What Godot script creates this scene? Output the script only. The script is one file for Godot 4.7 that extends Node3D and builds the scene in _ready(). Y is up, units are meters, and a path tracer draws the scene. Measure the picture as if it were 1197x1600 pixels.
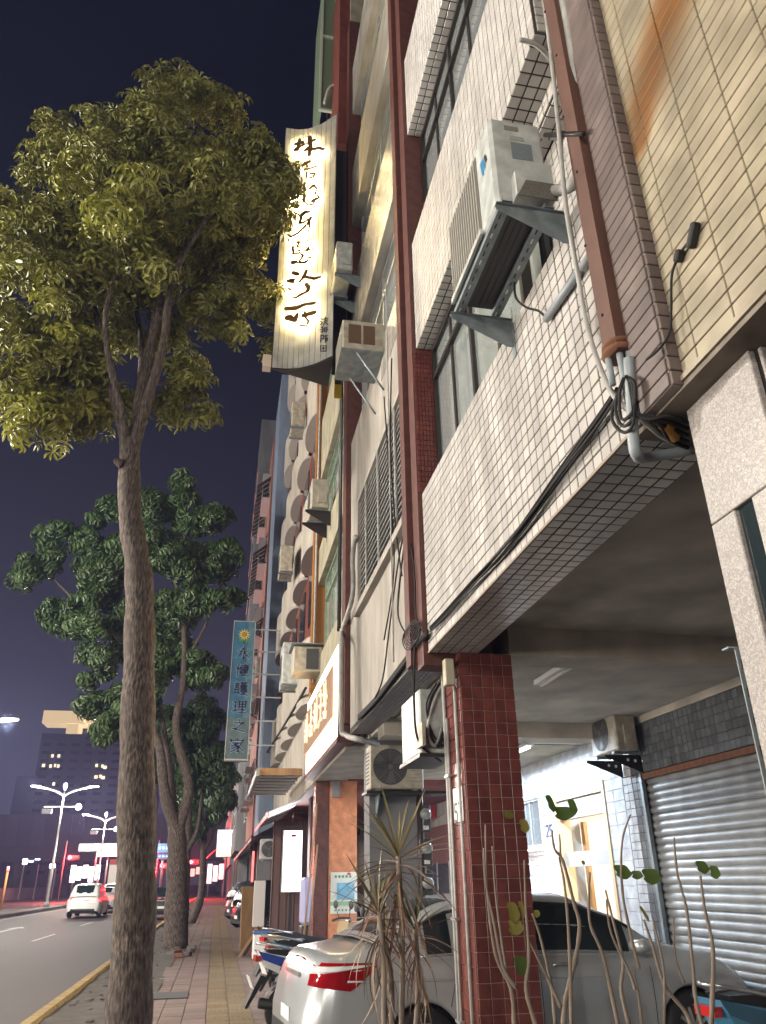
extends Node3D
# Night street: tiled shop-houses with arcades, a row of leaning street trees, a lit dental sign.
# Metres, y up. The street runs along -z, the facades stand in the plane x = FX.
const FX = 1.7
const F = 1194.44
const ROWS = [[0.98101213, -0.07109847, -0.1804445], [-0.01455108, 0.90077955, -0.4340328], [0.19339978, 0.4284171, 0.8826411]]
const EYE = Vector3(0, 1.6, 0)
var rng = RandomNumberGenerator.new()
var M = {}
var taken = {}
var cache = {}

func P(px, py, axis, val):   # the point on a plane (axis 0,1,2 = x,y,z at val) that a photo pixel looks at
	var d = Vector3(px - 598.5, 800.0 - py, -F)
	var w = Vector3(ROWS[0][0] * d.x + ROWS[0][1] * d.y + ROWS[0][2] * d.z, ROWS[1][0] * d.x + ROWS[1][1] * d.y + ROWS[1][2] * d.z, ROWS[2][0] * d.x + ROWS[2][1] * d.y + ROWS[2][2] * d.z)
	return EYE + w * ((val - EYE[axis]) / w[axis])

func numbered(called):
	if not taken.has(called):
		taken[called] = 0
		return called
	taken[called] += 1
	return "%s_%03d" % [called, taken[called]]

func thing(called, label, category, group = "", at = Vector3.ZERO, turn = 0.0):
	var o = Node3D.new()
	o.name = numbered(called)
	add_child(o)
	o.position = at
	o.rotation.y = turn
	o.set_meta("label", label)
	o.set_meta("category", category)
	if group:
		o.set_meta("group", group)
	return o

func struct(called):
	var o = Node3D.new()
	o.name = numbered(called)
	add_child(o)
	o.set_meta("kind", "structure")
	return o

func obj(called, what, m, parent, at = Vector3.ZERO):
	var o = MeshInstance3D.new()
	o.name = called
	if what is SurfaceTool:
		what.generate_normals()
		o.mesh = what.commit()
	else:
		o.mesh = what
	o.material_override = m
	parent.add_child(o, true)
	o.position = at
	return o

func dup(root, at, turn, label):
	var r = root.duplicate()
	r.name = numbered(String(root.name).rstrip("_0123456789"))
	add_child(r)
	r.position = at
	r.rotation.y = turn
	r.set_meta("label", label)
	return r

# ---------- shapes ----------
func S(smooth = false):
	var st = SurfaceTool.new()
	st.begin(Mesh.PRIMITIVE_TRIANGLES)
	st.set_smooth_group(1 if smooth else -1)
	return st

func tri(st, a, b, c):
	st.set_uv(Vector2.ZERO); st.add_vertex(a)
	st.set_uv(Vector2(1, 0)); st.add_vertex(b)
	st.set_uv(Vector2(1, 1)); st.add_vertex(c)

func quad(st, a, b, c, d):   # a b c d run clockwise seen from the front
	st.set_uv(Vector2(0, 0)); st.add_vertex(a)
	st.set_uv(Vector2(1, 0)); st.add_vertex(b)
	st.set_uv(Vector2(1, 1)); st.add_vertex(c)
	st.set_uv(Vector2(0, 0)); st.add_vertex(a)
	st.set_uv(Vector2(1, 1)); st.add_vertex(c)
	st.set_uv(Vector2(0, 1)); st.add_vertex(d)

func hexa(st, v):   # v: 8 corners, bottom 0-3 counterclockwise from above, top 4-7
	quad(st, v[4], v[7], v[6], v[5]); quad(st, v[0], v[1], v[2], v[3])
	for i in 4:
		var j = (i + 1) % 4
		quad(st, v[i], v[i + 4], v[j + 4], v[j])

func bx(st, c, s, b = Basis.IDENTITY):
	var h = s / 2.0
	var v = []
	for y in [-1, 1]:
		for q in [[-1, 1], [1, 1], [1, -1], [-1, -1]]:
			v.append(c + b * Vector3(q[0] * h.x, y * h.y, q[1] * h.z))
	hexa(st, v)

func box2(st, a, b):   # box between two corners
	bx(st, (a + b) / 2.0, (b - a).abs())

func chamfer(s, e):   # chamfered box mesh, shared
	var key = "ch%s_%s" % [s, e]
	if cache.has(key):
		return cache[key]
	var st = S()
	var h = s / 2.0
	var k = Vector3(h.x - e, h.y - e, h.z - e)
	for ax in 3:
		for sg in [-1, 1]:
			var n = Vector3.ZERO; n[ax] = sg
			var u = Vector3.ZERO; u[(ax + 1) % 3] = 1
			var w = Vector3.ZERO; w[(ax + 2) % 3] = 1
			var o = n * h[ax]
			var uu = u * k[(ax + 1) % 3]
			var ww = w * k[(ax + 2) % 3]
			if sg > 0:
				quad(st, o - uu - ww, o - uu + ww, o + uu + ww, o + uu - ww)
			else:
				quad(st, o - uu - ww, o + uu - ww, o + uu + ww, o - uu + ww)
	for ax in 3:   # edge strips along axis ax
		var a1 = (ax + 1) % 3
		var a2 = (ax + 2) % 3
		for s1 in [-1, 1]:
			for s2 in [-1, 1]:
				var p = Vector3.ZERO; p[a1] = s1 * h[a1]; p[a2] = s2 * k[a2]
				var q = Vector3.ZERO; q[a1] = s1 * k[a1]; q[a2] = s2 * h[a2]
				var l = Vector3.ZERO; l[ax] = k[ax]
				if s1 * s2 > 0:
					quad(st, p - l, q - l, q + l, p + l)
				else:
					quad(st, q - l, p - l, p + l, q + l)
	for a in [-1, 1]:
		for b in [-1, 1]:
			for c in [-1, 1]:
				var x = Vector3(a * h.x, b * k.y, c * k.z)
				var y = Vector3(a * k.x, b * h.y, c * k.z)
				var z = Vector3(a * k.x, b * k.y, c * h.z)
				if a * b * c > 0:
					tri(st, x, z, y)
				else:
					tri(st, x, y, z)
	st.generate_normals()
	cache[key] = st.commit()
	return cache[key]

func tube(st, pts, r, n = 6, r2 = -1.0, caps = true):
	if r2 < 0:
		r2 = r
	var rings = []
	var up = Vector3.UP
	for i in pts.size():
		var t = (pts[mini(i + 1, pts.size() - 1)] - pts[maxi(i - 1, 0)]).normalized()
		if absf(t.dot(up)) > 0.97:
			up = Vector3.RIGHT if absf(t.x) < 0.9 else Vector3.BACK
		var a = t.cross(up).normalized()
		var b = t.cross(a)
		up = -b
		var rr = r[i] if r is Array else lerpf(r, r2, float(i) / maxf(1, pts.size() - 1))
		var ring = []
		for k in n:
			var g = TAU * k / n
			ring.append(pts[i] + (a * cos(g) + b * sin(g)) * rr)
		rings.append(ring)
	for i in pts.size() - 1:
		for k in n:
			var m = (k + 1) % n
			quad(st, rings[i][k], rings[i][m], rings[i + 1][m], rings[i + 1][k])
	if caps:
		for k in range(1, n - 1):
			tri(st, rings[0][0], rings[0][k + 1], rings[0][k])
			tri(st, rings[-1][0], rings[-1][k], rings[-1][k + 1])

func spline(pts, per = 5):   # Catmull-Rom through pts
	var out = []
	for i in pts.size() - 1:
		var a = pts[maxi(i - 1, 0)]
		var d = pts[mini(i + 2, pts.size() - 1)]
		for k in per:
			out.append(pts[i].cubic_interpolate(pts[i + 1], a, d, float(k) / per))
	out.append(pts[-1])
	return out

func prism(st, poly, o, u, v, w):   # 2D polygon in plane (u,v) at o, extruded along w
	var idx = Geometry2D.triangulate_polygon(PackedVector2Array(poly))
	var f = func(p, t): return o + u * p.x + v * p.y + w * t
	for i in range(0, idx.size(), 3):
		tri(st, f.call(poly[idx[i]], 1.0), f.call(poly[idx[i + 2]], 1.0), f.call(poly[idx[i + 1]], 1.0))
		tri(st, f.call(poly[idx[i]], 0.0), f.call(poly[idx[i + 1]], 0.0), f.call(poly[idx[i + 2]], 0.0))
	for i in poly.size():
		var j = (i + 1) % poly.size()
		quad(st, f.call(poly[i], 0.0), f.call(poly[j], 0.0), f.call(poly[j], 1.0), f.call(poly[i], 1.0))

func disc(st, c, n, r0, r1, seg = 20, a0 = 0.0, a1 = TAU):   # ring or disc facing n
	var u = n.cross(Vector3.UP if absf(n.y) < 0.9 else Vector3.RIGHT).normalized()
	var v = n.cross(u)
	for k in seg:
		var g = a0 + (a1 - a0) * k / seg
		var h = a0 + (a1 - a0) * (k + 1) / seg
		var p = u * cos(g) + v * sin(g)
		var q = u * cos(h) + v * sin(h)
		quad(st, c + p * r0, c + p * r1, c + q * r1, c + q * r0)

func lathe(st, c, axis, prof, seg = 20):   # prof: [along, radius] pairs
	var u = axis.cross(Vector3.UP if absf(axis.y) < 0.9 else Vector3.RIGHT).normalized()
	var v = axis.cross(u)
	for i in prof.size() - 1:
		for k in seg:
			var g = TAU * k / seg
			var h = TAU * (k + 1) / seg
			var p = u * cos(g) + v * sin(g)
			var q = u * cos(h) + v * sin(h)
			var a = c + axis * prof[i][0]
			var b = c + axis * prof[i + 1][0]
			quad(st, a + p * prof[i][1], b + p * prof[i + 1][1], b + q * prof[i + 1][1], a + q * prof[i][1])

func pieces(parent, called, mesh, mats, xf, limit = 300):   # the largest in view as parts, the rest joined as one
	xf.sort_custom(func(a, b): return a.origin.distance_squared_to(EYE) < b.origin.distance_squared_to(EYE))
	for i in mini(limit, xf.size()):
		var o = MeshInstance3D.new()
		o.name = called
		o.mesh = mesh
		o.material_override = mats[rng.randi() % mats.size()]
		o.transform = xf[i]
		parent.add_child(o, true)
	if xf.size() > limit:
		var mm = MultiMesh.new()
		mm.transform_format = MultiMesh.TRANSFORM_3D
		mm.use_colors = true
		mm.mesh = mesh
		mm.instance_count = xf.size() - limit
		for i in range(limit, xf.size()):
			mm.set_instance_transform(i - limit, xf[i])
			mm.set_instance_color(i - limit, mats[rng.randi() % mats.size()].albedo_color.srgb_to_linear())
		var m = mats[0].duplicate()
		m.albedo_color = Color.WHITE
		m.vertex_color_use_as_albedo = true
		var o = MultiMeshInstance3D.new()
		o.name = called + "_field"
		o.multimesh = mm
		o.material_override = m
		o.set_meta("kind", "stuff")
		parent.add_child(o, true)

func T(at, b = Basis.IDENTITY):
	return Transform3D(b, at)

# ---------- materials ----------
func lin(r, g, b, a = 1.0):
	var c = Color(r, g, b).linear_to_srgb()
	c.a = a
	return c

func noise_tex(key, freq, lo, hi, octaves = 4, sx = 1.0, sy = 1.0, size = 256, kind = FastNoiseLite.TYPE_SIMPLEX_SMOOTH):
	if cache.has(key):
		return cache[key]
	var n = FastNoiseLite.new()
	n.seed = key.hash() % 1000
	n.noise_type = kind
	n.frequency = freq
	n.fractal_octaves = octaves
	var im = Image.create(size, size, false, Image.FORMAT_RGB8)
	for y in size:
		for x in size:
			# tileable: blend the four wrapped copies
			var fx = float(x) / size
			var fy = float(y) / size
			var v = 0.0
			v += n.get_noise_2d(x * sx, y * sy) * (1 - fx) * (1 - fy)
			v += n.get_noise_2d((x - size) * sx, y * sy) * fx * (1 - fy)
			v += n.get_noise_2d(x * sx, (y - size) * sy) * (1 - fx) * fy
			v += n.get_noise_2d((x - size) * sx, (y - size) * sy) * fx * fy
			v = clampf(0.5 + v * 0.95, 0, 1)
			var g = lerpf(lo, hi, v)
			im.set_pixel(x, y, Color(g, g, g))
	cache[key] = ImageTexture.create_from_image(im)
	return cache[key]

func bump_tex(key, freq, octaves = 4, sx = 1.0, sy = 1.0):
	var k = key + "_n"
	if not cache.has(k):
		var im = noise_tex(key, freq, 0, 1, octaves, sx, sy).get_image().duplicate()
		im.bump_map_to_normal_map(3.0)
		cache[k] = ImageTexture.create_from_image(im)
	return cache[k]

func speckle_tex():   # granite: grains of pink, grey, white and black
	var n = FastNoiseLite.new()
	n.noise_type = FastNoiseLite.TYPE_CELLULAR
	n.cellular_return_type = FastNoiseLite.RETURN_CELL_VALUE
	n.frequency = 0.22
	n.seed = 11
	var im = Image.create(512, 512, false, Image.FORMAT_RGB8)
	var pal = [lin(0.36, 0.325, 0.305), lin(0.4, 0.365, 0.345), lin(0.3, 0.265, 0.25), lin(0.24, 0.22, 0.21), lin(0.45, 0.42, 0.4), lin(0.34, 0.3, 0.285)]
	for y in 512:
		for x in 512:
			var v = n.get_noise_2d(x, y) * 0.5 + 0.5
			im.set_pixel(x, y, pal[clampi(int(v * 6.0), 0, 5)])
	return ImageTexture.create_from_image(im)

func stain_tex():   # eight metres of wall: faint dirt and one rust run that spreads down from above
	var n = FastNoiseLite.new()
	n.seed = 5
	n.frequency = 0.02
	n.fractal_octaves = 5
	var im = Image.create(1024, 1024, false, Image.FORMAT_RGB8)
	var path = [P(1062, -40, 0, FX), P(1040, 30, 0, FX), P(1020, 100, 0, FX), P(1003, 160, 0, FX), P(1000, 215, 0, FX)]
	var wid = [0.24, 0.26, 0.26, 0.2, 0.12]
	for r in 1024:
		for c in 1024:
			var v = n.get_noise_2d(c, r)
			var k = 0.9 + 0.2 * v
			var col = Color(k, k, k)
			var y = (1.0 - r / 1024.0) * 8.0
			var z = -c / 1024.0 * 8.0
			if z > -2.6 and y > 4.0 and y < 7.6:
				var best = 0.0
				for i in 4:
					var a = Vector2(path[i].y, path[i].z)
					var b = Vector2(path[i + 1].y, path[i + 1].z)
					var q = Geometry2D.get_closest_point_to_segment(Vector2(y, z), a, b)
					var t = a.distance_to(q) / a.distance_to(b)
					best = maxf(best, 1.0 - Vector2(y, z).distance_to(q) / lerpf(wid[i], wid[i + 1], t) * (0.8 + 0.5 * v))
				var s = smoothstep(0.0, 0.9, best + 0.5 * v * float(best > 0)) * 0.8
				col = col.lerp(Color(0.72, 0.45, 0.19) * k, clampf(s, 0, 0.85))
			im.set_pixel(c, r, col)
	return ImageTexture.create_from_image(im)

func mat(c, rough = 0.7, metal = 0.0, tex = null, scale = 1.0, bump = null, bscale = 0.5):
	var m = StandardMaterial3D.new()
	m.albedo_color = c
	m.roughness = rough
	m.metallic = metal
	if tex:
		m.albedo_texture = tex
	if bump:
		m.normal_enabled = true
		m.normal_texture = bump
		m.normal_scale = bscale
	if tex or bump:
		m.uv1_triplanar = true
		m.uv1_world_triplanar = true
		m.uv1_scale = Vector3.ONE * scale if scale is float else scale
	return m

func shades(c, n, spread, rough, metal, tex, scale, bump = null, bscale = 0.4):   # tonal variants of one material
	var out = []
	for i in n:
		var k = 1.0 + spread * (2.0 * i / (n - 1) - 1.0)
		out.append(mat(lin(c.x * k, c.y * k * (1.0 + 0.01 * (i % 3 - 1)), c.z * k * (1.0 + 0.02 * (i % 2))), rough, metal, tex, scale, bump, bscale))
	return out

func glow(c, e):
	var m = StandardMaterial3D.new()
	m.albedo_color = Color(0.8, 0.8, 0.8)
	m.emission_enabled = true
	m.emission = c
	m.emission_energy_multiplier = e
	return m

func omni(parent, at, c, e, size = 0.1):
	var l = OmniLight3D.new()
	parent.add_child(l, true)
	l.name = "bulb_light"
	l.position = at
	l.light_color = c
	l.light_energy = e
	l.light_size = size
	l.omni_range = 60.0
	l.omni_attenuation = 2.0
	l.shadow_enabled = true
	return l

func area(parent, at, face, c, e, w, h, up = Vector3.UP):   # an area light at `at` shining along `face`
	var l = AreaLight3D.new()
	parent.add_child(l, true)
	l.name = "panel_light"
	l.transform = Transform3D(Basis.looking_at(face, up), at)
	l.light_color = c
	l.light_energy = e
	l.area_size = Vector2(w, h)
	l.area_range = 60.0
	l.shadow_enabled = true
	return l

func make_materials():
	var dirt = noise_tex("dirt", 0.012, 0.72, 1.0, 5)
	var fine = noise_tex("fine", 0.09, 0.8, 1.0, 3)
	var streak = noise_tex("streak", 0.022, 0.78, 1.0, 5, 1.0, 0.3)
	var bark = noise_tex("bark", 0.06, 0.15, 1.0, 5, 1.0, 0.2, 512)
	var grain = noise_tex("grain", 0.35, 0.45, 1.0, 2, 1, 1, 256)
	M.grout = mat(lin(0.07, 0.063, 0.056), 0.9, 0, fine, 2.0)
	M.white_tile = shades(Vector3(0.64, 0.61, 0.57), 5, 0.09, 0.32, 0, streak, 0.45)
	M.yellow_tile = shades(Vector3(0.39, 0.335, 0.235), 5, 0.06, 0.45, 0, stain_tex(), 0.125)
	M.yellow_joint = mat(lin(0.12, 0.095, 0.06), 0.9)
	M.brown_tile = shades(Vector3(0.19, 0.145, 0.13), 4, 0.1, 0.5, 0, dirt, 1.0)
	M.dark_brown_tile = shades(Vector3(0.075, 0.055, 0.052), 4, 0.12, 0.5, 0, dirt, 1.0)
	M.red_tile = shades(Vector3(0.19, 0.052, 0.042), 5, 0.1, 0.3, 0, dirt, 1.4)
	M.red_joint = mat(lin(0.36, 0.22, 0.19), 0.9)
	M.maroon = mat(lin(0.13, 0.045, 0.035), 0.6, 0, dirt, 1.6, bump_tex("dirt", 0.012, 5), 0.4)
	M.grey_tile = shades(Vector3(0.13, 0.14, 0.15), 5, 0.22, 0.3, 0, dirt, 1.4)
	M.pale_tile = shades(Vector3(0.6, 0.62, 0.64), 4, 0.04, 0.25, 0, dirt, 1.0)
	M.plaster = mat(lin(0.4, 0.365, 0.32), 0.85, 0, streak, 0.5, bump_tex("dirt", 0.012, 5), 0.3)
	M.cream = mat(lin(0.5, 0.45, 0.38), 0.85, 0, streak, 0.35)
	M.pale_plaster = mat(lin(0.45, 0.42, 0.36), 0.85, 0, dirt, 0.4)
	M.ceiling = mat(lin(0.6, 0.54, 0.46), 0.9, 0, dirt, 0.35, bump_tex("dirt", 0.012, 5), 0.25)
	M.red_wall = mat(lin(0.2, 0.05, 0.032), 0.7, 0, dirt, 0.6)
	M.pink_wall = mat(lin(0.32, 0.13, 0.1), 0.8, 0, streak, 0.4)
	M.blue_wall = mat(lin(0.2, 0.26, 0.36), 0.8, 0, streak, 0.4)
	M.grey_wall = mat(lin(0.24, 0.24, 0.25), 0.85, 0, streak, 0.2)
	M.orange_wall = mat(lin(0.62, 0.24, 0.11), 0.6, 0, dirt, 1.5)
	M.mosaic = shades(Vector3(0.25, 0.24, 0.235), 4, 0.15, 0.4, 0, fine, 2.0)
	M.granite = mat(Color.WHITE, 0.35, 0, speckle_tex(), 1.1)
	M.dark_glass = mat(lin(0.012, 0.02, 0.022), 0.12)
	M.asphalt = mat(lin(0.085, 0.078, 0.08), 0.75, 0, grain, 0.9, bump_tex("grain", 0.35, 2), 0.5)
	M.arcade_floor = mat(lin(0.36, 0.33, 0.31), 0.5, 0, dirt, 0.5)
	M.paver = shades(Vector3(0.32, 0.225, 0.185), 5, 0.14, 0.8, 0, grain, 1.5)
	M.tactile = shades(Vector3(0.36, 0.26, 0.12), 4, 0.12, 0.8, 0, grain, 1.5)
	M.curb = shades(Vector3(0.38, 0.26, 0.07), 4, 0.14, 0.8, 0, dirt, 1.2)
	M.dirt = mat(lin(0.1, 0.085, 0.07), 0.95, 0, dirt, 0.8, bump_tex("dirt", 0.012, 5), 1.0)
	M.stone = shades(Vector3(0.2, 0.185, 0.17), 4, 0.25, 0.9, 0, grain, 2.0)
	M.line = mat(lin(0.5, 0.5, 0.5), 0.7, 0, grain, 1.0)
	M.bark = mat(lin(0.26, 0.2, 0.165), 0.9, 0, bark, 1.0, bump_tex("bark", 0.06, 5, 1.0, 0.2), 2.0)
	M.frame = mat(lin(0.035, 0.03, 0.028), 0.4, 0.3)
	M.alu = mat(lin(0.42, 0.43, 0.43), 0.4, 0.6)
	M.curtain = mat(lin(0.4, 0.42, 0.38), 0.9, 0, streak, 1.2)
	M.interior = mat(lin(0.03, 0.03, 0.035), 0.9)  # shade of unlit rooms put into a dark colour
	M.ac = mat(lin(0.6, 0.63, 0.6), 0.45, 0, dirt, 1.6)
	M.ac_old = mat(lin(0.5, 0.45, 0.36), 0.5, 0, dirt, 1.6)
	M.ac_dark = mat(lin(0.05, 0.05, 0.048), 0.6)
	M.ac_grille = mat(lin(0.16, 0.15, 0.13), 0.55, 0, fine, 2.0)
	M.galv = mat(lin(0.28, 0.33, 0.35), 0.45, 0.35, dirt, 2.0)
	M.black = mat(lin(0.015, 0.014, 0.014), 0.6)
	M.wire = mat(lin(0.012, 0.011, 0.011), 0.8)
	M.white_pipe = mat(lin(0.5, 0.49, 0.46), 0.5, 0, dirt, 2.0)
	M.grey_pipe = mat(lin(0.26, 0.29, 0.31), 0.45)
	M.rust = mat(lin(0.24, 0.1, 0.055), 0.85, 0, dirt, 2.5)
	M.duct = mat(lin(0.15, 0.07, 0.05), 0.7, 0, streak, 0.8)
	M.shutter = mat(lin(0.33, 0.34, 0.35), 0.5, 0.25, dirt, 0.8)
	M.brown_shutter = mat(lin(0.16, 0.07, 0.06), 0.5, 0.1)
	M.steel = mat(lin(0.5, 0.5, 0.5), 0.3, 0.8)
	M.white_paint = mat(lin(0.7, 0.7, 0.68), 0.5)
	M.wood = mat(lin(0.34, 0.2, 0.09), 0.6, 0, streak, 1.0)
	M.green_metal = mat(lin(0.22, 0.3, 0.2), 0.5, 0, dirt, 1.0)
	M.red_plastic = mat(lin(0.45, 0.03, 0.03), 0.4)
	M.blue_paint = mat(lin(0.02, 0.06, 0.32), 0.25)
	M.glass = mat(lin(0.6, 0.66, 0.66, 0.18), 0.05)
	M.glass.transparency = BaseMaterial3D.TRANSPARENCY_ALPHA
	M.leaf = mat(lin(0.1, 0.115, 0.03), 0.5)
	M.leaf.backlight_enabled = true
	M.leaf.backlight = Color(0.3, 0.32, 0.1)
	M.leaf2 = mat(lin(0.06, 0.09, 0.035), 0.5)
	M.leaf2.backlight_enabled = true
	M.leaf2.backlight = Color(0.15, 0.2, 0.08)

func _ready():
	rng.seed = 7
	# camera
	var cam = Camera3D.new()
	cam.name = "camera"
	add_child(cam)
	cam.fov = 67.626
	cam.near = 0.05
	cam.far = 3000.0
	cam.transform = Transform3D(Basis(Vector3(ROWS[0][0], ROWS[1][0], ROWS[2][0]), Vector3(ROWS[0][1], ROWS[1][1], ROWS[2][1]), Vector3(ROWS[0][2], ROWS[1][2], ROWS[2][2])).orthonormalized(), EYE)
	cam.current = true
	# night sky with the town's glow low down
	var env = Environment.new()
	var sky = Sky.new()
	var sm = ProceduralSkyMaterial.new()
	sm.sky_top_color = lin(0.0015, 0.002, 0.006)
	sm.sky_horizon_color = lin(0.06, 0.06, 0.092)
	sm.sky_curve = 0.2
	sm.ground_horizon_color = lin(0.06, 0.055, 0.07)
	sm.ground_bottom_color = lin(0.01, 0.01, 0.012)
	sm.sun_angle_max = 0.0
	sky.sky_material = sm
	env.background_mode = Environment.BG_SKY
	env.sky = sky
	env.tonemap_mode = Environment.TONE_MAPPER_LINEAR
	env.tonemap_exposure = 1.15
	env.fog_enabled = true
	env.fog_density = 0.001
	env.fog_light_color = Color(0.66, 0.7, 0.95)
	env.sdfgi_enabled = true
	env.ssao_enabled = true
	env.ssil_enabled = true
	var we = WorldEnvironment.new()
	we.name = "world_environment"
	we.environment = env
	add_child(we)
	make_materials()
	# large structure
	ground()
	white_building()
	yellow_building()
	arcade()
	beige_building()
	sign_building()
	balcony_building()
	far_row()
	# objects
	street_lamps()
	dental_sign()
	lightbox_sign()
	blue_sign()
	aircons()
	trees()
	vehicles()
	plants()
	arcade_things()
	pavement_things()
	cables()
	far_things()
	unseen_shops_across_road()

func ground():
	var g = struct("ground")
	var st = S()
	quad(st, Vector3(-400, -0.02, -900), Vector3(400, -0.02, -900), Vector3(400, -0.02, 120), Vector3(-400, -0.02, 120))
	obj("soil", st, M.dirt, g)
	var road = struct("road")
	st = S()
	quad(st, Vector3(-26, -0.14 + 0.125, -400), Vector3(-2.25, -0.015, -400), Vector3(-2.25, -0.015, 90), Vector3(-26, -0.015, 90))
	obj("asphalt", st, M.asphalt, road)
	for k in 26:   # lane dashes and edge lines
		st = S()
		var z0 = 20.0 - k * 10.0
		quad(st, Vector3(-5.75, -0.011, z0 - 4), Vector3(-5.63, -0.011, z0 - 4), Vector3(-5.63, -0.011, z0), Vector3(-5.75, -0.011, z0))
		obj("lane_dash", st, M.line, road)
	for q in [[-11.1, 0.12]]:
		st = S()
		quad(st, Vector3(q[0], -0.011, -220), Vector3(q[0] + q[1], -0.011, -220), Vector3(q[0] + q[1], -0.011, 60), Vector3(q[0], -0.011, 60))
		obj("edge_line", st, M.line, road)
	for k in 2:   # turn arrows painted on the lane
		st = S()
		var c = Vector3(-8.2 - 2.0 * k, -0.011, -38)
		quad(st, c + Vector3(-0.1, 0, -1.2), c + Vector3(0.1, 0, -1.2), c + Vector3(0.1, 0, 2), c + Vector3(-0.1, 0, 2))
		tri(st, c + Vector3(-0.4, 0, -1.2), c + Vector3(0, 0, -2.6), c + Vector3(0.4, 0, -1.2))
		obj("lane_arrow", st, M.line, road)
	var med = struct("median")
	for k in 60:
		var o = obj("kerb_stone", chamfer(Vector3(0.9, 0.3, 1.98), 0.04), M.stone[k % 4], med)
		o.position = Vector3(-12.0, 0.05, 8 - k * 2.0)
	# kerb, planting strip
	var kerb = struct("kerb")
	var kx = []
	for k in 110:
		kx.append(T(Vector3(-2.17, -0.02, 1.0 - k * 1.0), Basis.from_euler(Vector3(0, rng.randf_range(-0.004, 0.004), 0))))
	pieces(kerb, "kerb_stone", chamfer(Vector3(0.19, 0.2, 0.985), 0.03), M.curb, kx)
	var strip = struct("planting_strip")
	st = S()
	for k in 130:
		var z0 = 2.0 - k * 0.8
		for i in 4:
			var f = func(a, b): return Vector3(-2.08 + a * 0.32, 0.005 + 0.035 * absf(sin(a * 5.1 + b * 2.7)) * absf(sin(b * 1.3 + a)), 2.0 - b * 0.8)
			quad(st, f.call(i, k + 1), f.call(i + 1, k + 1), f.call(i + 1, k), f.call(i, k))
	obj("soil", st, M.dirt, strip)
	var sx = []
	for k in 240:
		var b = Basis.from_euler(Vector3(rng.randf() * TAU, rng.randf() * TAU, rng.randf() * TAU)).scaled(Vector3(1, 0.5, 1) * rng.randf_range(0.25, 0.75))
		sx.append(T(Vector3(rng.randf_range(-2.0, -0.95), 0.03, rng.randf_range(-60, -8)), b))
	pieces(strip, "rubble_stone", chamfer(Vector3(0.16, 0.09, 0.12), 0.03), M.stone, sx, 150)
	# pavement of square pavers with a tactile strip
	var pave = struct("pavement")
	st = S()
	box2(st, Vector3(-0.9, -0.12, -130), Vector3(1.72, -0.012, 3))
	obj("bed", st, M.grout, pave)
	var px = []
	var tx = []
	for k in 220:
		for i in 9:
			var x = -0.75 + i * 0.3
			if i == 3:
				continue
			var t = T(Vector3(x, -0.012 + rng.randf_range(0, 0.004), -2.0 - k * 0.3), Basis.from_euler(Vector3(rng.randf_range(-0.006, 0.006), 0, rng.randf_range(-0.006, 0.006))))
			if k < 28:
				continue
			px.append(t)
		if k >= 28:
			for i in 1:
				tx.append(T(Vector3(0.15 + i * 0.3, -0.009, -2.0 - k * 0.3)))
			tx.append(T(Vector3(0.45, -0.008, -2.0 - k * 0.3)))
	px = px.filter(func(t): return absf(t.origin.x - 0.45) > 0.1)
	pieces(pave, "paver", chamfer(Vector3(0.292, 0.05, 0.292), 0.005), M.paver, px)
	var tm = S()
	for g2 in 1:
		bx(tm, Vector3.ZERO, Vector3(0.292, 0.05, 0.292))
		for q in 4:
			bx(tm, Vector3(-0.11 + q * 0.073, 0.0275, 0), Vector3(0.03, 0.005, 0.27))
	tm.generate_normals()
	pieces(pave, "tactile_paver", tm.commit(), M.tactile, tx)
	st = S()
	bx(st, P(262, 1556, 1, 0.02), Vector3(0.62, 0.02, 0.75))
	var cover = obj("utility_cover", st, mat(lin(0.05, 0.05, 0.05), 0.8), pave)
	cover.position.y = 0.001
	var fl = struct("arcade_floor")
	st = S()
	box2(st, Vector3(1.72, -0.12, -130), Vector3(14, -0.002, 6))
	obj("slab", st, M.arcade_floor, fl)

func tile_wall_x(parent, called, x, z0, z1, y0, y1, tw, th, mats, limit, gap = 0.012, skip = null, mirror = -1.0):
	# tiles on a wall facing -x (mirror -1) or +x
	var nz = roundi((z1 - z0) / tw)
	var ny = roundi((y1 - y0) / th)
	var dz = (z1 - z0) / nz
	var dy = (y1 - y0) / ny
	var xf = []
	for i in nz:
		for j in ny:
			var c = Vector3(x, y0 + (j + 0.5) * dy, z0 + (i + 0.5) * dz)
			if skip and skip.call(c):
				continue
			xf.append(T(c + Vector3(rng.randf_range(-0.0012, 0.0012), 0, 0), Basis.from_euler(Vector3(rng.randf_range(-0.004, 0.004), rng.randf_range(-0.006, 0.006), rng.randf_range(-0.006, 0.006)))))
	pieces(parent, called, chamfer(Vector3(0.014, dy - gap, dz - gap), 0.003), mats, xf, limit)

func tile_wall_z(parent, called, z, x0, x1, y0, y1, tw, th, mats, limit, gap = 0.012):
	var nx = roundi((x1 - x0) / tw)
	var ny = roundi((y1 - y0) / th)
	var dx = (x1 - x0) / nx
	var dy = (y1 - y0) / ny
	var xf = []
	for i in nx:
		for j in ny:
			xf.append(T(Vector3(x0 + (i + 0.5) * dx, y0 + (j + 0.5) * dy, z + rng.randf_range(-0.001, 0.001)), Basis.from_euler(Vector3(rng.randf_range(-0.005, 0.005), rng.randf_range(-0.005, 0.005), 0))))
	pieces(parent, called, chamfer(Vector3(dx - gap, dy - gap, 0.014), 0.003), mats, xf, limit)

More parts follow.
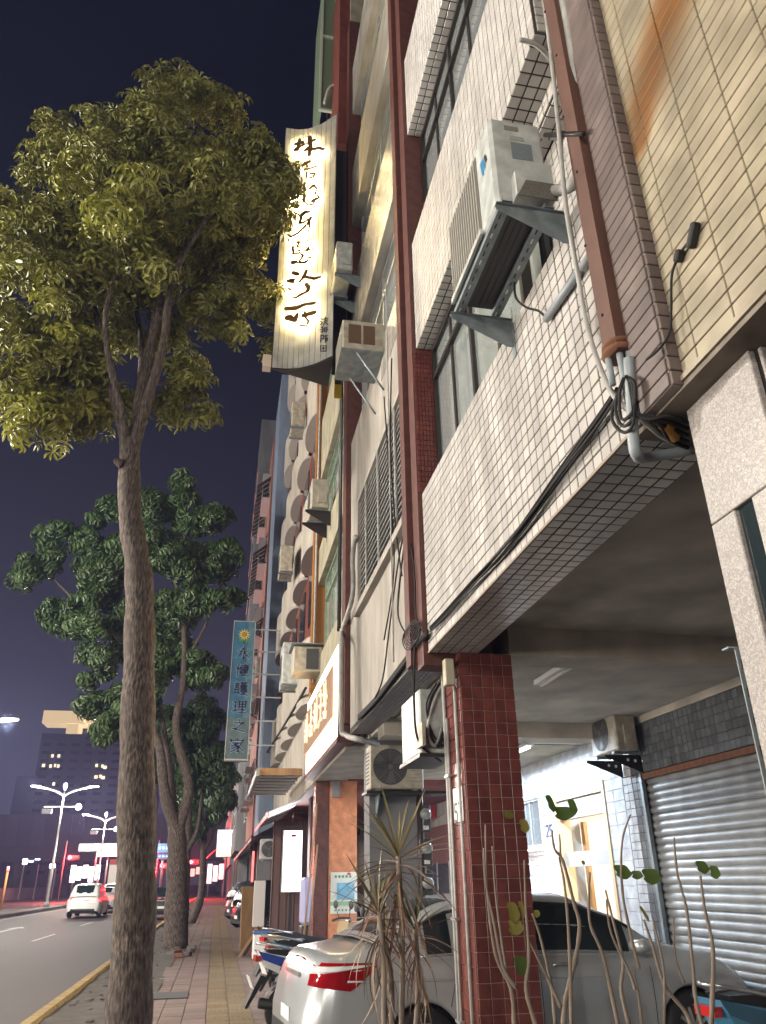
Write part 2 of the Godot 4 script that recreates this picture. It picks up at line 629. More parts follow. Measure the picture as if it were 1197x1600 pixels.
func tile_soffit(parent, called, y, x0, x1, z0, z1, tx, tz, mats, limit, gap = 0.012):
	var nx = roundi((x1 - x0) / tx)
	var nz = roundi((z1 - z0) / tz)
	var dx = (x1 - x0) / nx
	var dz = (z1 - z0) / nz
	var xf = []
	for i in nx:
		for j in nz:
			xf.append(T(Vector3(x0 + (i + 0.5) * dx, y, z0 + (j + 0.5) * dz)))
	pieces(parent, called, chamfer(Vector3(dx - gap, 0.014, dz - gap), 0.003), mats, xf, limit)

func window_x(parent, x, z0, z1, y0, y1, cols, transom, framemat, lit = null, curtains = true):
	# aluminium window facing -x: frame, panes and a curtain behind
	var w = Node3D.new()
	w.name = "window"
	parent.add_child(w, true)
	var st = S()
	var t = 0.05
	box2(st, Vector3(x - 0.03, y0, z0), Vector3(x + 0.05, y0 + t, z1))
	box2(st, Vector3(x - 0.03, y1 - t, z0), Vector3(x + 0.05, y1, z1))
	box2(st, Vector3(x - 0.03, y0 + t, z0), Vector3(x + 0.05, y1 - t, z0 + t))
	box2(st, Vector3(x - 0.03, y0 + t, z1 - t), Vector3(x + 0.05, y1 - t, z1))
	for i in range(1, cols):
		var zc = z0 + (z1 - z0) * i / cols
		box2(st, Vector3(x - 0.02 + 0.015 * (i % 2), y0 + t, zc - 0.025), Vector3(x + 0.04, y1 - t, zc + 0.025))
	if transom > 0:
		box2(st, Vector3(x - 0.032, transom - 0.025, z0 + t), Vector3(x + 0.042, transom + 0.025, z1 - t))
	obj("frame", st, framemat, w)
	for i in cols:
		var za = z0 + (z1 - z0) * i / cols + 0.03
		var zb = z0 + (z1 - z0) * (i + 1) / cols - 0.03
		for part in ([[y0 + t, transom - 0.025], [transom + 0.025, y1 - t]] if transom > 0 else [[y0 + t, y1 - t]]):
			st = S()
			box2(st, Vector3(x + 0.012, part[0], za), Vector3(x + 0.017, part[1], zb))
			obj("pane", st, M.glass, w)
	st = S(true)
	if curtains:
		var n = int((z1 - z0) / 0.06)
		for i in n:
			var a = z0 + (z1 - z0) * i / n
			var b = z0 + (z1 - z0) * (i + 1) / n
			var xa = x + 0.13 + 0.02 * sin(i * 1.9)
			var xb = x + 0.13 + 0.02 * sin((i + 1) * 1.9)
			quad(st, Vector3(xa, y1, a), Vector3(xb, y1, b), Vector3(xb, y0, b), Vector3(xa, y0, a))
		obj("curtain", st, lit if lit else M.curtain, w)
	return w

func white_building():
	var b = thing("tiled_shophouse", "shophouse clad in square off-white tiles over a red tiled arcade pillar", "building")
	var za = -6.42
	var zb = -2.6
	var backs = S()
	var bands = [[3.405, 4.98, zb], [6.73, 8.22, -2.97], [10.06, 11.5, -2.97]]
	for s in bands:
		box2(backs, Vector3(FX + 0.006, s[0] + 0.005, za), Vector3(2.15, s[1], s[2]))
	box2(backs, Vector3(2.17, 3.72, za), Vector3(9, 14, zb - 0.02))
	var wall = obj("wall", backs, M.grout, b)
	var left = [170, 90, 40]
	for i in 3:
		tile_wall_x(wall, "tile", FX + 0.009, za, bands[i][2], bands[i][0], bands[i][1], 0.0925, 0.0875, M.white_tile, left[i], 0.0105)
	tile_soffit(wall, "soffit_tile", 3.413, FX, 2.15, za, zb, 0.09, 0.0925, M.white_tile, 200, 0.0105)
	tile_soffit(wall, "soffit_tile", 6.738, FX, 2.15, za, -2.97, 0.09, 0.0925, M.white_tile, 60)
	tile_soffit(wall, "soffit_tile", 10.068, FX, 2.15, za, -2.97, 0.09, 0.0925, M.white_tile, 30)
	for y in [[4.99, 6.73], [8.23, 10.06]]:
		tile_wall_x(wall, "recess_tile", 2.162, -3.98, zb, y[0], y[1], 0.0925, 0.0875, M.white_tile, 60)
		window_x(b, 1.9, za, -3.98, y[0], y[1], 4, y[0] + 1.36, M.frame, M.curtain, y[0] < 6)
		var st = S()
		box2(st, Vector3(2.1, y[0], za), Vector3(2.14, y[1], -3.99))
		obj("room", st, M.interior, b)  # dark sheet behind the panes: the unlit room's shade as colour
	for i in 2:   # end faces of the upper bands
		tile_wall_z(wall, "end_tile", -2.963, FX + 0.02, 2.15, bands[i + 1][0] + 0.02, bands[i + 1][1], 0.09, 0.0875, M.white_tile, 40)
	# small tiled corbel under the second band
	var st2 = S()
	box2(st2, Vector3(1.95, 6.58, -3.62), Vector3(2.15, 6.725, -2.98))
	var corbel = obj("corbel", st2, M.grout, b)
	tile_wall_x(corbel, "corbel_tile", 1.945, -3.62, -2.98, 6.58, 6.73, 0.09, 0.075, M.white_tile, 40)
	tile_soffit(corbel, "corbel_tile", 6.576, 1.95, 2.15, -3.62, -2.98, 0.1, 0.09, M.white_tile, 40)
	# thin edge bead along the bottom corner
	var bead = S()
	box2(bead, Vector3(FX - 0.004, 3.4, za), Vector3(FX + 0.012, 3.416, zb))
	obj("edge_bead", bead, mat(lin(0.3, 0.25, 0.2), 0.8), b)
	# red tiled pillar under the far end
	var pc = S()
	box2(pc, Vector3(1.962, 0.0, -6.84), Vector3(2.438, 3.402, -6.362))
	var pil = obj("pillar", pc, M.red_joint, b)
	tile_wall_z(pil, "pillar_tile", -6.356, 1.955, 2.445, 0.0, 3.4, 0.0985, 0.1, M.red_tile, 170, 0.006)
	tile_wall_x(pil, "pillar_tile", 1.956, -6.845, -6.355, 0.0, 3.4, 0.0985, 0.1, M.red_tile, 120, 0.006)
	# brick-red pilaster dividing it from the next house
	var pp = S()
	box2(pp, Vector3(1.66, 3.3, -6.66), Vector3(2.3, 14.0, -6.43))
	box2(pp, Vector3(1.6, 3.36, -6.86), Vector3(2.3, 14.0, -6.67))
	var ps = obj("pilaster", pp, M.maroon, b)
	tile_wall_z(ps, "pilaster_tile", -6.424, 1.67, 1.88, 5.0, 6.72, 0.035, 0.06, M.red_tile, 120, 0.004)

func yellow_building():
	var b = thing("yellow_tiled_building", "building of long horizontal yellow tiles with an orange rust stain above granite pillar", "building")
	var st = S()
	box2(st, Vector3(FX + 0.012, 3.41, -2.25), Vector3(9, 9.5, 2.5))
	box2(st, Vector3(FX + 0.3, 3.3, -2.25), Vector3(9, 3.405, 2.5))
	var wall = obj("wall", st, M.yellow_joint, b)
	var xf = [[], []]
	var stain = mat(lin(0.36, 0.2, 0.07), 0.6, 0, noise_tex("dirt", 0.012, 0.72, 1.0, 5), 1.5)
	var nrow = 40
	for j in nrow:
		for i in range(-1, 12):
			var z = -2.02 + i * 0.24
			var lo = maxf(z - 0.12 - 0.0, -2.25)
			var c = Vector3(FX + 0.009, 3.445 + j * 0.07, z)
			if i < 0:
				c.z = -2.195
			xf[0 if i >= 0 else 1].append(T(c, Basis.from_euler(Vector3(0, rng.randf_range(-0.004, 0.004), rng.randf_range(-0.012, 0.012)))))
	pieces(wall, "tile", chamfer(Vector3(0.014, 0.0635, 0.2355), 0.003), M.yellow_tile, xf[0], 250)
	pieces(wall, "tile", chamfer(Vector3(0.014, 0.0635, 0.106), 0.003), M.yellow_tile, xf[1], 50)
	# lip along the bottom and dark underside
	st = S()
	box2(st, Vector3(FX - 0.012, 3.385, -2.25), Vector3(FX + 0.03, 3.409, 2.5))
	obj("lip", st, M.yellow_tile[1], b)
	st = S()
	box2(st, Vector3(FX + 0.0, 3.36, -2.66), Vector3(2.4, 3.384, 2.5))
	obj("soffit", st, mat(lin(0.26, 0.22, 0.175), 0.8, 0, noise_tex("dirt", 0.012, 0.72, 1.0, 5), 1.5), b)
	# brown pilaster, proud of the wall: front faces the street, dark return faces the yellow wall
	st = S()
	box2(st, Vector3(1.652, 3.37, -2.5), Vector3(2.2, 9.5, -2.262))
	var pil = obj("pilaster", st, mat(lin(0.26, 0.22, 0.2), 0.9), b)
	var tx = []
	var ty = []
	for j in 46:
		tx.append(T(Vector3(1.648, 3.405 + j * 0.07, -2.381)))
		ty.append(T(Vector3(1.684, 3.405 + j * 0.07, -2.257)))
	pieces(pil, "pilaster_tile", chamfer(Vector3(0.012, 0.064, 0.232), 0.003), M.brown_tile, tx)
	pieces(pil, "return_tile", chamfer(Vector3(0.062, 0.064, 0.012), 0.003), M.brown_tile, ty)
	# rusty sheet-metal duct covering the cables
	var d = thing("cable_duct", "long rusty brown sheet-metal duct running up beside the brown pilaster", "duct")
	st = S()
	box2(st, Vector3(1.6, 3.74, -2.63), Vector3(1.69, 9.5, -2.51))
	obj("cover", st, M.duct, d)
	st = S(true)
	tube(st, [Vector3(1.645, 3.745, -2.57), Vector3(1.645, 3.765, -2.57)], 0.082, 14)
	tube(st, [Vector3(1.645, 3.785, -2.57), Vector3(1.645, 3.8, -2.57)], 0.078, 14)
	obj("strap", st, M.rust, d)
	for q in [[1.6, -2.6, 0.14], [1.63, -2.55, 0.2], [1.665, -2.53, 0.25]]:
		st = S(true)
		tube(st, [Vector3(q[0], 3.74 - q[2], q[1]), Vector3(q[0], 3.78, q[1])], 0.016, 8)
		obj("conduit_end", st, M.grey_pipe, d)
	for k in 9:
		st = S(true)
		tube(st, [Vector3(1.57, 3.95 + k * 0.47, -2.545 - 0.04 * (k % 2)), Vector3(1.577, 3.95 + k * 0.47, -2.545 - 0.04 * (k % 2))], 0.008, 6)
		obj("bolt", st, M.black, d)
	# granite pillar under the yellow wall
	var g = thing("granite_pillar", "speckled pink-grey granite pillar with a dark vertical inlay", "pillar")
	st = S()
	box2(st, Vector3(1.83, 0, -2.395), Vector3(2.6, 3.355, -1.98))
	obj("core", st, M.black, g)
	var ys = [0.0, 0.9, 1.86, 2.83, 3.36]
	for i in 4:
		var y0 = ys[i] + 0.002
		var y1 = ys[i + 1] - 0.002
		if i == 3:
			obj("panel", chamfer(Vector3(0.03, y1 - y0, 0.42), 0.004), M.granite, g, Vector3(1.815, (y0 + y1) / 2, -2.2))
		else:
			obj("panel", chamfer(Vector3(0.03, y1 - y0, 0.148), 0.004), M.granite, g, Vector3(1.815, (y0 + y1) / 2, -2.336))
			obj("panel", chamfer(Vector3(0.03, y1 - y0, 0.17), 0.004), M.granite, g, Vector3(1.815, (y0 + y1) / 2, -2.075))
		obj("side_panel", chamfer(Vector3(0.75, y1 - y0, 0.02), 0.004), M.granite, g, Vector3(2.206, (y0 + y1) / 2, -1.97))
	st = S()
	box2(st, Vector3(1.818, 0, -2.26), Vector3(1.829, 2.83, -2.162))
	obj("inlay", st, M.dark_glass, g)
	# perforated steel angle standing against the pillar
	var a = thing("steel_angle", "perforated galvanised steel angle fixed to the granite pillar", "post")
	var p0 = P(1150, 1013, 2, -2.42)
	var p1 = P(1197, 1200, 2, -2.42)
	st = S()
	var ax = Vector3(1.93, 0, -2.42)
	box2(st, Vector3(p0.x - 0.005, 0.0, -2.425), Vector3(p0.x + 0.03, p0.y, -2.42))
	box2(st, Vector3(p0.x + 0.027, 0.0, -2.46), Vector3(p0.x + 0.032, p0.y, -2.4255))
	obj("angle", st, M.galv, a)
	st = S()
	box2(st, Vector3(p0.x - 0.03, p0.y, -2.46), Vector3(p0.x + 0.035, p0.y + 0.006, -2.42))
	obj("top_plate", st, M.galv, a)
	for k in 14:
		st = S()
		bx(st, Vector3(p0.x + 0.012, p0.y - 0.06 - k * 0.1, -2.4185), Vector3(0.009, 0.035, 0.003))
		obj("slot", st, M.black, a)

func arcade():
	var c = struct("arcade_ceiling")
	var st = S()
	box2(st, Vector3(2.15, 3.66, -6.36), Vector3(5.6, 3.75, 2.5))
	obj("near_slab", st, M.ceiling, c)
	st = S()
	box2(st, Vector3(2.15, 3.49, -9.93), Vector3(5.6, 3.7, -6.74))
	obj("mid_slab", st, M.ceiling, c)
	st = S()
	box2(st, Vector3(2.44, 3.4, -6.745), Vector3(5.6, 3.74, -6.365))
	obj("beam", st, M.ceiling, c)
	var yb = P(815, 1152, 2, -9.94).y
	st = S()
	box2(st, Vector3(2.0, yb, -10.36), Vector3(5.6, 3.7, -9.94))
	obj("beam", st, M.ceiling, c)
	st = S()
	box2(st, Vector3(2.0, 3.42, -40), Vector3(5.6, 3.7, -10.37))
	obj("far_slab", st, M.white_paint, c)
	var sx = 5.3
	# wall over the shutter
	var w = thing("shuttered_shop", "closed shop front with grey tiles above a wide steel shutter", "shop")
	st = S()
	box2(st, Vector3(sx + 0.014, 2.8, -9.55), Vector3(5.7, 3.66, 2.5))
	box2(st, Vector3(sx + 0.014, 0, -10.06), Vector3(5.7, 3.42, -9.56))
	var gw = obj("wall", st, M.grout, w)
	tile_wall_x(gw, "grey_tile", sx + 0.006, -9.55, -5.0, 2.8, 3.4, 0.1, 0.1, M.grey_tile, 220, 0.006)
	tile_wall_x(gw, "jamb_tile", sx + 0.006, -9.8, -9.56, 0.0, 3.4, 0.12, 0.1, M.grey_tile, 80, 0.006)
	tile_wall_x(gw, "pale_tile", sx + 0.006, -10.06, -9.81, 0.0, 3.4, 0.125, 0.1, M.pale_tile, 80, 0.006)
	st = S()
	box2(st, Vector3(sx - 0.02, 3.4, -9.7), Vector3(sx + 0.013, 3.66, 2.5))
	obj("plaster_band", st, M.ceiling, w)
	# roller shutter: curved slats
	var sh = Node3D.new()
	sh.name = "roller_shutter"
	w.add_child(sh)
	var slat = S(true)
	var prof = []
	for k in 7:
		var t = k / 6.0
		prof.append(Vector2(-0.016 * sin(PI * t), 0.074 * t))
	prof.append(Vector2(0.012, 0.078))
	prof.append(Vector2(0.012, 0.088))
	for k in prof.size() - 1:
		quad(slat, Vector3(prof[k].x, prof[k].y, -9.53), Vector3(prof[k + 1].x, prof[k + 1].y, -9.53), Vector3(prof[k + 1].x, prof[k + 1].y, -3.0), Vector3(prof[k].x, prof[k].y, -3.0))
	slat.generate_normals()
	var sm = slat.commit()
	for k in 32:
		var o = obj("slat", sm, M.shutter, sh, Vector3(sx + 0.06 + 0.004 * sin(k * 2.1), 0.02 + k * 0.088, 0))
	st = S()
	box2(st, Vector3(sx - 0.03, 0, -9.56), Vector3(sx + 0.02, 2.8, -9.5))
	obj("guide_rail", st, M.galv, w)
	st = S()
	box2(st, Vector3(sx - 0.01, 2.72, -9.5), Vector3(sx + 0.03, 2.79, -3.0))
	obj("head_rail", st, M.rust, w)
	# bright shop beyond the jamb
	var s = thing("lit_shop", "brightly lit white tiled shop with an open doorway and pale wooden frame", "shop")
	st = S()
	var dz0 = -12.45
	var dz1 = -10.6
	box2(st, Vector3(sx + 0.014, 2.86, -17), Vector3(5.7, 3.42, -10.07))
	box2(st, Vector3(sx + 0.014, 0, dz1), Vector3(5.7, 2.86, -10.07))
	box2(st, Vector3(sx + 0.014, 0, -17), Vector3(5.7, 2.05, dz0))
	box2(st, Vector3(sx + 0.014, 2.05, -13.1), Vector3(5.7, 2.86, dz0))
	box2(st, Vector3(sx + 0.014, 2.05, -17), Vector3(5.7, 2.86, -14.2))
	var lw = obj("wall", st, mat(lin(0.42, 0.44, 0.46), 0.7), s)
	var hole = func(p): return (p.z > dz0 and p.z < dz1 and p.y < 2.86) or (p.z > -14.2 and p.z < -13.1 and p.y > 2.05 and p.y < 2.86)
	tile_wall_x(lw, "tile", sx + 0.006, -17, -10.07, 0.0, 3.42, 0.3, 0.15, M.pale_tile, 300, 0.005, hole)
	window_x(s, sx + 0.05, -14.18, -13.12, 2.06, 2.85, 2, 0, M.alu, M.interior)  # curtain takes the dark colour that stands for an unlit interior
	st = S()
	box2(st, Vector3(sx - 0.09, 2.0, -14.25), Vector3(sx - 0.002, 2.05, -13.05))
	obj("window_sill", st, M.white_paint, s)
	var door = Node3D.new()
	door.name = "doorway"
	s.add_child(door)
	st = S()
	box2(st, Vector3(sx - 0.02, 0, dz1 - 0.09), Vector3(sx + 0.2, 2.84, dz1 - 0.01))
	box2(st, Vector3(sx - 0.02, 0, dz0 + 0.01), Vector3(sx + 0.2, 2.84, dz0 + 0.09))
	box2(st, Vector3(sx - 0.02, 2.7, dz0 + 0.1), Vector3(sx + 0.2, 2.84, dz1 - 0.1))
	obj("frame", st, mat(lin(0.5, 0.36, 0.22), 0.6), door)
	st = S()
	box2(st, Vector3(sx + 0.02, 2.42, dz0 + 0.1), Vector3(sx + 0.16, 2.69, dz1 - 0.1))
	obj("header_box", st, M.alu, door)
	st = S()
	box2(st, Vector3(5.7, 0.0, -12.42), Vector3(5.76, 2.4, -12.3))
	box2(st, Vector3(6.4, 0.0, -11.75), Vector3(6.5, 2.1, -11.65))
	obj("inner_post", st, M.wood, door)
	st = S()
	box2(st, Vector3(sx + 0.05, 1.75, dz0 + 0.1), Vector3(sx + 0.07, 1.95, dz1 - 0.1))
	obj("push_rail", st, M.alu, door)
	st = S()
	box2(st, Vector3(8.0, -0.001, -13.3), Vector3(8.1, 3.0, -9.9))
	box2(st, Vector3(5.7, -0.001, -13.4), Vector3(8.1, 3.0, -13.3))
	box2(st, Vector3(5.7, -0.001, -9.9), Vector3(8.1, 3.0, -9.8))
	box2(st, Vector3(5.7, 3.0, -13.4), Vector3(8.1, 3.1, -9.8))
	obj("room", st, mat(lin(0.7, 0.64, 0.55), 0.8), s)
	st = S()
	box2(st, Vector3(7.2, 0, -12.6), Vector3(7.7, 0.95, -10.4))
	obj("counter", st, mat(lin(0.5, 0.32, 0.2), 0.5), s)
	st = S()
	box2(st, Vector3(6.2, 2.93, -11.9), Vector3(7.4, 2.96, -11.3))
	obj("ceiling_lamp", st, glow(Color(1, 0.96, 0.88), 6.0), s)
	area(s, Vector3(6.8, 2.9, -11.6), Vector3.DOWN, Color(1, 0.95, 0.86), 17.0, 1.2, 0.6, Vector3.BACK)
	# house number
	var tm = TextMesh.new()
	tm.text = "25"
	tm.font_size = 64
	tm.pixel_size = 0.0042
	tm.depth = 0.008
	var num = obj("house_number", tm, mat(lin(0.02, 0.03, 0.08), 0.5), s, Vector3(sx - 0.004, 2.3, -12.75))
	num.rotation.y = -PI / 2
	# arcade tubes that light this bay
	for q in [[4.4, -11.6], [4.4, -14.6]]:
		var f = thing("fluorescent_lamp", "lit tube lamp on the arcade ceiling above the open shop doorway" if q[1] > -13 else "lit tube lamp on the arcade ceiling beyond the small shop window", "lamp", "lit arcade tubes")
		st = S()
		box2(st, Vector3(q[0] - 0.06, 3.36, q[1] - 0.62), Vector3(q[0] + 0.06, 3.415, q[1] + 0.62))
		obj("housing", st, M.white_paint, f)
		st = S(true)
		tube(st, [Vector3(q[0], 3.335, q[1] - 0.58), Vector3(q[0], 3.335, q[1] + 0.58)], 0.016, 8)
		obj("tube", st, glow(Color(0.88, 0.94, 1.0), 8.0), f)
		area(f, Vector3(q[0], 3.31, q[1]), Vector3.DOWN, Color(0.86, 0.93, 1.0), 20.0, 0.1, 1.15, Vector3.BACK)
	# unlit fixture
	var u = thing("ceiling_fixture", "unlit white fluorescent fixture under the arcade ceiling", "lamp")
	st = S()
	box2(st, Vector3(3.16, 3.44, -7.62), Vector3(3.28, 3.489, -6.78))
	obj("housing", st, M.white_paint, u)
	st = S(true)
	tube(st, [Vector3(3.22, 3.425, -7.58), Vector3(3.22, 3.425, -6.82)], 0.014, 8)
	obj("tube", st, mat(lin(0.6, 0.6, 0.58), 0.3), u)
	# back of the arcade further along, closing it
	var e = struct("arcade_back_wall")
	st = S()
	box2(st, Vector3(5.3, 0, -60), Vector3(5.7, 3.6, -17.01))
	obj("wall", st, M.plaster, e)

func beige_building():
	var b = thing("plaster_shophouse", "weathered beige plaster shophouse with a big metal louvre and taped cables", "building")
	var z0 = -10.86
	var z1 = -6.87
	var st = S()
	# plaster wall with the louvre opening (y 4.99..6.62) and window bands higher up
	box2(st, Vector3(FX, 3.52, z0), Vector3(2.0, 4.99, z1))
	box2(st, Vector3(FX, 4.99, -7.02), Vector3(2.0, 6.7, z1))
	box2(st, Vector3(FX, 4.99, z0), Vector3(2.0, 6.7, -10.02))
	box2(st, Vector3(FX, 6.7, z0), Vector3(2.0, 8.16, z1))
	obj("wall", st, M.plaster, b)
	st = S()
	for y in [[9.9, 11.35], [13.05, 14.6], [16.3, 17.8]]:
		box2(st, Vector3(FX, y[0], z0), Vector3(2.0, y[1], z1))
	box2(st, Vector3(2.0, 3.52, z0), Vector3(9, 18, z1))
	var up = obj("upper_wall", st, M.pale_plaster, b)
	tile_wall_x(up, "band_tile", FX - 0.004, z0, z1, 9.9, 11.35, 0.12, 0.07, shades(Vector3(0.46, 0.43, 0.37), 4, 0.08, 0.25, 0, noise_tex("dirt", 0.012, 0.72, 1.0, 5), 0.9), 60, 0.006)
	tile_wall_x(up, "band_tile", FX - 0.004, z0 + 2.6, z1, 7.6, 8.16, 0.12, 0.07, shades(Vector3(0.46, 0.43, 0.37), 4, 0.08, 0.25, 0, noise_tex("dirt", 0.012, 0.72, 1.0, 5), 0.9), 60, 0.006)
	for y in [[8.18, 9.88], [11.37, 13.03], [14.62, 16.28]]:
		window_x(b, 1.86, z0 + 0.3, z1 - 0.05, y[0], y[1], 4, y[0] + 1.25, M.alu)
	# soffit in grey mosaic
	st = S()
	box2(st, Vector3(FX, 3.46, z0), Vector3(2.02, 3.519, z1))
	var sf = obj("soffit", st, M.grout, b)
	tile_soffit(sf, "mosaic_tile", 3.457, FX, 2.02, z0, z1, 0.045, 0.045, M.mosaic, 250, 0.005)
	# louvre: frame, mullions and slanted blades
	var lv = Node3D.new()
	lv.name = "louvre"
	b.add_child(lv)
	st = S()
	box2(st, Vector3(1.62, 4.9, -10.08), Vector3(1.78, 4.99, -6.98))
	box2(st, Vector3(1.66, 6.62, -10.02), Vector3(1.78, 6.7, -7.02))
	box2(st, Vector3(1.66, 4.99, -10.02), Vector3(1.78, 6.62, -9.95))
	box2(st, Vector3(1.66, 4.99, -7.09), Vector3(1.78, 6.62, -7.02))
	obj("frame", st, M.plaster, lv)
	for k in 3:
		var zc = -7.09 - 2.86 * (k + 0.5 + 0.08 * (k % 2)) / 3.0 + 0.15
		st = S()
		box2(st, Vector3(1.655, 4.99, zc - 0.018), Vector3(1.672, 6.62, zc + 0.018))
		obj("mullion", st, M.white_pipe, lv)
	var blade = S()
	bx(blade, Vector3.ZERO, Vector3(0.046, 0.008, 2.85), Basis.from_euler(Vector3(0, 0, 0.85)))
	blade.generate_normals()
	var bm = blade.commit()
	for k in 18:
		obj("blade", bm, M.white_pipe, lv, Vector3(1.7, 5.05 + k * 0.089, -8.52))
	st = S()
	box2(st, Vector3(1.9, 4.99, -10.0), Vector3(1.95, 6.65, -7.05))
	obj("painted_dark_room", st, M.interior, b)  # dark sheet behind the blades paints the shade inside
	# pipes up the wall
	for q in [[-7.5, 3.6, 8.6]]:
		st = S(true)
		tube(st, [Vector3(1.62, q[1], q[0]), Vector3(1.62, q[2], q[0])], 0.009, 6)
		obj("conduit", st, M.white_pipe, b)
	# maroon pilaster
	st = S()
	box2(st, Vector3(1.62, 3.6, -11.2), Vector3(2.2, 19.5, -10.87))
	obj("pilaster", st, M.maroon, b)
	# grey pillar that carries the fan unit
	st = S()
	box2(st, Vector3(1.97, 0, -11.3), Vector3(2.62, 3.45, -10.88))
	obj("pillar", st, M.grey_wall, b)
	st = S(true)
	tube(st, [Vector3(2.66, 0, -10.82), Vector3(2.66, 3.3, -10.82)], 0.045, 8)
	obj("downpipe", st, M.frame, b)

func sign_building():
	var b = thing("green_window_house", "narrow house with green aluminium windows behind the glowing shop sign", "building")
	var z0 = -15.5
	var z1 = -11.21
	var st = S()
	for y in [[3.4, 5.6], [7.3, 8.1], [9.8, 11.4], [13.1, 14.7], [16.3, 18.2], [19.8, 21.0]]:
		box2(st, Vector3(FX, y[0], z0), Vector3(2.0, y[1], z1))
	box2(st, Vector3(2.0, 3.4, z0), Vector3(9, 21, z1))
	obj("wall", st, mat(lin(0.42, 0.38, 0.27), 0.8, 0, noise_tex("dirt", 0.012, 0.72, 1.0, 5), 0.5), b)
	for y in [[5.62, 7.28], [8.12, 9.78], [11.42, 13.08], [14.72, 16.28]]:
		window_x(b, 1.84, z0 + 0.5, z1 - 0.2, y[0], y[1], 4, y[0] + 1.2, M.green_metal, mat(lin(0.3, 0.36, 0.27), 0.9))
	st = S()
	box2(st, Vector3(1.6, 3.6, -15.72), Vector3(2.0, 19, -15.4))
	obj("corner_strip", st, mat(lin(0.3, 0.12, 0.025), 0.6), b)
	for q in [-15.36, -15.3, -11.6, -11.75]:
		st = S(true)
		tube(st, [Vector3(1.64, 5.2, q), Vector3(1.64, 17.5, q)], 0.022, 6)
		obj("drain_pipe", st, M.white_pipe if q < -13 else M.frame, b)
	# red parapet piece and terrace above
	st = S()
	box2(st, Vector3(1.45, 15.9, -13.6), Vector3(1.69, 22.5, -11.3))
	obj("red_pier", st, M.red_wall, b)
	# pale beam under the sign, orange pillar, brown tiled corner column
	st = S()
	box2(st, Vector3(FX, 3.3, -16.9), Vector3(2.3, 3.39, -11.3))
	obj("beam", st, M.pale_plaster, b)
	st = S()
	box2(st, Vector3(1.97, 0, -15.5), Vector3(2.48, 3.29, -15.0))
	obj("pillar", st, M.orange_wall, b)
	st = S()
	box2(st, Vector3(1.72, 0, -15.4), Vector3(1.955, 3.29, -15.02))
	var col = obj("corner_column", st, M.maroon, b)
	tile_wall_x(col, "brick", 1.715, -15.4, -15.02, 0.0, 3.28, 0.19, 0.075, M.red_tile, 100, 0.008)
	st = S()
	box2(st, Vector3(2.0, 3.0, -14.98), Vector3(2.14, 3.28, -14.9))
	obj("meter_box", st, M.grey_wall, b)
	# green roof cage high up
	var g = thing("roof_cage", "pale green metal cage on the upper floors above the dental sign", "cage")
	st = S()
	var a0 = P(520, 22, 2, -13.0)
	var a1 = P(497, 185, 2, -13.0)
	box2(st, Vector3(1.16, 18.6, -14.6), Vector3(1.2, 24.4, -12.6))
	obj("side_panel", st, M.green_metal, g)
	st = S()
	box2(st, Vector3(1.205, 18.6, -12.64), Vector3(1.5, 24.4, -12.6))
	obj("front_panel", st, mat(lin(0.14, 0.2, 0.12), 0.6), g)
	st = S()
	for x in [1.15, 1.51]:
		box2(st, Vector3(x - 0.03, 18.55, -12.6), Vector3(x + 0.03, 24.5, -12.54))
	box2(st, Vector3(1.18, 18.55, -12.6), Vector3(1.48, 18.62, -12.54))
	box2(st, Vector3(1.18, 21.4, -12.6), Vector3(1.48, 21.46, -12.54))
	obj("frame", st, mat(lin(0.4, 0.46, 0.38), 0.5), g)
	st = S(true)
	tube(st, spline([Vector3(1.62, 23.5, -12.3), Vector3(1.6, 20.6, -12.3), Vector3(1.55, 19.4, -12.3), Vector3(1.35, 19.1, -12.35), Vector3(1.25, 18.6, -12.4)]), 0.04, 8)
	obj("drain_pipe", st, M.white_pipe, g)
	st = S()
	box2(st, Vector3(1.55, 18.2, -14.6), Vector3(1.75, 25, -12.4))
	obj("back_wall", st, mat(lin(0.35, 0.4, 0.42), 0.8), g)

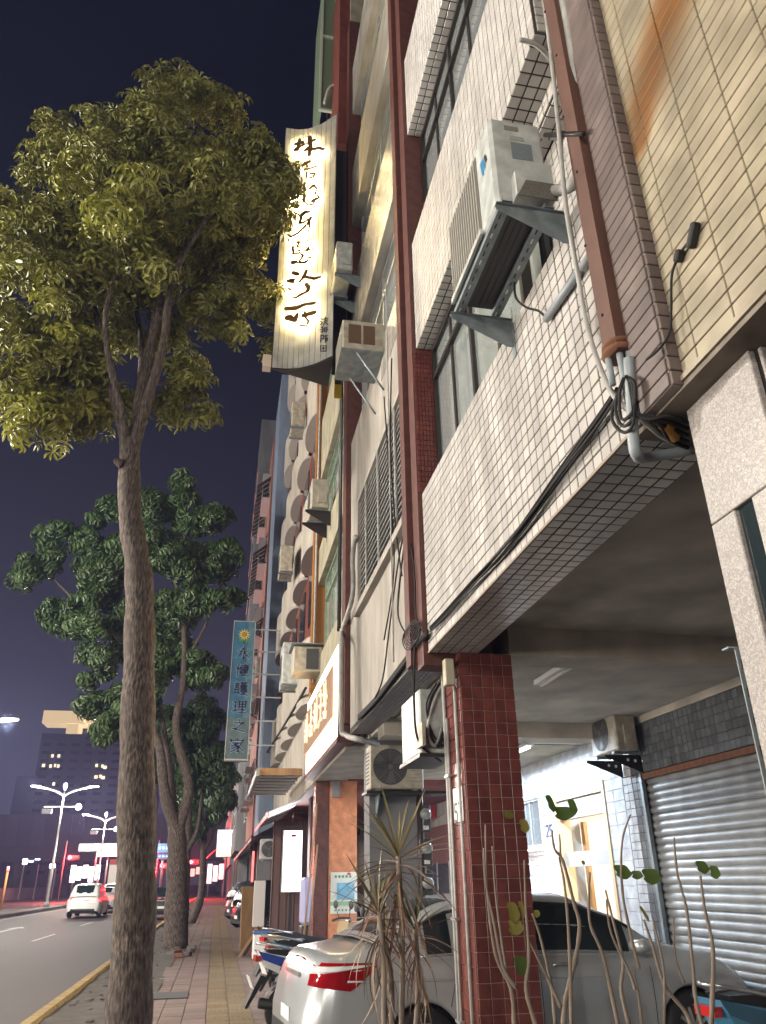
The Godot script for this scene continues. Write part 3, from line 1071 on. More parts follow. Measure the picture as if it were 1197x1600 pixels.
func balcony_building():
	var b = thing("balcony_building", "apartment building with rows of rounded cream balconies on red walls", "building")
	var z0 = -27.6
	var z1 = -15.75
	var st = S()
	box2(st, Vector3(1.75, 3.3, z0), Vector3(9, 22, z1))
	obj("wall", st, M.red_wall, b)
	for f in 5:
		var y = 5.0 + f * 3.55
		for k in 5:
			var zc = z1 - 1.2 - k * 2.25
			var bal = Node3D.new()
			bal.name = "balcony"
			b.add_child(bal, true)
			bal.position = Vector3(1.75, y, zc)
			var outer = []
			for i in 13:
				var t = PI * i / 12.0
				outer.append(Vector2(-0.08 - 0.2 * sin(t), -0.98 * cos(t)))
			st = S(true)
			for i in 12:
				var p = outer[i]
				var q = outer[i + 1]
				quad(st, Vector3(p.x, 1.35, p.y), Vector3(q.x, 1.35, q.y), Vector3(q.x, 0, q.y), Vector3(p.x, 0, p.y))
			obj("parapet", st, M.cream, bal)
			st = S()
			var poly = []
			for p in outer:
				poly.append(p)
			poly.append(Vector2(0, 0.98)); poly.append(Vector2(0, -0.98))
			prism(st, poly, Vector3(0, -0.06, 0), Vector3.RIGHT, Vector3.BACK, Vector3(0, 0.07, 0))
			obj("slab", st, mat(lin(0.36, 0.33, 0.3), 0.9), bal)
			st = S()
			prism(st, poly, Vector3(0, 1.33, 0), Vector3.RIGHT, Vector3.BACK, Vector3(0, 0.03, 0))
			obj("coping", st, M.cream, bal)
			st = S()
			box2(st, Vector3(-0.03, 2.0, -0.6), Vector3(-0.002, 3.3, 0.6))
			obj("window", st, M.dark_glass, bal)
	st = S()
	box2(st, Vector3(1.72, 3.3, z0), Vector3(1.749, 4.95, z1))
	obj("lower_wall", st, M.cream, b)
	# blue grey end pier
	st = S()
	box2(st, Vector3(1.27, 3.0, -31.2), Vector3(4, 21.5, -27.65))
	obj("blue_pier", st, M.blue_wall, b)
	# ground floor shop piers
	for k in 4:
		st = S()
		box2(st, Vector3(1.95, 0, -18.5 - k * 4.2), Vector3(2.45, 3.3, -18.05 - k * 4.2))
		obj("pillar", st, M.maroon, b)

func far_row():
	var specs = [
		["red_house", "narrow brick-red house with brown corrugated awnings beyond the blue pier", M.pink_wall, 1.2, -38.5, -31.3, 20.5],
		["cream_house", "far cream house front with barred windows beyond the red house", M.cream, 1.6, -47, -38.6, 17.0],
		["grey_tower", "tall plain grey apartment block standing beyond the brick-red house", M.grey_wall, 0.9, -62, -47.2, 31.5],
		["dim_house", "dim four-storey house beyond the grey apartment block", M.plaster, 1.7, -84, -62.2, 14.0],
		["dark_house", "low dark house at the far end of the pavement", M.grey_wall, 1.2, -120, -84.2, 11.0]]
	for s in specs:
		var b = thing(s[0], s[1], "building")
		var st = S()
		box2(st, Vector3(s[3], 3.2, s[4]), Vector3(9, s[6], s[5]))
		obj("wall", st, s[2], b)
		var n = int((s[5] - s[4]) / 3.4)
		for k in n + 1:
			st = S()
			box2(st, Vector3(s[3] + 0.25, 0, s[5] - 0.4 - k * 3.4), Vector3(s[3] + 0.75, 3.2, s[5] - k * 3.4))
			obj("pillar", st, M.maroon if k % 2 else M.grey_wall, b)
		for f in int((s[6] - 4.0) / 3.3):
			for k in n:
				var zc = s[5] - 1.8 - k * 3.4
				var y = 4.6 + f * 3.3
				st = S()
				box2(st, Vector3(s[3] - 0.05, y - 0.05, zc - 0.95), Vector3(s[3] - 0.001, y + 1.45, zc + 0.95))
				var w = obj("window", st, M.alu, b)
				st = S()
				box2(st, Vector3(s[3] - 0.06, y, zc - 0.9), Vector3(s[3] - 0.051, y + 1.4, zc + 0.9))
				obj("pane", st, M.dark_glass, w)
				if s[0] != "grey_tower":
					st = S()
					for q in 9:
						box2(st, Vector3(s[3] - 0.35, y - 0.1, zc - 1.0 + q * 0.25 - 0.01), Vector3(s[3] - 0.33, y + 1.1, zc - 1.0 + q * 0.25 + 0.01))
					box2(st, Vector3(s[3] - 0.36, y + 1.1, zc - 1.05), Vector3(s[3] - 0.0, y + 1.13, zc + 1.05))
					box2(st, Vector3(s[3] - 0.36, y - 0.14, zc - 1.05), Vector3(s[3] - 0.0, y - 0.1, zc + 1.05))
					obj("window_bars", st, M.alu, w)
	# corrugated brown awnings on the red house
	for k in 4:
		var a = thing("awning", ["lowest brown corrugated awning on the brick-red house", "second brown corrugated awning up the brick-red house", "third brown corrugated awning up the brick-red house", "topmost brown corrugated awning on the brick-red house"][k], "awning", "corrugated awnings on the red house")
		var st = S()
		for i in 12:
			var z = -37.6 + i * 0.5
			quad(st, Vector3(1.2, 8.4 + k * 3.4, z), Vector3(1.2, 8.4 + k * 3.4, z + 0.25), Vector3(0.6, 7.9 + k * 3.4, z + 0.25), Vector3(0.6, 7.9 + k * 3.4, z))
			quad(st, Vector3(1.2, 8.4 + k * 3.4, z + 0.25), Vector3(1.2, 8.36 + k * 3.4, z + 0.5), Vector3(0.6, 7.86 + k * 3.4, z + 0.5), Vector3(0.6, 7.9 + k * 3.4, z + 0.25))
		obj("sheet", st, mat(lin(0.12, 0.1, 0.085), 0.7), a)
		st = S(true)
		for z in [-37.5, -32.0]:
			tube(st, [Vector3(1.19, 7.6 + k * 3.4, z), Vector3(0.64, 7.88 + k * 3.4, z)], 0.025, 5)
		obj("strut", st, M.frame, a)

func street_lamps():
	var l = thing("street_lamp", "tall white twin-arm street lamp on the median, the one beside the waiting white hatchback", "street lamp", "median street lamps", Vector3(-12.1, 0.0, -67))
	var st = S(true)
	tube(st, [Vector3(0, 0.2, 0), Vector3(0, 2.5, 0), Vector3(0, 8.2, 0)], [0.11, 0.09, 0.06], 12)
	obj("pole", st, M.white_paint, l)
	st = S(true)
	tube(st, [Vector3(0, 0, 0), Vector3(0, 0.5, 0)], 0.2, 12)
	obj("base", st, M.grey_wall, l)
	for s in [-1, 1]:
		st = S(true)
		tube(st, spline([Vector3(0, 7.9, 0), Vector3(s * 0.5, 8.2, 0), Vector3(s * 1.3, 8.45, 0), Vector3(s * 2.2, 8.62, 0)]), [0.09, 0.09, 0.08, 0.08, 0.08, 0.08, 0.08, 0.07, 0.07, 0.07, 0.07, 0.07, 0.06, 0.06, 0.06, 0.06], 8)
		obj("arm", st, M.white_paint, l)
		obj("lamp_head", chamfer(Vector3(0.75, 0.09, 0.28), 0.03), M.white_paint, l, Vector3(s * 2.15, 8.64, 0))
		st = S()
		quad(st, Vector3(s * 2.15 - 0.3, 8.59, -0.11), Vector3(s * 2.15 - 0.3, 8.59, 0.11), Vector3(s * 2.15 + 0.3, 8.59, 0.11), Vector3(s * 2.15 + 0.3, 8.59, -0.11))
		obj("led_panel", st, glow(Color(1.0, 0.98, 0.95), 25.0), l)
		omni(l, Vector3(s * 2.15, 8.5, 0), Color(1.0, 0.965, 0.91), 140.0, 0.3)
	st = S(true)
	tube(st, [Vector3(-1.3, 7.1, 0), Vector3(1.3, 7.1, 0)], 0.035, 6)
	obj("cross_bar", st, M.white_paint, l)
	st = S(true)
	lathe(st, Vector3(1.2, 7.1, 0), Vector3.UP, [[-0.24, 0.001], [-0.2, 0.14], [0, 0.24], [0.2, 0.14], [0.24, 0.001]], 14)
	obj("globe", st, glow(Color(0.95, 0.97, 1.0), 9.0), l)
	st = S()
	box2(st, Vector3(-1.4, 6.6, -0.2), Vector3(-0.7, 6.95, 0.2))
	obj("camera_box", st, M.white_paint, l)
	st = S(true)
	lathe(st, Vector3(0, 8.6, 0), Vector3.UP, [[-0.3, 0.05], [0.0, 0.16], [0.2, 0.13], [0.3, 0.001]], 12)
	obj("beacon", st, glow(Color(0.1, 0.2, 1.0), 4.0), l)
	dup(l, Vector3(-12.4, 0, -95), 0.0, "tall white twin-arm street lamp beside the red signal gantry")
	dup(l, Vector3(-12.1, 0, -39), 0.0, "twin-arm street lamp whose glowing arm end reaches over the road by the pale line")
	dup(l, Vector3(-12.1, 0, -11), 0.0, "twin-arm street lamp across the road from the dental sign")
	dup(l, Vector3(-12.1, 0, 17), 0.0, "twin-arm street lamp across the road from the yellow tiled building")

func stroke(st, pts, w, n, t):   # a brush stroke: flat ribbon with thickness t along normal n
	for i in pts.size() - 1:
		var a = pts[i]
		var b = pts[i + 1]
		var d = (b - a).normalized()
		var s = d.cross(n).normalized()
		var wa = w[mini(i, w.size() - 1)] / 2.0
		var wb = w[mini(i + 1, w.size() - 1)] / 2.0
		var poly = []
		for k in 5:
			var g = PI / 2 + PI * k / 4.0
			poly.append(a + d * cos(g) * wa + s * sin(g) * wa)
		for k in 5:
			var g = -PI / 2 + PI * k / 4.0
			poly.append(b + d * cos(g) * wb + s * sin(g) * wb)
		for k in range(1, poly.size() - 1):
			tri(st, poly[0] + n * t, poly[k] + n * t, poly[k + 1] + n * t)
			tri(st, poly[0], poly[k + 1], poly[k])
		for k in poly.size():
			var m = (k + 1) % poly.size()
			quad(st, poly[k], poly[m], poly[m] + n * t, poly[k] + n * t)

const DENTAL = [   # brush strokes in photo crop pixels: [offset y, strokes: [width, x, y, x, y ...]]
	[190, [[22, 375, 265, 368, 320, 352, 385], [24, 335, 312, 410, 295], [18, 358, 340, 322, 385], [14, 370, 352, 430, 318, 505, 292], [28, 495, 232, 505, 330, 490, 445], [22, 470, 300, 545, 266], [22, 500, 342, 445, 385], [24, 512, 376, 600, 360, 665, 378]]],
	[190, [[22, 420, 560, 490, 517], [16, 440, 530, 468, 580], [12, 430, 612, 505, 600, 577, 580], [16, 512, 656, 552, 665, 540, 703, 500, 707]]],
	[190, [[18, 272, 972, 350, 945], [14, 310, 912, 325, 962], [14, 300, 1000, 300, 1060], [14, 330, 995, 355, 1008, 345, 1060], [10, 305, 1030, 342, 1030], [13, 367, 905, 418, 918, 440, 1005, 475, 1035, 530, 1030, 555, 990], [14, 500, 840, 545, 803, 580, 850, 562, 900, 600, 940], [18, 525, 990, 600, 947]]],
	[190, [[22, 388, 1163, 440, 1122, 492, 1116], [16, 400, 1172, 376, 1248, 425, 1243, 512, 1182], [14, 512, 1182, 470, 1262, 350, 1378, 268, 1415, 250, 1392], [12, 492, 1192, 492, 1280, 480, 1345]]],
	[370, [[12, 338, 105, 386, 105], [12, 362, 105, 352, 160], [11, 342, 166, 382, 165], [14, 295, 165, 300, 240], [12, 302, 242, 380, 236, 376, 200, 320, 210], [8, 455, 100, 500, 76, 516, 105, 480, 125], [8, 440, 160, 480, 180], [10, 450, 192, 546, 190], [9, 487, 150, 480, 200], [10, 415, 212, 470, 210], [14, 395, 247, 416, 262, 370, 340], [15, 365, 350, 430, 350, 470, 328], [22, 290, 350, 325, 343], [13, 480, 286, 510, 285]]],
	[370, [[24, 303, 470, 352, 486], [20, 240, 567, 300, 575], [14, 255, 556, 312, 550], [11, 245, 650, 268, 675], [18, 455, 450, 430, 512, 375, 575], [22, 440, 516, 550, 540, 620, 522], [24, 455, 600, 482, 640, 470, 690], [15, 470, 690, 400, 722, 330, 770, 286, 755]]],
	[370, [[27, 218, 897, 330, 890, 430, 848, 553, 830], [36, 235, 1002, 262, 1000], [26, 270, 1020, 320, 1030, 350, 960], [11, 440, 926, 430, 968], [27, 420, 976, 550, 940], [12, 440, 990, 480, 1040, 460, 1105, 375, 1090]]]]

func dental_sign():
	var s = thing("dental_sign", "tall curved white slatted sign with glowing brushed Chinese characters", "sign")
	var plan = [Vector2(0.32, -10.87), Vector2(0.56, -10.87), Vector2(0.8, -10.8), Vector2(1.05, -10.63), Vector2(1.3, -10.37)]
	var zat = func(x):
		if x <= plan[0].x:
			return plan[0].y
		for i in 4:
			if x <= plan[i + 1].x:
				return lerpf(plan[i].y, plan[i + 1].y, (x - plan[i].x) / (plan[i + 1].x - plan[i].x))
		return plan[4].y
	var y0 = 9.55
	var y1 = 15.55
	var slat_mat = mat(lin(0.56, 0.57, 0.55), 0.5, 0, noise_tex("dirt", 0.012, 0.72, 1.0, 5), 0.8)
	for k in 11:
		var xa = 0.32 + 0.98 * k / 11.0
		var xb = 0.32 + 0.98 * (k + 1) / 11.0
		var a = Vector3(xa, 0, zat.call(xa))
		var b = Vector3(xb, 0, zat.call(xb))
		var d = (b - a).normalized()
		var o = obj("slat", chamfer(Vector3(a.distance_to(b) - 0.006, y1 - y0, 0.024), 0.004), slat_mat, s, (a + b) / 2.0 + Vector3(0, (y0 + y1) / 2, 0))
		o.rotation.y = atan2(-d.z, d.x)
	# dark body behind the slats, thin at the outer edge and thick towards the house
	var st = S()
	var poly = [Vector2(0.31, -10.9), Vector2(0.56, -10.9), Vector2(0.8, -10.83), Vector2(1.05, -10.66), Vector2(1.31, -10.4), Vector2(1.34, -11.25)]
	prism(st, poly, Vector3(0, y0 - 0.02, 0), Vector3.RIGHT, Vector3.BACK, Vector3(0, y1 - y0 + 0.02, 0))
	obj("body", st, mat(lin(0.05, 0.042, 0.036), 0.7), s)
	st = S()
	box2(st, Vector3(0.16, 9.55, -11.02), Vector3(0.3, 9.8, -10.86))
	obj("end_box", st, mat(lin(0.6, 0.5, 0.42), 0.6), s)
	st = S()
	for y in [9.9, 12.3, 14.7]:
		box2(st, Vector3(1.34, y, -11.1), Vector3(1.75, y + 0.08, -11.02))
	obj("wall_arms", st, M.frame, s)
	st = S()
	box2(st, Vector3(1.36, 9.6, -10.98), Vector3(1.6, 15.2, -10.92))
	obj("dark_gap_sheet", st, mat(lin(0.04, 0.036, 0.034), 0.7), s)  # dark sheet across the gap between sign and pilaster
	var on_panel = func(px, py):
		var z = -10.75
		var p = Vector3.ZERO
		for i in 5:
			p = P(px, py, 2, z)
			z = zat.call(p.x)
		return p
	var n = Vector3(-0.25, 0, 1).normalized()
	var k0 = 7.617
	var dark = mat(lin(0.16, 0.085, 0.03), 0.5)
	var back = glow(Color(1.0, 0.88, 0.62), 190.0)
	for ch in DENTAL:
		st = S()
		var bk = S()
		var mid = []
		for q in ch[1]:
			var pts = []
			var bpts = []
			for i in range(1, q.size(), 2):
				var p = on_panel.call(420 + q[i] / k0, ch[0] + q[i + 1] / k0)
				pts.append(p + n * 0.075)
				bpts.append(p + n * 0.067)
				mid.append(p)
			var w = q[0] / k0 * 0.028
			stroke(st, pts, [w, w * 1.05, w * 0.8], n, 0.02)
			stroke(bk, bpts, [w * 0.85], n, 0.004)
		var c = obj("character", st, dark, s)
		obj("halo_light_strip", bk, back, c)
		mid.sort_custom(func(a, b): return a.y < b.y)
		for f in [0.12, 0.5, 0.88]:
			var m = mid[int(f * (mid.size() - 1))]
			omni(s, m + n * 0.045, Color(1.0, 0.89, 0.66), 0.03, 0.03)
	# small signature and seal
	var sig = mat(lin(0.03, 0.03, 0.03), 0.6)
	for q in [[970, [[14, 625, 10, 640, 25], [14, 615, 45, 640, 60, 620, 85], [14, 650, 20, 705, 15], [12, 655, 45, 700, 40], [12, 675, 0, 670, 60, 650, 90], [12, 670, 55, 705, 85]]], [1070, [[12, 625, 20, 645, 10, 640, 80], [12, 615, 45, 655, 38], [12, 620, 70, 650, 62], [12, 665, 25, 695, 20, 690, 70, 665, 72, 665, 25], [12, 660, 48, 705, 45]]], [1165, [[12, 625, 15, 620, 95], [12, 625, 20, 655, 15, 650, 60, 625, 62], [12, 680, 15, 678, 100], [12, 660, 30, 705, 22], [12, 665, 60, 700, 52, 695, 80]]]]:
		st = S()
		for r in q[1]:
			var pts = []
			for i in range(1, r.size(), 2):
				pts.append(on_panel.call(420 + r[i] / k0, 370 + (q[0] + r[i + 1]) / k0) + n * 0.02)
			stroke(st, pts, [r[0] / k0 * 0.0142], n, 0.006)
		obj("signature", st, sig, s)
	st = S()
	for r in [[620, 1305, 685, 1305], [685, 1305, 685, 1372], [685, 1372, 620, 1372], [620, 1372, 620, 1305], [635, 1335, 670, 1335], [650, 1318, 650, 1360]]:
		stroke(st, [on_panel.call(420 + r[0] / k0, 370 + r[1] / k0) + n * 0.02, on_panel.call(420 + r[2] / k0, 370 + r[3] / k0) + n * 0.02], [0.018], n, 0.006)
	obj("seal", st, sig, s)

const BOXCHARS = [[[110, 870, 105, 1290], [85, 965, 75, 1290], [75, 1130, 125, 1110], [120, 1040, 120, 1180], [88, 1205, 110, 1200]], [[175, 760, 165, 1000, 150, 1200], [165, 912, 196, 915], [150, 1030, 190, 1060], [186, 1060, 180, 1180], [145, 1192, 185, 1170]], [[230, 700, 222, 1110], [260, 580, 265, 840, 255, 1060], [210, 822, 245, 800], [210, 952, 240, 960], [240, 1052, 265, 1040], [246, 720, 240, 1070]], [[325, 490, 320, 590], [300, 562, 340, 570], [325, 600, 318, 900], [300, 742, 335, 730], [318, 900, 285, 1060], [320, 942, 336, 940]], [[400, 340, 400, 470], [372, 400, 372, 510], [405, 490, 415, 600], [365, 552, 420, 580], [370, 620, 375, 720], [400, 640, 395, 720], [365, 702, 405, 700], [400, 720, 390, 800], [365, 842, 405, 830, 400, 900, 370, 905]]]

func lightbox_sign():
	var s = thing("shop_sign", "glowing warm white shop sign with brown board and five cream characters", "sign")
	var x = 1.56
	var a = P(531, 1002, 0, x)
	var b = P(478, 1205, 0, x)
	var z1 = a.z
	var z0 = b.z
	var y1 = a.y
	var y0 = P(529, 1152, 0, x).y
	var st = S()
	box2(st, Vector3(x + 0.006, y0 + 0.006, z0 + 0.006), Vector3(FX + 0.02, y1 - 0.006, z1 - 0.006))
	obj("box", st, mat(lin(0.12, 0.09, 0.075), 0.6), s)
	st = S()
	box2(st, Vector3(x, y0, z0), Vector3(x + 0.005, y1, z1))
	obj("light_panel", st, glow(Color(1.0, 0.86, 0.68), 5.5), s)
	st = S()
	box2(st, Vector3(x - 0.03, y0 - 0.08, z0), Vector3(x + 0.2, y0 - 0.004, z1 + 0.03))
	obj("lower_rail", st, M.maroon, s)
	st = S()
	box2(st, Vector3(x - 0.02, y0, z1 + 0.003), Vector3(x + 0.3, y1 + 0.1, z1 + 0.04))
	obj("end_plate", st, M.maroon, s)
	var q0 = P(477, 1150, 0, x - 0.06)
	var q1 = P(519, 1040, 0, x - 0.06)
	var q2 = P(519, 1118, 0, x - 0.06)
	st = S()
	box2(st, Vector3(x - 0.06, q2.y, z0 + 0.08), Vector3(x - 0.035, q1.y, q1.z))
	var board = obj("board", st, mat(lin(0.22, 0.12, 0.07), 0.6), s)
	for ch in BOXCHARS:
		st = S()
		for q in ch:
			var pts = []
			for i in range(0, q.size(), 2):
				pts.append(P(470 + q[i] / 10.0, 1030 + q[i + 1] / 10.0, 0, x - 0.065))
			stroke(st, pts, [0.055], Vector3(-1, 0, 0), 0.02)
		obj("character", st, glow(Color(1.0, 0.82, 0.55), 0.8), board)
	area(s, Vector3(x - 0.1, (y0 + y1) / 2, (z0 + z1) / 2), Vector3(-1, 0, 0), Color(1.0, 0.86, 0.66), 12.0, z1 - z0, y1 - y0)

const CARE = [[[5, 0.5, 5.6, 1.5], [3.2, 2.6, 5.2, 2.4, 5.2, 9, 4.2, 8.3], [1, 4.2, 3.6, 4.2, 2.6, 6.6, 0.8, 8.4], [8.6, 3, 6, 5], [5.4, 4.4, 7, 7, 9.6, 8.8]],
	[[2.8, 0.5, 1, 4], [1.9, 3, 1.9, 9.5], [4.2, 1.6, 3.2, 4, 4.6, 4.2, 3.4, 7.6], [3.4, 6, 5.2, 8.6, 9.6, 9.2], [5, 1.6, 8.6, 1.6, 8.6, 4.4, 5, 4.4], [4.6, 3, 9.4, 3], [6.8, 0.4, 6.8, 7.8], [5.2, 5.6, 8.6, 5.6], [4.8, 6.8, 9, 6.8]],
	[[1.8, 0.6, 2.4, 1.4], [0.6, 2, 3.6, 2], [1, 3.2, 3.2, 3.2], [1, 4.4, 3.2, 4.4], [1, 5.8, 3.2, 5.8, 3.2, 8, 1, 8, 1, 5.8], [4.4, 1.2, 9.6, 1.2], [5.8, 0.4, 5.8, 2], [8, 0.4, 8, 2], [5.6, 2.2, 4.4, 4], [5.2, 3.2, 5.2, 6], [5.4, 3, 9.2, 3], [5.4, 4, 9, 4], [5.4, 5, 9, 5], [5.2, 6, 9.4, 6], [7.2, 2.2, 7.2, 6], [4.8, 7, 8.6, 7, 6.8, 8.8, 4.2, 9.8], [5.6, 7.6, 7, 8.8, 9.6, 9.8]],
	[[0.6, 1.8, 3.4, 1.8], [2, 1.8, 2, 7.6], [0.8, 4.6, 3.2, 4.6], [0.4, 8, 3.6, 7.2], [4.6, 1.4, 9, 1.4, 9, 5, 4.6, 5, 4.6, 1.4], [4.6, 3.2, 9, 3.2], [6.8, 1.4, 6.8, 9], [4.6, 7, 9, 7], [4, 9, 9.6, 9]],
	[[5, 0.6, 5.8, 1.8], [2, 3, 8, 3, 3.4, 7], [1, 6.8, 3, 7.2, 9.6, 8.8]],
	[[5, 0.3, 5.4, 1.2], [1, 1.8, 1, 3], [1, 1.8, 9, 1.8, 8.4, 3], [2, 3.6, 8, 3.6], [5.4, 3.8, 1.2, 6], [4, 4.6, 6, 6.6, 6, 9, 5, 9.2], [5, 5.6, 1.4, 7.6], [5.6, 7, 1.2, 9.4], [7.8, 4.6, 6.2, 6], [6.2, 6, 9.6, 9]]]

func blue_sign():
	var z = -24.0
	var s = thing("care_home_sign", "tall blue vertical sign with a yellow sunflower and six dark characters", "sign")
	var tl = P(367, 971, 2, z)
	var br = P(385, 1186, 2, z)
	var x0 = tl.x
	var x1 = br.x + 0.02
	var st = S()
	box2(st, Vector3(x0, br.y, z - 0.25), Vector3(x1, tl.y, z))
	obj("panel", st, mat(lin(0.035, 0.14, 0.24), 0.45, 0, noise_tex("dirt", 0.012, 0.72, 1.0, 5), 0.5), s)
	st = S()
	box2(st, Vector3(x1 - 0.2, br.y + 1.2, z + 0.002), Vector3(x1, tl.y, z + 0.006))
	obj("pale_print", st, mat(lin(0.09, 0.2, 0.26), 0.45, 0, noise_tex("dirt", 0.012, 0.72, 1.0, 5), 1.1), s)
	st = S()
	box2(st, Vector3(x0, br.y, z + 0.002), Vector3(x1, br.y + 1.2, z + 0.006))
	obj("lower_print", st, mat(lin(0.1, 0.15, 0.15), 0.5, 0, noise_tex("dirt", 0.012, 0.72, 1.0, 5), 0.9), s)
	st = S()
	box2(st, Vector3(x0 - 0.025, br.y, z - 0.26), Vector3(x0 - 0.001, tl.y, z + 0.02))
	box2(st, Vector3(x1 + 0.001, br.y, z - 0.26), Vector3(x1 + 0.025, tl.y, z + 0.02))
	box2(st, Vector3(x0 - 0.025, br.y - 0.05, z - 0.26), Vector3(x1 + 0.025, br.y - 0.001, z + 0.02))
	box2(st, Vector3(x0 - 0.025, tl.y + 0.001, z - 0.26), Vector3(x1 + 0.025, tl.y + 0.03, z + 0.02))
	obj("frame", st, M.alu, s)
	st = S()
	for k in 6:
		var y = br.y + 0.4 + k * 0.72
		box2(st, Vector3(x1 + 0.026, y, z - 0.15), Vector3(1.6, y + 0.04, z - 0.11))
	obj("wall_arms", st, M.alu, s)
	var c = Vector3(x0 + 0.33, tl.y - 0.42, z + 0.01)
	for k in 12:
		st = S()
		var g = TAU * k / 12
		var d = Vector3(cos(g), sin(g), 0)
		stroke(st, [c + d * 0.08, c + d * 0.17], [0.05, 0.025], Vector3.BACK, 0.006)
		obj("petal", st, mat(lin(0.5, 0.4, 0.06), 0.5), s)
	st = S()
	disc(st, c + Vector3(0, 0, 0.008), Vector3.BACK, 0.0, 0.09, 16)
	obj("flower_eye", st, mat(lin(0.25, 0.14, 0.04), 0.6), s)
	for q in [-1, 1]:
		st = S()
		stroke(st, [c + Vector3(0, -0.24, -0.004), c + Vector3(q * 0.13, -0.17, -0.004)], [0.06, 0.1], Vector3.BACK, 0.004)
		obj("leaf", st, mat(lin(0.04, 0.16, 0.05), 0.6), s)
	var ink = mat(lin(0.02, 0.03, 0.08), 0.5)
	var edge = mat(lin(0.2, 0.3, 0.36), 0.5)
	for i in 6:
		st = S()
		var se = S()
		var o = Vector3(x0 + 0.12 - 0.012 * i * 0.3, tl.y - 0.78 - i * 0.565, z + 0.012)
		for q in CARE[i]:
			var pts = []
			var pe = []
			for k in range(0, q.size(), 2):
				var p = o + Vector3(q[k] * 0.044, -q[k + 1] * 0.044, 0)
				pts.append(p)
				pe.append(p - Vector3(0, 0, 0.004))
			stroke(st, pts, [0.042], Vector3.BACK, 0.004)
			stroke(se, pe, [0.07], Vector3.BACK, 0.002)
		var chr = obj("character", st, ink, s)
		obj("outline", se, edge, chr)

# ---------- air conditioners ----------
func fan_unit(called, label, at, turn, w, h, d, m, fan_x, fan_r, slots = true):
	# outdoor unit: front faces local +z, right end local +x; origin at the middle of its base
	var a = thing(called, label, "air conditioner", "", at, turn)
	obj("casing", chamfer(Vector3(w, h, d), 0.018), m, a, Vector3(0, h / 2, 0))
	var st = S()
	disc(st, Vector3(fan_x, h / 2, d / 2 + 0.003), Vector3.BACK, 0.0, fan_r, 24)
	obj("fan_opening", st, M.ac_dark, a)
	var fan = S()
	for k in 3:
		var g = TAU * k / 3 + 0.5
		var u = Vector3(cos(g), sin(g), 0)
		var v = Vector3(-sin(g), cos(g), 0)
		quad(fan, Vector3(fan_x, h / 2, d / 2 + 0.006) + u * 0.05, Vector3(fan_x, h / 2, d / 2 + 0.006) + u * fan_r * 0.9 - v * fan_r * 0.25, Vector3(fan_x, h / 2, d / 2 + 0.008) + u * fan_r * 0.9 + v * fan_r * 0.35, Vector3(fan_x, h / 2, d / 2 + 0.008) + u * 0.05 + v * 0.04)
	obj("fan_blades", fan, mat(lin(0.09, 0.09, 0.09), 0.5), a)
	var gr = S()
	for k in range(2, 9):
		disc(gr, Vector3(fan_x, h / 2, d / 2 + 0.014), Vector3.BACK, fan_r * k / 8.0 - 0.004, fan_r * k / 8.0, 24)
	for k in 8:
		var g = TAU * k / 8
		var u = Vector3(cos(g), sin(g), 0)
		var v = Vector3(-sin(g), cos(g), 0) * 0.003
		var c = Vector3(fan_x, h / 2, d / 2 + 0.015)
		quad(gr, c + v, c + u * fan_r + v, c + u * fan_r - v, c - v)
	disc(gr, Vector3(fan_x, h / 2, d / 2 + 0.016), Vector3.BACK, 0.0, 0.035, 12)
	obj("fan_guard", gr, mat(lin(0.13, 0.13, 0.13), 0.5), a)
	if slots:
		for k in 9:
			st = S()
			bx(st, Vector3(-w / 2 - 0.002, h * 0.14 + k * h * 0.085, 0), Vector3(0.006, h * 0.03, d * 0.7))
			obj("side_slot", st, M.ac_dark, a)
	st = S()
	bx(st, Vector3(w / 2 + 0.012, h * 0.36, -d * 0.12), Vector3(0.03, h * 0.42, d * 0.5))
	obj("valve_cover", st, m, a)
	for s in [-1, 1]:
		st = S()
		bx(st, Vector3(s * w * 0.34, -0.02, 0), Vector3(0.06, 0.03, d + 0.03))
		obj("foot", st, M.galv, a)
	return a

func bracket(parent, x, z, reach, y, drop, m):   # L bracket: arm reaching -x from the wall at x, with a gusset
	var st = S()
	var poly = [Vector2(0, 0), Vector2(-reach, 0), Vector2(-reach, -0.035), Vector2(-0.05, -drop), Vector2(0, -drop)]
	prism(st, poly, Vector3(x, y, z), Vector3.RIGHT, Vector3.UP, Vector3(0, 0, 0.004))
	box2(st, Vector3(x - reach, y + 0.001, z - 0.02), Vector3(x, y + 0.005, z + 0.022))
	box2(st, Vector3(x - 0.005, y - drop - 0.08, z - 0.022), Vector3(x - 0.001, y + 0.1, z + 0.024))
	return obj("bracket", st, m, parent)

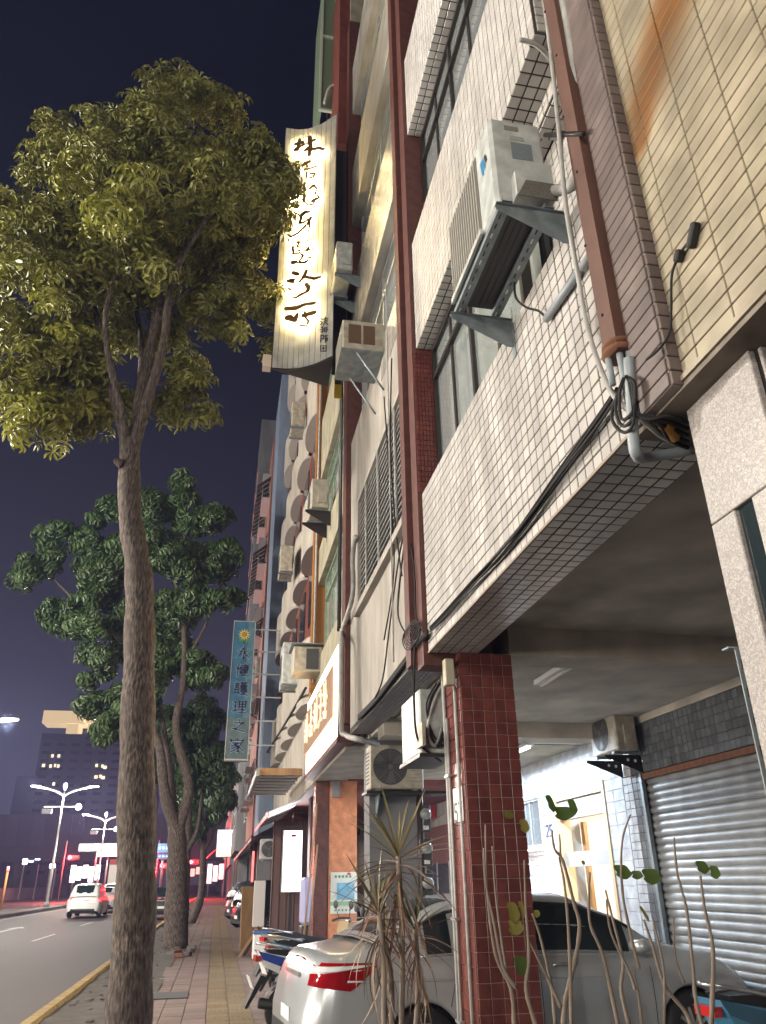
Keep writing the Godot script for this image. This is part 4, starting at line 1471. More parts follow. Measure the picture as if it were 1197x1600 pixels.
func aircons():
	# large unit on the white tiled wall: front towards the street, end towards us
	var a = thing("outdoor_unit", "big white outdoor unit with blue striped badge on brackets over white tiles", "air conditioner")
	var x0 = 1.29
	var z1 = -2.95
	var z0 = -3.83
	var y0 = 5.05
	var y1 = 5.78
	obj("casing", chamfer(Vector3(0.34, y1 - y0, z1 - z0), 0.022), M.ac, a, Vector3(x0 + 0.17, (y0 + y1) / 2, (z0 + z1) / 2))
	var st = S()
	box2(st, Vector3(x0 - 0.004, y0 + 0.05, z0 + 0.03), Vector3(x0 - 0.001, y1 - 0.06, z1 - 0.25))
	obj("grille_back", st, M.ac_grille, a)
	for k in 14:
		st = S(true)
		var z = z0 + 0.05 + k * 0.0425
		tube(st, [Vector3(x0 - 0.012, y0 + 0.06, z), Vector3(x0 - 0.012, y1 - 0.07, z)], 0.0035, 5)
		obj("grille_wire", st, mat(lin(0.5, 0.48, 0.42), 0.5), a)
	st = S()
	box2(st, Vector3(x0 - 0.02, y0 + 0.005, z0 + 0.01), Vector3(x0 - 0.002, y0 + 0.045, z1 - 0.24))
	obj("grille_lip", st, M.ac, a)
	for k in 3:   # slanted badge stripes
		st = S()
		var o = Vector3(x0 - 0.004, y1 - 0.34 + 0.02 * k, z1 - 0.16 + k * 0.035)
		quad(st, o, o + Vector3(0, 0.13 - 0.03 * k, -0.02), o + Vector3(0, 0.13 - 0.03 * k, 0.005), o + Vector3(0, 0, 0.025))
		obj("badge_stripe", st, mat(lin(0.02, 0.22, 0.45), 0.4) if k < 2 else M.black, a)
	# end face: handle, label, valve cover
	st = S()
	box2(st, Vector3(x0 + 0.1, y1 - 0.1, z1 - 0.002), Vector3(x0 + 0.19, y1 - 0.06, z1 + 0.002))
	obj("handle_recess", st, mat(lin(0.2, 0.19, 0.15), 0.7), a)
	st = S()
	box2(st, Vector3(x0 + 0.13, y1 - 0.34, z1 + 0.001), Vector3(x0 + 0.26, y1 - 0.2, z1 + 0.003))
	obj("rating_label", st, mat(lin(0.22, 0.26, 0.28), 0.5, 0, noise_tex("fine", 0.09, 0.8, 1.0, 3), 4.0), a)
	st = S()
	box2(st, Vector3(x0 + 0.13, y1 - 0.18, z1 + 0.001), Vector3(x0 + 0.22, y1 - 0.145, z1 + 0.003))
	obj("small_label", st, mat(lin(0.32, 0.34, 0.3), 0.5), a)
	var vc = S()
	prism(vc, [Vector2(0.1, 0.02), Vector2(0.33, 0.02), Vector2(0.33, 0.3), Vector2(0.17, 0.3), Vector2(0.1, 0.2)], Vector3(x0, y0, z1), Vector3.RIGHT, Vector3.UP, Vector3(0, 0, 0.07))
	obj("valve_cover", vc, M.ac, a)
	st = S()
	prism(st, [Vector2(0.1, 0.0), Vector2(0.34, 0.0), Vector2(0.34, 0.13), Vector2(0.16, 0.13)], Vector3(x0, y0 + 0.004, z1 + 0.071), Vector3.RIGHT, Vector3.UP, Vector3(0, 0, 0.004))
	obj("cover_base", st, M.ac_grille, a)
	# underside pan and rails
	st = S()
	box2(st, Vector3(x0 + 0.02, y0 - 0.006, z0 + 0.02), Vector3(x0 + 0.32, y0 - 0.001, z1 - 0.02))
	obj("base_pan", st, M.ac_dark, a)
	for q in [x0 + 0.04, x0 + 0.29]:
		st = S()
		box2(st, Vector3(q - 0.03, y0 - 0.04, z0 - 0.05), Vector3(q + 0.03, y0 - 0.036, z1 + 0.06))
		box2(st, Vector3(q - 0.03, y0 - 0.036, z0 - 0.05), Vector3(q - 0.026, y0 - 0.007, z1 + 0.06))
		var rail = obj("rail", st, M.galv, a)
		for k in 12:
			st = S()
			bx(st, Vector3(q - 0.006, y0 - 0.0405, z0 + 0.02 + k * 0.073), Vector3(0.008, 0.002, 0.035))
			obj("slot", st, M.black if k % 3 else M.white_paint, rail)
	for z in [z1 + 0.03, z0 - 0.02]:
		bracket(a, 1.698, z, 0.43, y0 - 0.05, 0.22, M.galv)
	for k in 6:
		st = S()
		bx(st, Vector3(x0 + 0.08 + k * 0.04, y0 - 0.008, (z0 + z1) / 2), Vector3(0.006, 0.004, z1 - z0 - 0.1))
		obj("pan_rib", st, M.ac_dark, a)
	# white insulated refrigerant pipe
	var rp = thing("insulated_pipe", "fat white insulated pipe looping down to the big outdoor unit", "pipe")
	st = S(true)
	tube(st, spline([P(878, -20, 0, 1.66), P(893, 60, 0, 1.66), P(902, 150, 0, 1.66), P(906, 240, 0, 1.66), P(902, 275, 0, 1.64), P(888, 293, 0, 1.62), P(862, 299, 2, -2.93)], 6), 0.034, 10)
	obj("lagging", st, M.white_pipe, rp)
	st = S(true)
	tube(st, [P(852, 211, 0, 1.6), P(912, 209, 0, 1.6)], 0.014, 6)
	obj("pipe_clip", st, M.frame, rp)
	# drain pipe stub on the tiles
	var dp = thing("drain_pipe", "slanting grey plastic drain pipe on the white tiles below the outdoor unit", "pipe")
	st = S(true)
	tube(st, [P(938, 372, 0, 1.67), P(908, 420, 0, 1.67)], 0.02, 8)
	tube(st, [P(905, 424, 0, 1.67), P(853, 499, 0, 1.67)], 0.024, 8)
	obj("pipe", st, M.grey_pipe, dp)
	st = S(true)
	tube(st, spline([P(804, 438, 1, 5.04), P(806, 465, 0, 1.58), P(822, 480, 0, 1.62), P(842, 486, 0, 1.66), P(853, 497, 0, 1.67)]), 0.008, 6)
	obj("drain_hose", st, M.wire, dp)
	# window air conditioner on the beige plaster house
	var w = thing("window_unit", "boxy window air conditioner with two brown vents propped on thin struts", "air conditioner")
	var wx = 1.14
	obj("casing", chamfer(Vector3(0.62, 0.48, 0.66), 0.012), M.ac_old, w, Vector3(wx + 0.31, 8.17, -8.4))
	for k in 2:
		st = S()
		box2(st, Vector3(wx + 0.08 + k * 0.2, 8.03, -8.071), Vector3(wx + 0.25 + k * 0.19, 8.34, -8.066))
		obj("vent", st, mat(lin(0.1, 0.055, 0.03), 0.7), w)
	st = S()
	box2(st, Vector3(wx - 0.006, 7.96, -8.7), Vector3(wx - 0.001, 8.38, -8.1))
	obj("coil", st, M.ac_grille, w)
	st = S()
	box2(st, Vector3(wx - 0.02, 7.9, -8.75), Vector3(1.7, 7.925, -8.05))
	obj("shelf", st, M.galv, w)
	for z in [-8.1, -8.68]:
		st = S(true)
		tube(st, [Vector3(wx + 0.2, 7.9, z), Vector3(1.69, 7.35, z)], 0.014, 6)
		obj("strut", st, M.galv, w)
	# unit on brackets beside the dental sign
	var u = fan_unit("outdoor_unit", "pale outdoor unit on two grey brackets beside the dental sign", Vector3(1.4, 10.9, -10.15), -PI / 2, 0.8, 0.62, 0.28, M.ac, -0.1, 0.22)
	var ub = thing("wall_bracket", "pair of grey steel brackets carrying the unit beside the dental sign", "bracket")
	for z in [-9.85, -10.5]:
		bracket(ub, 1.698, z, 0.45, 10.87, 0.25, M.galv)
	# unit on green window house
	fan_unit("outdoor_unit", "cream outdoor unit with black pipe bundle beside green aluminium windows", P(500, 792, 2, -13.3) + Vector3(0.0, 0, -0.4), -PI / 2, 0.8, 0.62, 0.34, M.ac_old, -0.1, 0.23)
	var ub2 = thing("wall_bracket", "dark brackets under the cream unit beside green aluminium windows", "bracket")
	var cc = P(500, 792, 2, -13.3)
	for z in [-13.4, -14.0]:
		bracket(ub2, 1.698, z, 0.5, cc.y - 0.04, 0.3, M.frame)
	# window unit above the glowing sign
	var w2 = thing("window_unit", "warmly lit window air conditioner just above the glowing shop sign", "air conditioner")
	var c2 = P(497, 1030, 2, -14.6)
	obj("casing", chamfer(Vector3(0.55, 0.5, 0.6), 0.012), M.ac_old, w2, Vector3(1.45, c2.y, -14.9))
	st = S()
	box2(st, Vector3(1.42, c2.y - 0.2, -14.597), Vector3(1.66, c2.y + 0.2, -14.59))
	obj("vent", st, M.ac_dark, w2)
	st = S()
	box2(st, Vector3(1.12, c2.y + 0.27, -15.3), Vector3(1.75, c2.y + 0.29, -14.5))
	obj("rain_cover", st, M.galv, w2)
	# white unit on balcony building
	fan_unit("outdoor_unit", "white outdoor unit hung on the balcony building beside the lit window unit", Vector3(1.3, 5.55, -17.4), -PI / 2, 0.85, 0.95, 0.36, M.ac, -0.1, 0.3)
	fan_unit("outdoor_unit", "cream outdoor unit perched high between the rounded balconies", Vector3(1.25, 12.2, -17.2), -PI / 2, 0.8, 0.7, 0.34, M.ac_old, -0.1, 0.25)
	fan_unit("outdoor_unit", "cream outdoor unit low between the rounded cream balconies", Vector3(1.2, 8.7, -18.6), -PI / 2, 0.8, 0.7, 0.34, M.ac_old, -0.1, 0.25)
	fan_unit("outdoor_unit", "small outdoor unit on the brick-red house above the blue sign", Vector3(1.2, 9.6, -33.0), -PI / 2, 0.8, 0.7, 0.34, M.ac, -0.1, 0.25)
	# fan unit on the grey pillar, fan towards us
	var fu = fan_unit("outdoor_unit", "cream outdoor unit with large black fan on a shelf against the grey pillar", Vector3(2.28, 2.69, -10.66), 0.0, 0.74, 0.57, 0.3, M.ac_old, -0.09, 0.235)
	for k in 8:
		st = S()
		bx(st, Vector3(0.26, 0.1 + k * 0.045, 0.152), Vector3(0.18, 0.004, 0.004))
		obj("front_groove", st, M.ac_grille, fu)
	st = S()
	bx(st, Vector3(0.25, 0.5, 0.152), Vector3(0.19, 0.05, 0.004))
	obj("label", st, mat(lin(0.08, 0.09, 0.18), 0.5), fu)
	var sh = thing("unit_shelf", "steel angle shelf fixed to the grey pillar under the fan unit", "shelf")
	st = S()
	box2(st, Vector3(1.86, 2.63, -10.86), Vector3(2.98, 2.665, -10.46))
	obj("plate", st, M.frame, sh)
	st = S()
	prism(st, [Vector2(0, 0), Vector2(0.3, 0), Vector2(0, -0.32)], Vector3(2.05, 2.629, -10.86), Vector3.BACK, Vector3.UP, Vector3(0.01, 0, 0))
	obj("gusset", st, M.galv, sh)
	# unit behind the red pillar, seen end on
	var pu = thing("outdoor_unit", "white outdoor unit with looped pipes tucked behind the red tiled pillar", "air conditioner")
	obj("casing", chamfer(Vector3(0.26, 0.58, 0.75), 0.015), M.ac, pu, Vector3(1.85, 2.91, -7.28))
	st = S()
	box2(st, Vector3(1.69, 2.66, -6.95), Vector3(1.719, 2.86, -6.7))
	obj("valve_cover", st, M.ac_old, pu)
	st = S()
	box2(st, Vector3(1.7, 2.585, -7.7), Vector3(2.05, 2.617, -6.86))
	obj("bracket", st, M.frame, pu)
	for k in 3:
		st = S(true)
		tube(st, spline([Vector3(1.95 - 0.03 * k, 3.25, -6.88), Vector3(1.84 - 0.03 * k, 3.05, -6.86), Vector3(1.78 + 0.02 * k, 2.8, -6.86), Vector3(1.84 + 0.04 * k, 2.68, -6.86), Vector3(1.92, 2.85 - 0.05 * k, -6.86)]), 0.016 - 0.004 * k, 6)
		obj("pipe", st, M.white_pipe if k == 0 else M.wire, pu)
	# junction box on pillar
	var jb = thing("junction_box", "beige cable junction box at the top of the red pillar", "box")
	var jp = P(702, 1050, 2, -6.34)
	obj("case", chamfer(Vector3(0.085, 0.23, 0.09), 0.008), mat(lin(0.42, 0.38, 0.27), 0.6), jb, Vector3(jp.x, jp.y, -6.36))
	# arcade unit over the shutter
	var au = fan_unit("outdoor_unit", "dusty outdoor unit on black brackets over the steel shutter", P(975, 1178, 0, 5.05) + Vector3(0, 0.03, -0.22), -PI / 2, 0.72, 0.55, 0.3, M.ac_old, -0.06, 0.23, false)
	var ap = P(975, 1178, 0, 5.05)
	var ab = thing("wall_bracket", "pair of black perforated brackets carrying the unit over the shutter", "bracket")
	for q in [ap.z - 0.02, ap.z - 0.56]:
		st = S()
		prism(st, [Vector2(0, 0), Vector2(-0.5, 0), Vector2(-0.5, -0.03), Vector2(0, -0.22)], Vector3(5.29, ap.y - 0.01, q), Vector3.RIGHT, Vector3.UP, Vector3(0, 0, 0.006))
		obj("arm", st, M.black, ab)
		for k in 2:
			st = S()
			disc(st, Vector3(5.1 + k * 0.1, ap.y - 0.07 - 0.01 * k, q + 0.01), Vector3.BACK, 0, 0.02, 10)
			obj("hole", st, M.white_paint, ab)

# ---------- trees ----------
func limb(t, called, pts, r0, r1, n = 10):
	var st = S(true)
	var sp = spline(pts, 5)
	var r = []
	for i in sp.size():
		r.append(lerpf(r0, r1, float(i) / (sp.size() - 1)) * (1.0 + 0.06 * sin(i * 1.7 + r0 * 40)))
	tube(st, sp, r, n)
	return obj(called, st, M.bark, t)

func whorl_mesh(nleaf, length, width, droop):
	var st = S()
	for k in nleaf:
		var g = TAU * k / nleaf + rng.randf_range(-0.2, 0.2)
		var u = Vector3(cos(g), 0, sin(g))
		var v = Vector3(-sin(g), 0, cos(g))
		var l = length * rng.randf_range(0.8, 1.1)
		var w = width * rng.randf_range(0.85, 1.15)
		var a = u * 0.015
		var m = u * l * 0.55 + Vector3(0, l * 0.12, 0)
		var e = u * l - Vector3(0, l * droop, 0)
		var q = u * l * 0.8 + Vector3(0, l * 0.02 - l * droop * 0.4, 0)
		var lift = Vector3(0, w * 0.35, 0)
		tri(st, a, m + v * w * 0.4 + lift, m); tri(st, a, m, m - v * w * 0.4 + lift)
		quad(st, m, m + v * w * 0.4 + lift, q + v * w * 0.5 + lift, q)
		quad(st, m - v * w * 0.4 + lift, m, q, q - v * w * 0.5 + lift)
		tri(st, q, q + v * w * 0.5 + lift, e); tri(st, q - v * w * 0.5 + lift, q, e)
	st.generate_normals()
	return st.commit()

func foliage(t, clumps, count, mesh, mats, limit, smin, smax):
	var xf = []
	var total = 0.0
	var parts = []   # break each clump into ragged smaller tufts
	for c in clumps:
		for k in 7:
			var d = Vector3(rng.randfn(), rng.randfn(), rng.randfn()).normalized() * c[1] * rng.randf_range(0.35, 0.8)
			parts.append([c[0] + d * Vector3(1, 0.85, 1), c[1] * rng.randf_range(0.28, 0.5)])
	clumps = parts
	for c in clumps:
		total += c[1] * c[1]
	for c in clumps:
		var n = int(count * c[1] * c[1] / total)
		for i in n:
			var d = Vector3(rng.randfn(), rng.randfn(), rng.randfn()).normalized()
			var r = c[1] * pow(rng.randf(), 0.45)
			var p = c[0] + d * Vector3(r, r * 0.8, r)
			var up = (d * 0.9 + Vector3(0, 0.75, 0) + Vector3(rng.randfn(), rng.randfn(), rng.randfn()) * 0.35).normalized()
			var side = up.cross(Vector3(rng.randfn(), rng.randfn(), rng.randfn())).normalized()
			var b = Basis(side, up, side.cross(up)).scaled(Vector3.ONE * rng.randf_range(smin, smax))
			xf.append(T(p, b))
	pieces(t, "leaf_cluster", mesh, mats, xf, limit)

func leafmats(c, back, n):
	var out = []
	for i in n:
		var k = 0.7 + 0.6 * i / (n - 1)
		var m = mat(lin(c.x * k, c.y * k, c.z * k), 0.45)
		m.backlight_enabled = true
		m.backlight = back
		out.append(m)
	return out

func trees():
	var t = thing("street_tree", "big leaning street tree with whorled leaves lit yellow by the dental sign", "tree", "street trees along the kerb")
	var z = -10.3
	var zz = [z]
	var w = func(px, py, dz): return P(px, py, 2, zz[0] + dz)
	var base = Vector3(-0.72, 0, z)
	limb(t, "trunk", [base, w.call(201, 1600, 0), w.call(212, 1400, 0), w.call(214, 1180, 0), w.call(218, 1000, 0), w.call(216, 890, 0), w.call(203, 800, 0), w.call(203, 690, 0)], 0.27, 0.145, 14)
	limb(t, "knot", [w.call(224, 915, 0.1), w.call(235, 905, 0.12)], 0.07, 0.03, 8)
	limb(t, "knot", [w.call(190, 725, 0.1), w.call(178, 718, 0.15)], 0.08, 0.03, 8)
	limb(t, "limb", [w.call(203, 735, 0), w.call(208, 690, 0), w.call(222, 610, 0), w.call(240, 520, 0.1), w.call(262, 420, 0.2), w.call(275, 340, 0.2), w.call(300, 230, 0)], 0.12, 0.03)
	limb(t, "limb", [w.call(204, 735, 0), w.call(211, 690, 0.05), w.call(232, 620, 0.3), w.call(255, 540, 0.6), w.call(272, 430, 0.8), w.call(330, 330, 1.0)], 0.11, 0.03)
	limb(t, "limb", [w.call(202, 730, 0), w.call(197, 690, 0), w.call(178, 620, 0), w.call(160, 540, 0.1), w.call(145, 470, 0.1), w.call(110, 380, 0)], 0.1, 0.03)
	limb(t, "limb", [w.call(202, 730, 0), w.call(197, 690, 0.08), w.call(190, 640, 0.3), w.call(170, 560, 0.6), w.call(165, 490, 0.7), w.call(180, 430, 0.8)], 0.08, 0.025)
	limb(t, "limb", [w.call(215, 640, -0.2), w.call(222, 560, -0.5), w.call(215, 490, -0.7), w.call(200, 380, -0.9)], 0.08, 0.02)
	limb(t, "branch", [w.call(272, 430, 0.5), w.call(310, 300, 0.6), w.call(360, 240, 0.3)], 0.05, 0.015, 7)
	limb(t, "branch", [w.call(255, 480, 0.2), w.call(330, 430, 0.1), w.call(400, 380, -0.1), w.call(440, 300, 0)], 0.05, 0.012, 7)
	limb(t, "branch", [w.call(160, 530, 0.1), w.call(120, 560, 0.3), w.call(60, 590, 0.4)], 0.045, 0.012, 7)
	limb(t, "branch", [w.call(235, 600, 0.0), w.call(280, 600, -0.2), w.call(320, 610, -0.3)], 0.04, 0.012, 7)
	limb(t, "branch", [w.call(160, 540, 0.0), w.call(100, 450, -0.3), w.call(40, 420, -0.2)], 0.05, 0.012, 7)
	var cl = []
	for q in [[255, 165, 0, 0.95], [190, 210, 0.4, 1.1], [320, 205, 0.2, 1.15], [375, 255, 0.5, 1.0], [415, 285, 0.8, 0.7], [438, 290, 0.8, 0.42], [455, 335, 0.7, 0.22], [85, 215, 0, 0.55], [120, 270, 0.3, 1.05], [60, 300, 0, 0.9], [250, 280, 0.8, 1.4], [330, 330, 0.9, 1.2], [395, 350, 0.3, 0.85], [40, 390, 0.2, 0.95], [110, 400, 0.6, 1.25], [190, 380, 0.9, 1.2], [260, 400, 0.3, 1.0], [370, 420, -0.2, 0.85], [395, 455, -0.4, 0.55], [50, 480, 0.2, 0.9], [100, 510, 0.4, 0.95], [330, 480, -0.3, 0.75], [350, 510, -0.4, 0.5], [160, 480, -0.6, 1.0], [230, 500, -0.8, 0.8], [40, 560, 0.2, 0.75], [30, 620, 0.1, 0.55], [55, 655, 0.1, 0.5], [110, 600, -0.2, 0.85], [130, 650, -0.3, 0.65], [95, 660, 0.0, 0.5], [170, 620, -0.7, 0.6], [290, 590, -0.5, 0.7], [320, 625, -0.4, 0.5], [270, 640, -0.5, 0.4], [10, 350, -0.4, 0.7], [230, 350, -1.0, 1.4], [320, 380, -1.1, 1.1], [150, 330, -1.0, 1.3], [420, 480, -1.3, 0.45], [425, 545, -1.4, 0.3]]:
		cl.append([w.call(q[0], q[1], q[2]), q[3]])
	foliage(t, cl, 5600, whorl_mesh(8, 0.205, 0.052, 0.25), leafmats(Vector3(0.2, 0.2, 0.05), Color(0.42, 0.42, 0.12), 4), 280, 0.75, 1.2)
	# second tree, denser and darker, with two stems
	var t2 = thing("street_tree", "dense dark green street tree with two pale stems beyond the leaning trunk", "tree", "street trees along the kerb")
	z = -24.5
	zz[0] = z
	limb(t2, "trunk", [Vector3(-0.95, 0, z), w.call(276, 1400, 0), w.call(277, 1330, 0), w.call(276, 1290, 0)], 0.34, 0.24, 12)
	limb(t2, "limb", [w.call(276, 1300, 0), w.call(258, 1240, 0.2), w.call(250, 1170, 0.3), w.call(237, 1130, 0.3), w.call(200, 1000, 0.4)], 0.19, 0.06)
	limb(t2, "limb", [w.call(278, 1295, 0), w.call(295, 1230, 0), w.call(275, 1140, 0), w.call(287, 1060, 0.1), w.call(285, 960, 0.2), w.call(260, 850, 0.2)], 0.17, 0.05)
	limb(t2, "limb", [w.call(272, 1270, -0.2), w.call(262, 1180, -0.4), w.call(240, 1080, -0.4), w.call(170, 950, -0.4)], 0.13, 0.04)
	limb(t2, "branch", [w.call(285, 1040, 0.1), w.call(320, 980, 0), w.call(350, 900, 0)], 0.07, 0.02, 7)
	limb(t2, "branch", [w.call(190, 1000, 0.2), w.call(120, 940, 0), w.call(70, 890, 0)], 0.08, 0.02, 7)
	cl = []
	for q in [[285, 750, 0, 0.6], [280, 800, 0, 1.1], [240, 790, 0, 0.9], [175, 795, 0, 0.8], [340, 800, 0.2, 0.9], [110, 850, 0, 1.1], [60, 885, 0, 0.9], [150, 880, 0.4, 1.3], [220, 860, 0.5, 1.5], [300, 870, 0.4, 1.5], [345, 870, 0, 1.0], [85, 960, 0, 0.7], [150, 960, 0.2, 1.3], [240, 950, -0.5, 1.6], [310, 950, 0, 1.2], [365, 935, 0, 0.5], [175, 1030, 0, 1.0], [300, 1030, -0.3, 1.0], [330, 1040, 0, 0.8], [150, 1090, 0, 0.8], [210, 1080, 0, 1.0], [180, 1130, 0.2, 0.8], [250, 1020, -0.8, 1.2]]:
		cl.append([w.call(q[0], q[1], q[2]), q[3]])
	foliage(t2, cl, 5200, whorl_mesh(9, 0.22, 0.07, 0.5), leafmats(Vector3(0.05, 0.09, 0.028), Color(0.14, 0.2, 0.07), 4), 120, 0.8, 1.4)
	# further trees in the row
	var rows = [[-29.5, "street tree in shadow behind the two-stemmed tree, crown brushing the blue sign", 292, [[300, 1150, 0, 1.5], [330, 1130, 0, 1.1], [320, 1200, 0, 1.2], [280, 1180, 0, 1.4], [345, 1180, 0, 0.7]], 1330], [-39, "slim street tree far along the kerb with a curving dark stem", 318, [[320, 1240, 0, 1.5], [310, 1280, 0, 1.3], [335, 1210, 0, 1.2], [330, 1270, 0, 0.8]], 1360]]
	for r in rows:
		z = r[0]
		zz[0] = z
		var tt = thing("street_tree", r[1], "tree", "street trees along the kerb")
		limb(tt, "trunk", [Vector3(-0.95, 0, z), w.call(r[2] - 4, 1400, 0), w.call(r[2], 1330, 0), w.call(r[2] + 4, 1240, 0)], 0.2, 0.1, 9)
		limb(tt, "limb", [w.call(r[2], 1330, 0), w.call(r[2] + 18, 1290, 0.2), w.call(r[2] + 26, 1200, 0)], 0.1, 0.03, 7)
		cl = []
		for q in r[3]:
			cl.append([w.call(q[0], q[1], q[2]), q[3]])
		foliage(tt, cl, 1500, whorl_mesh(9, 0.24, 0.07, 0.5), leafmats(Vector3(0.05, 0.09, 0.028), Color(0.14, 0.2, 0.07), 4), 20, 0.9, 1.5)

# ---------- vehicles ----------
func pick(tab, x):
	if x <= tab[0][0]:
		return tab[0][1]
	for i in tab.size() - 1:
		if x <= tab[i + 1][0]:
			var t = (x - tab[i][0]) / (tab[i + 1][0] - tab[i][0])
			t = t * t * (3 - 2 * t) * 0.5 + t * 0.5
			return lerpf(tab[i][1], tab[i + 1][1], t)
	return tab[-1][1]

func wheel(parent, at, r, w, side):
	var wh = Node3D.new()
	wh.name = "wheel"
	parent.add_child(wh, true)
	wh.position = at
	var ax = Vector3(0, 0, side)
	var st = S(true)
	lathe(st, Vector3.ZERO, ax, [[-w / 2, r * 0.62], [-w / 2, r * 0.95], [-w * 0.3, r], [w * 0.3, r], [w / 2, r * 0.95], [w / 2, r * 0.64]], 28)
	obj("tyre", st, M.black, wh)
	st = S(true)
	lathe(st, Vector3.ZERO, ax, [[w * 0.5, r * 0.66], [w * 0.42, r * 0.6], [w * 0.3, r * 0.58], [0.0, r * 0.55]], 28)
	obj("rim", st, M.steel, wh)
	st = S()
	for k in 10:
		var g = TAU * k / 10
		var u = Vector3(cos(g), sin(g), 0)
		var v = Vector3(-sin(g), cos(g), 0) * r * 0.05
		var a = ax * w * 0.36
		quad(st, a + u * 0.03 + v, a * 1.2 + u * r * 0.6 + v, a * 1.2 + u * r * 0.6 - v, a + u * 0.03 - v)
	disc(st, ax * w * 0.4, ax, 0, r * 0.14, 14)
	obj("spokes", st, M.steel, wh)
	st = S()
	disc(st, ax * w * 0.1, ax, 0, r * 0.58, 18)
	obj("hub", st, M.ac_dark, wh)

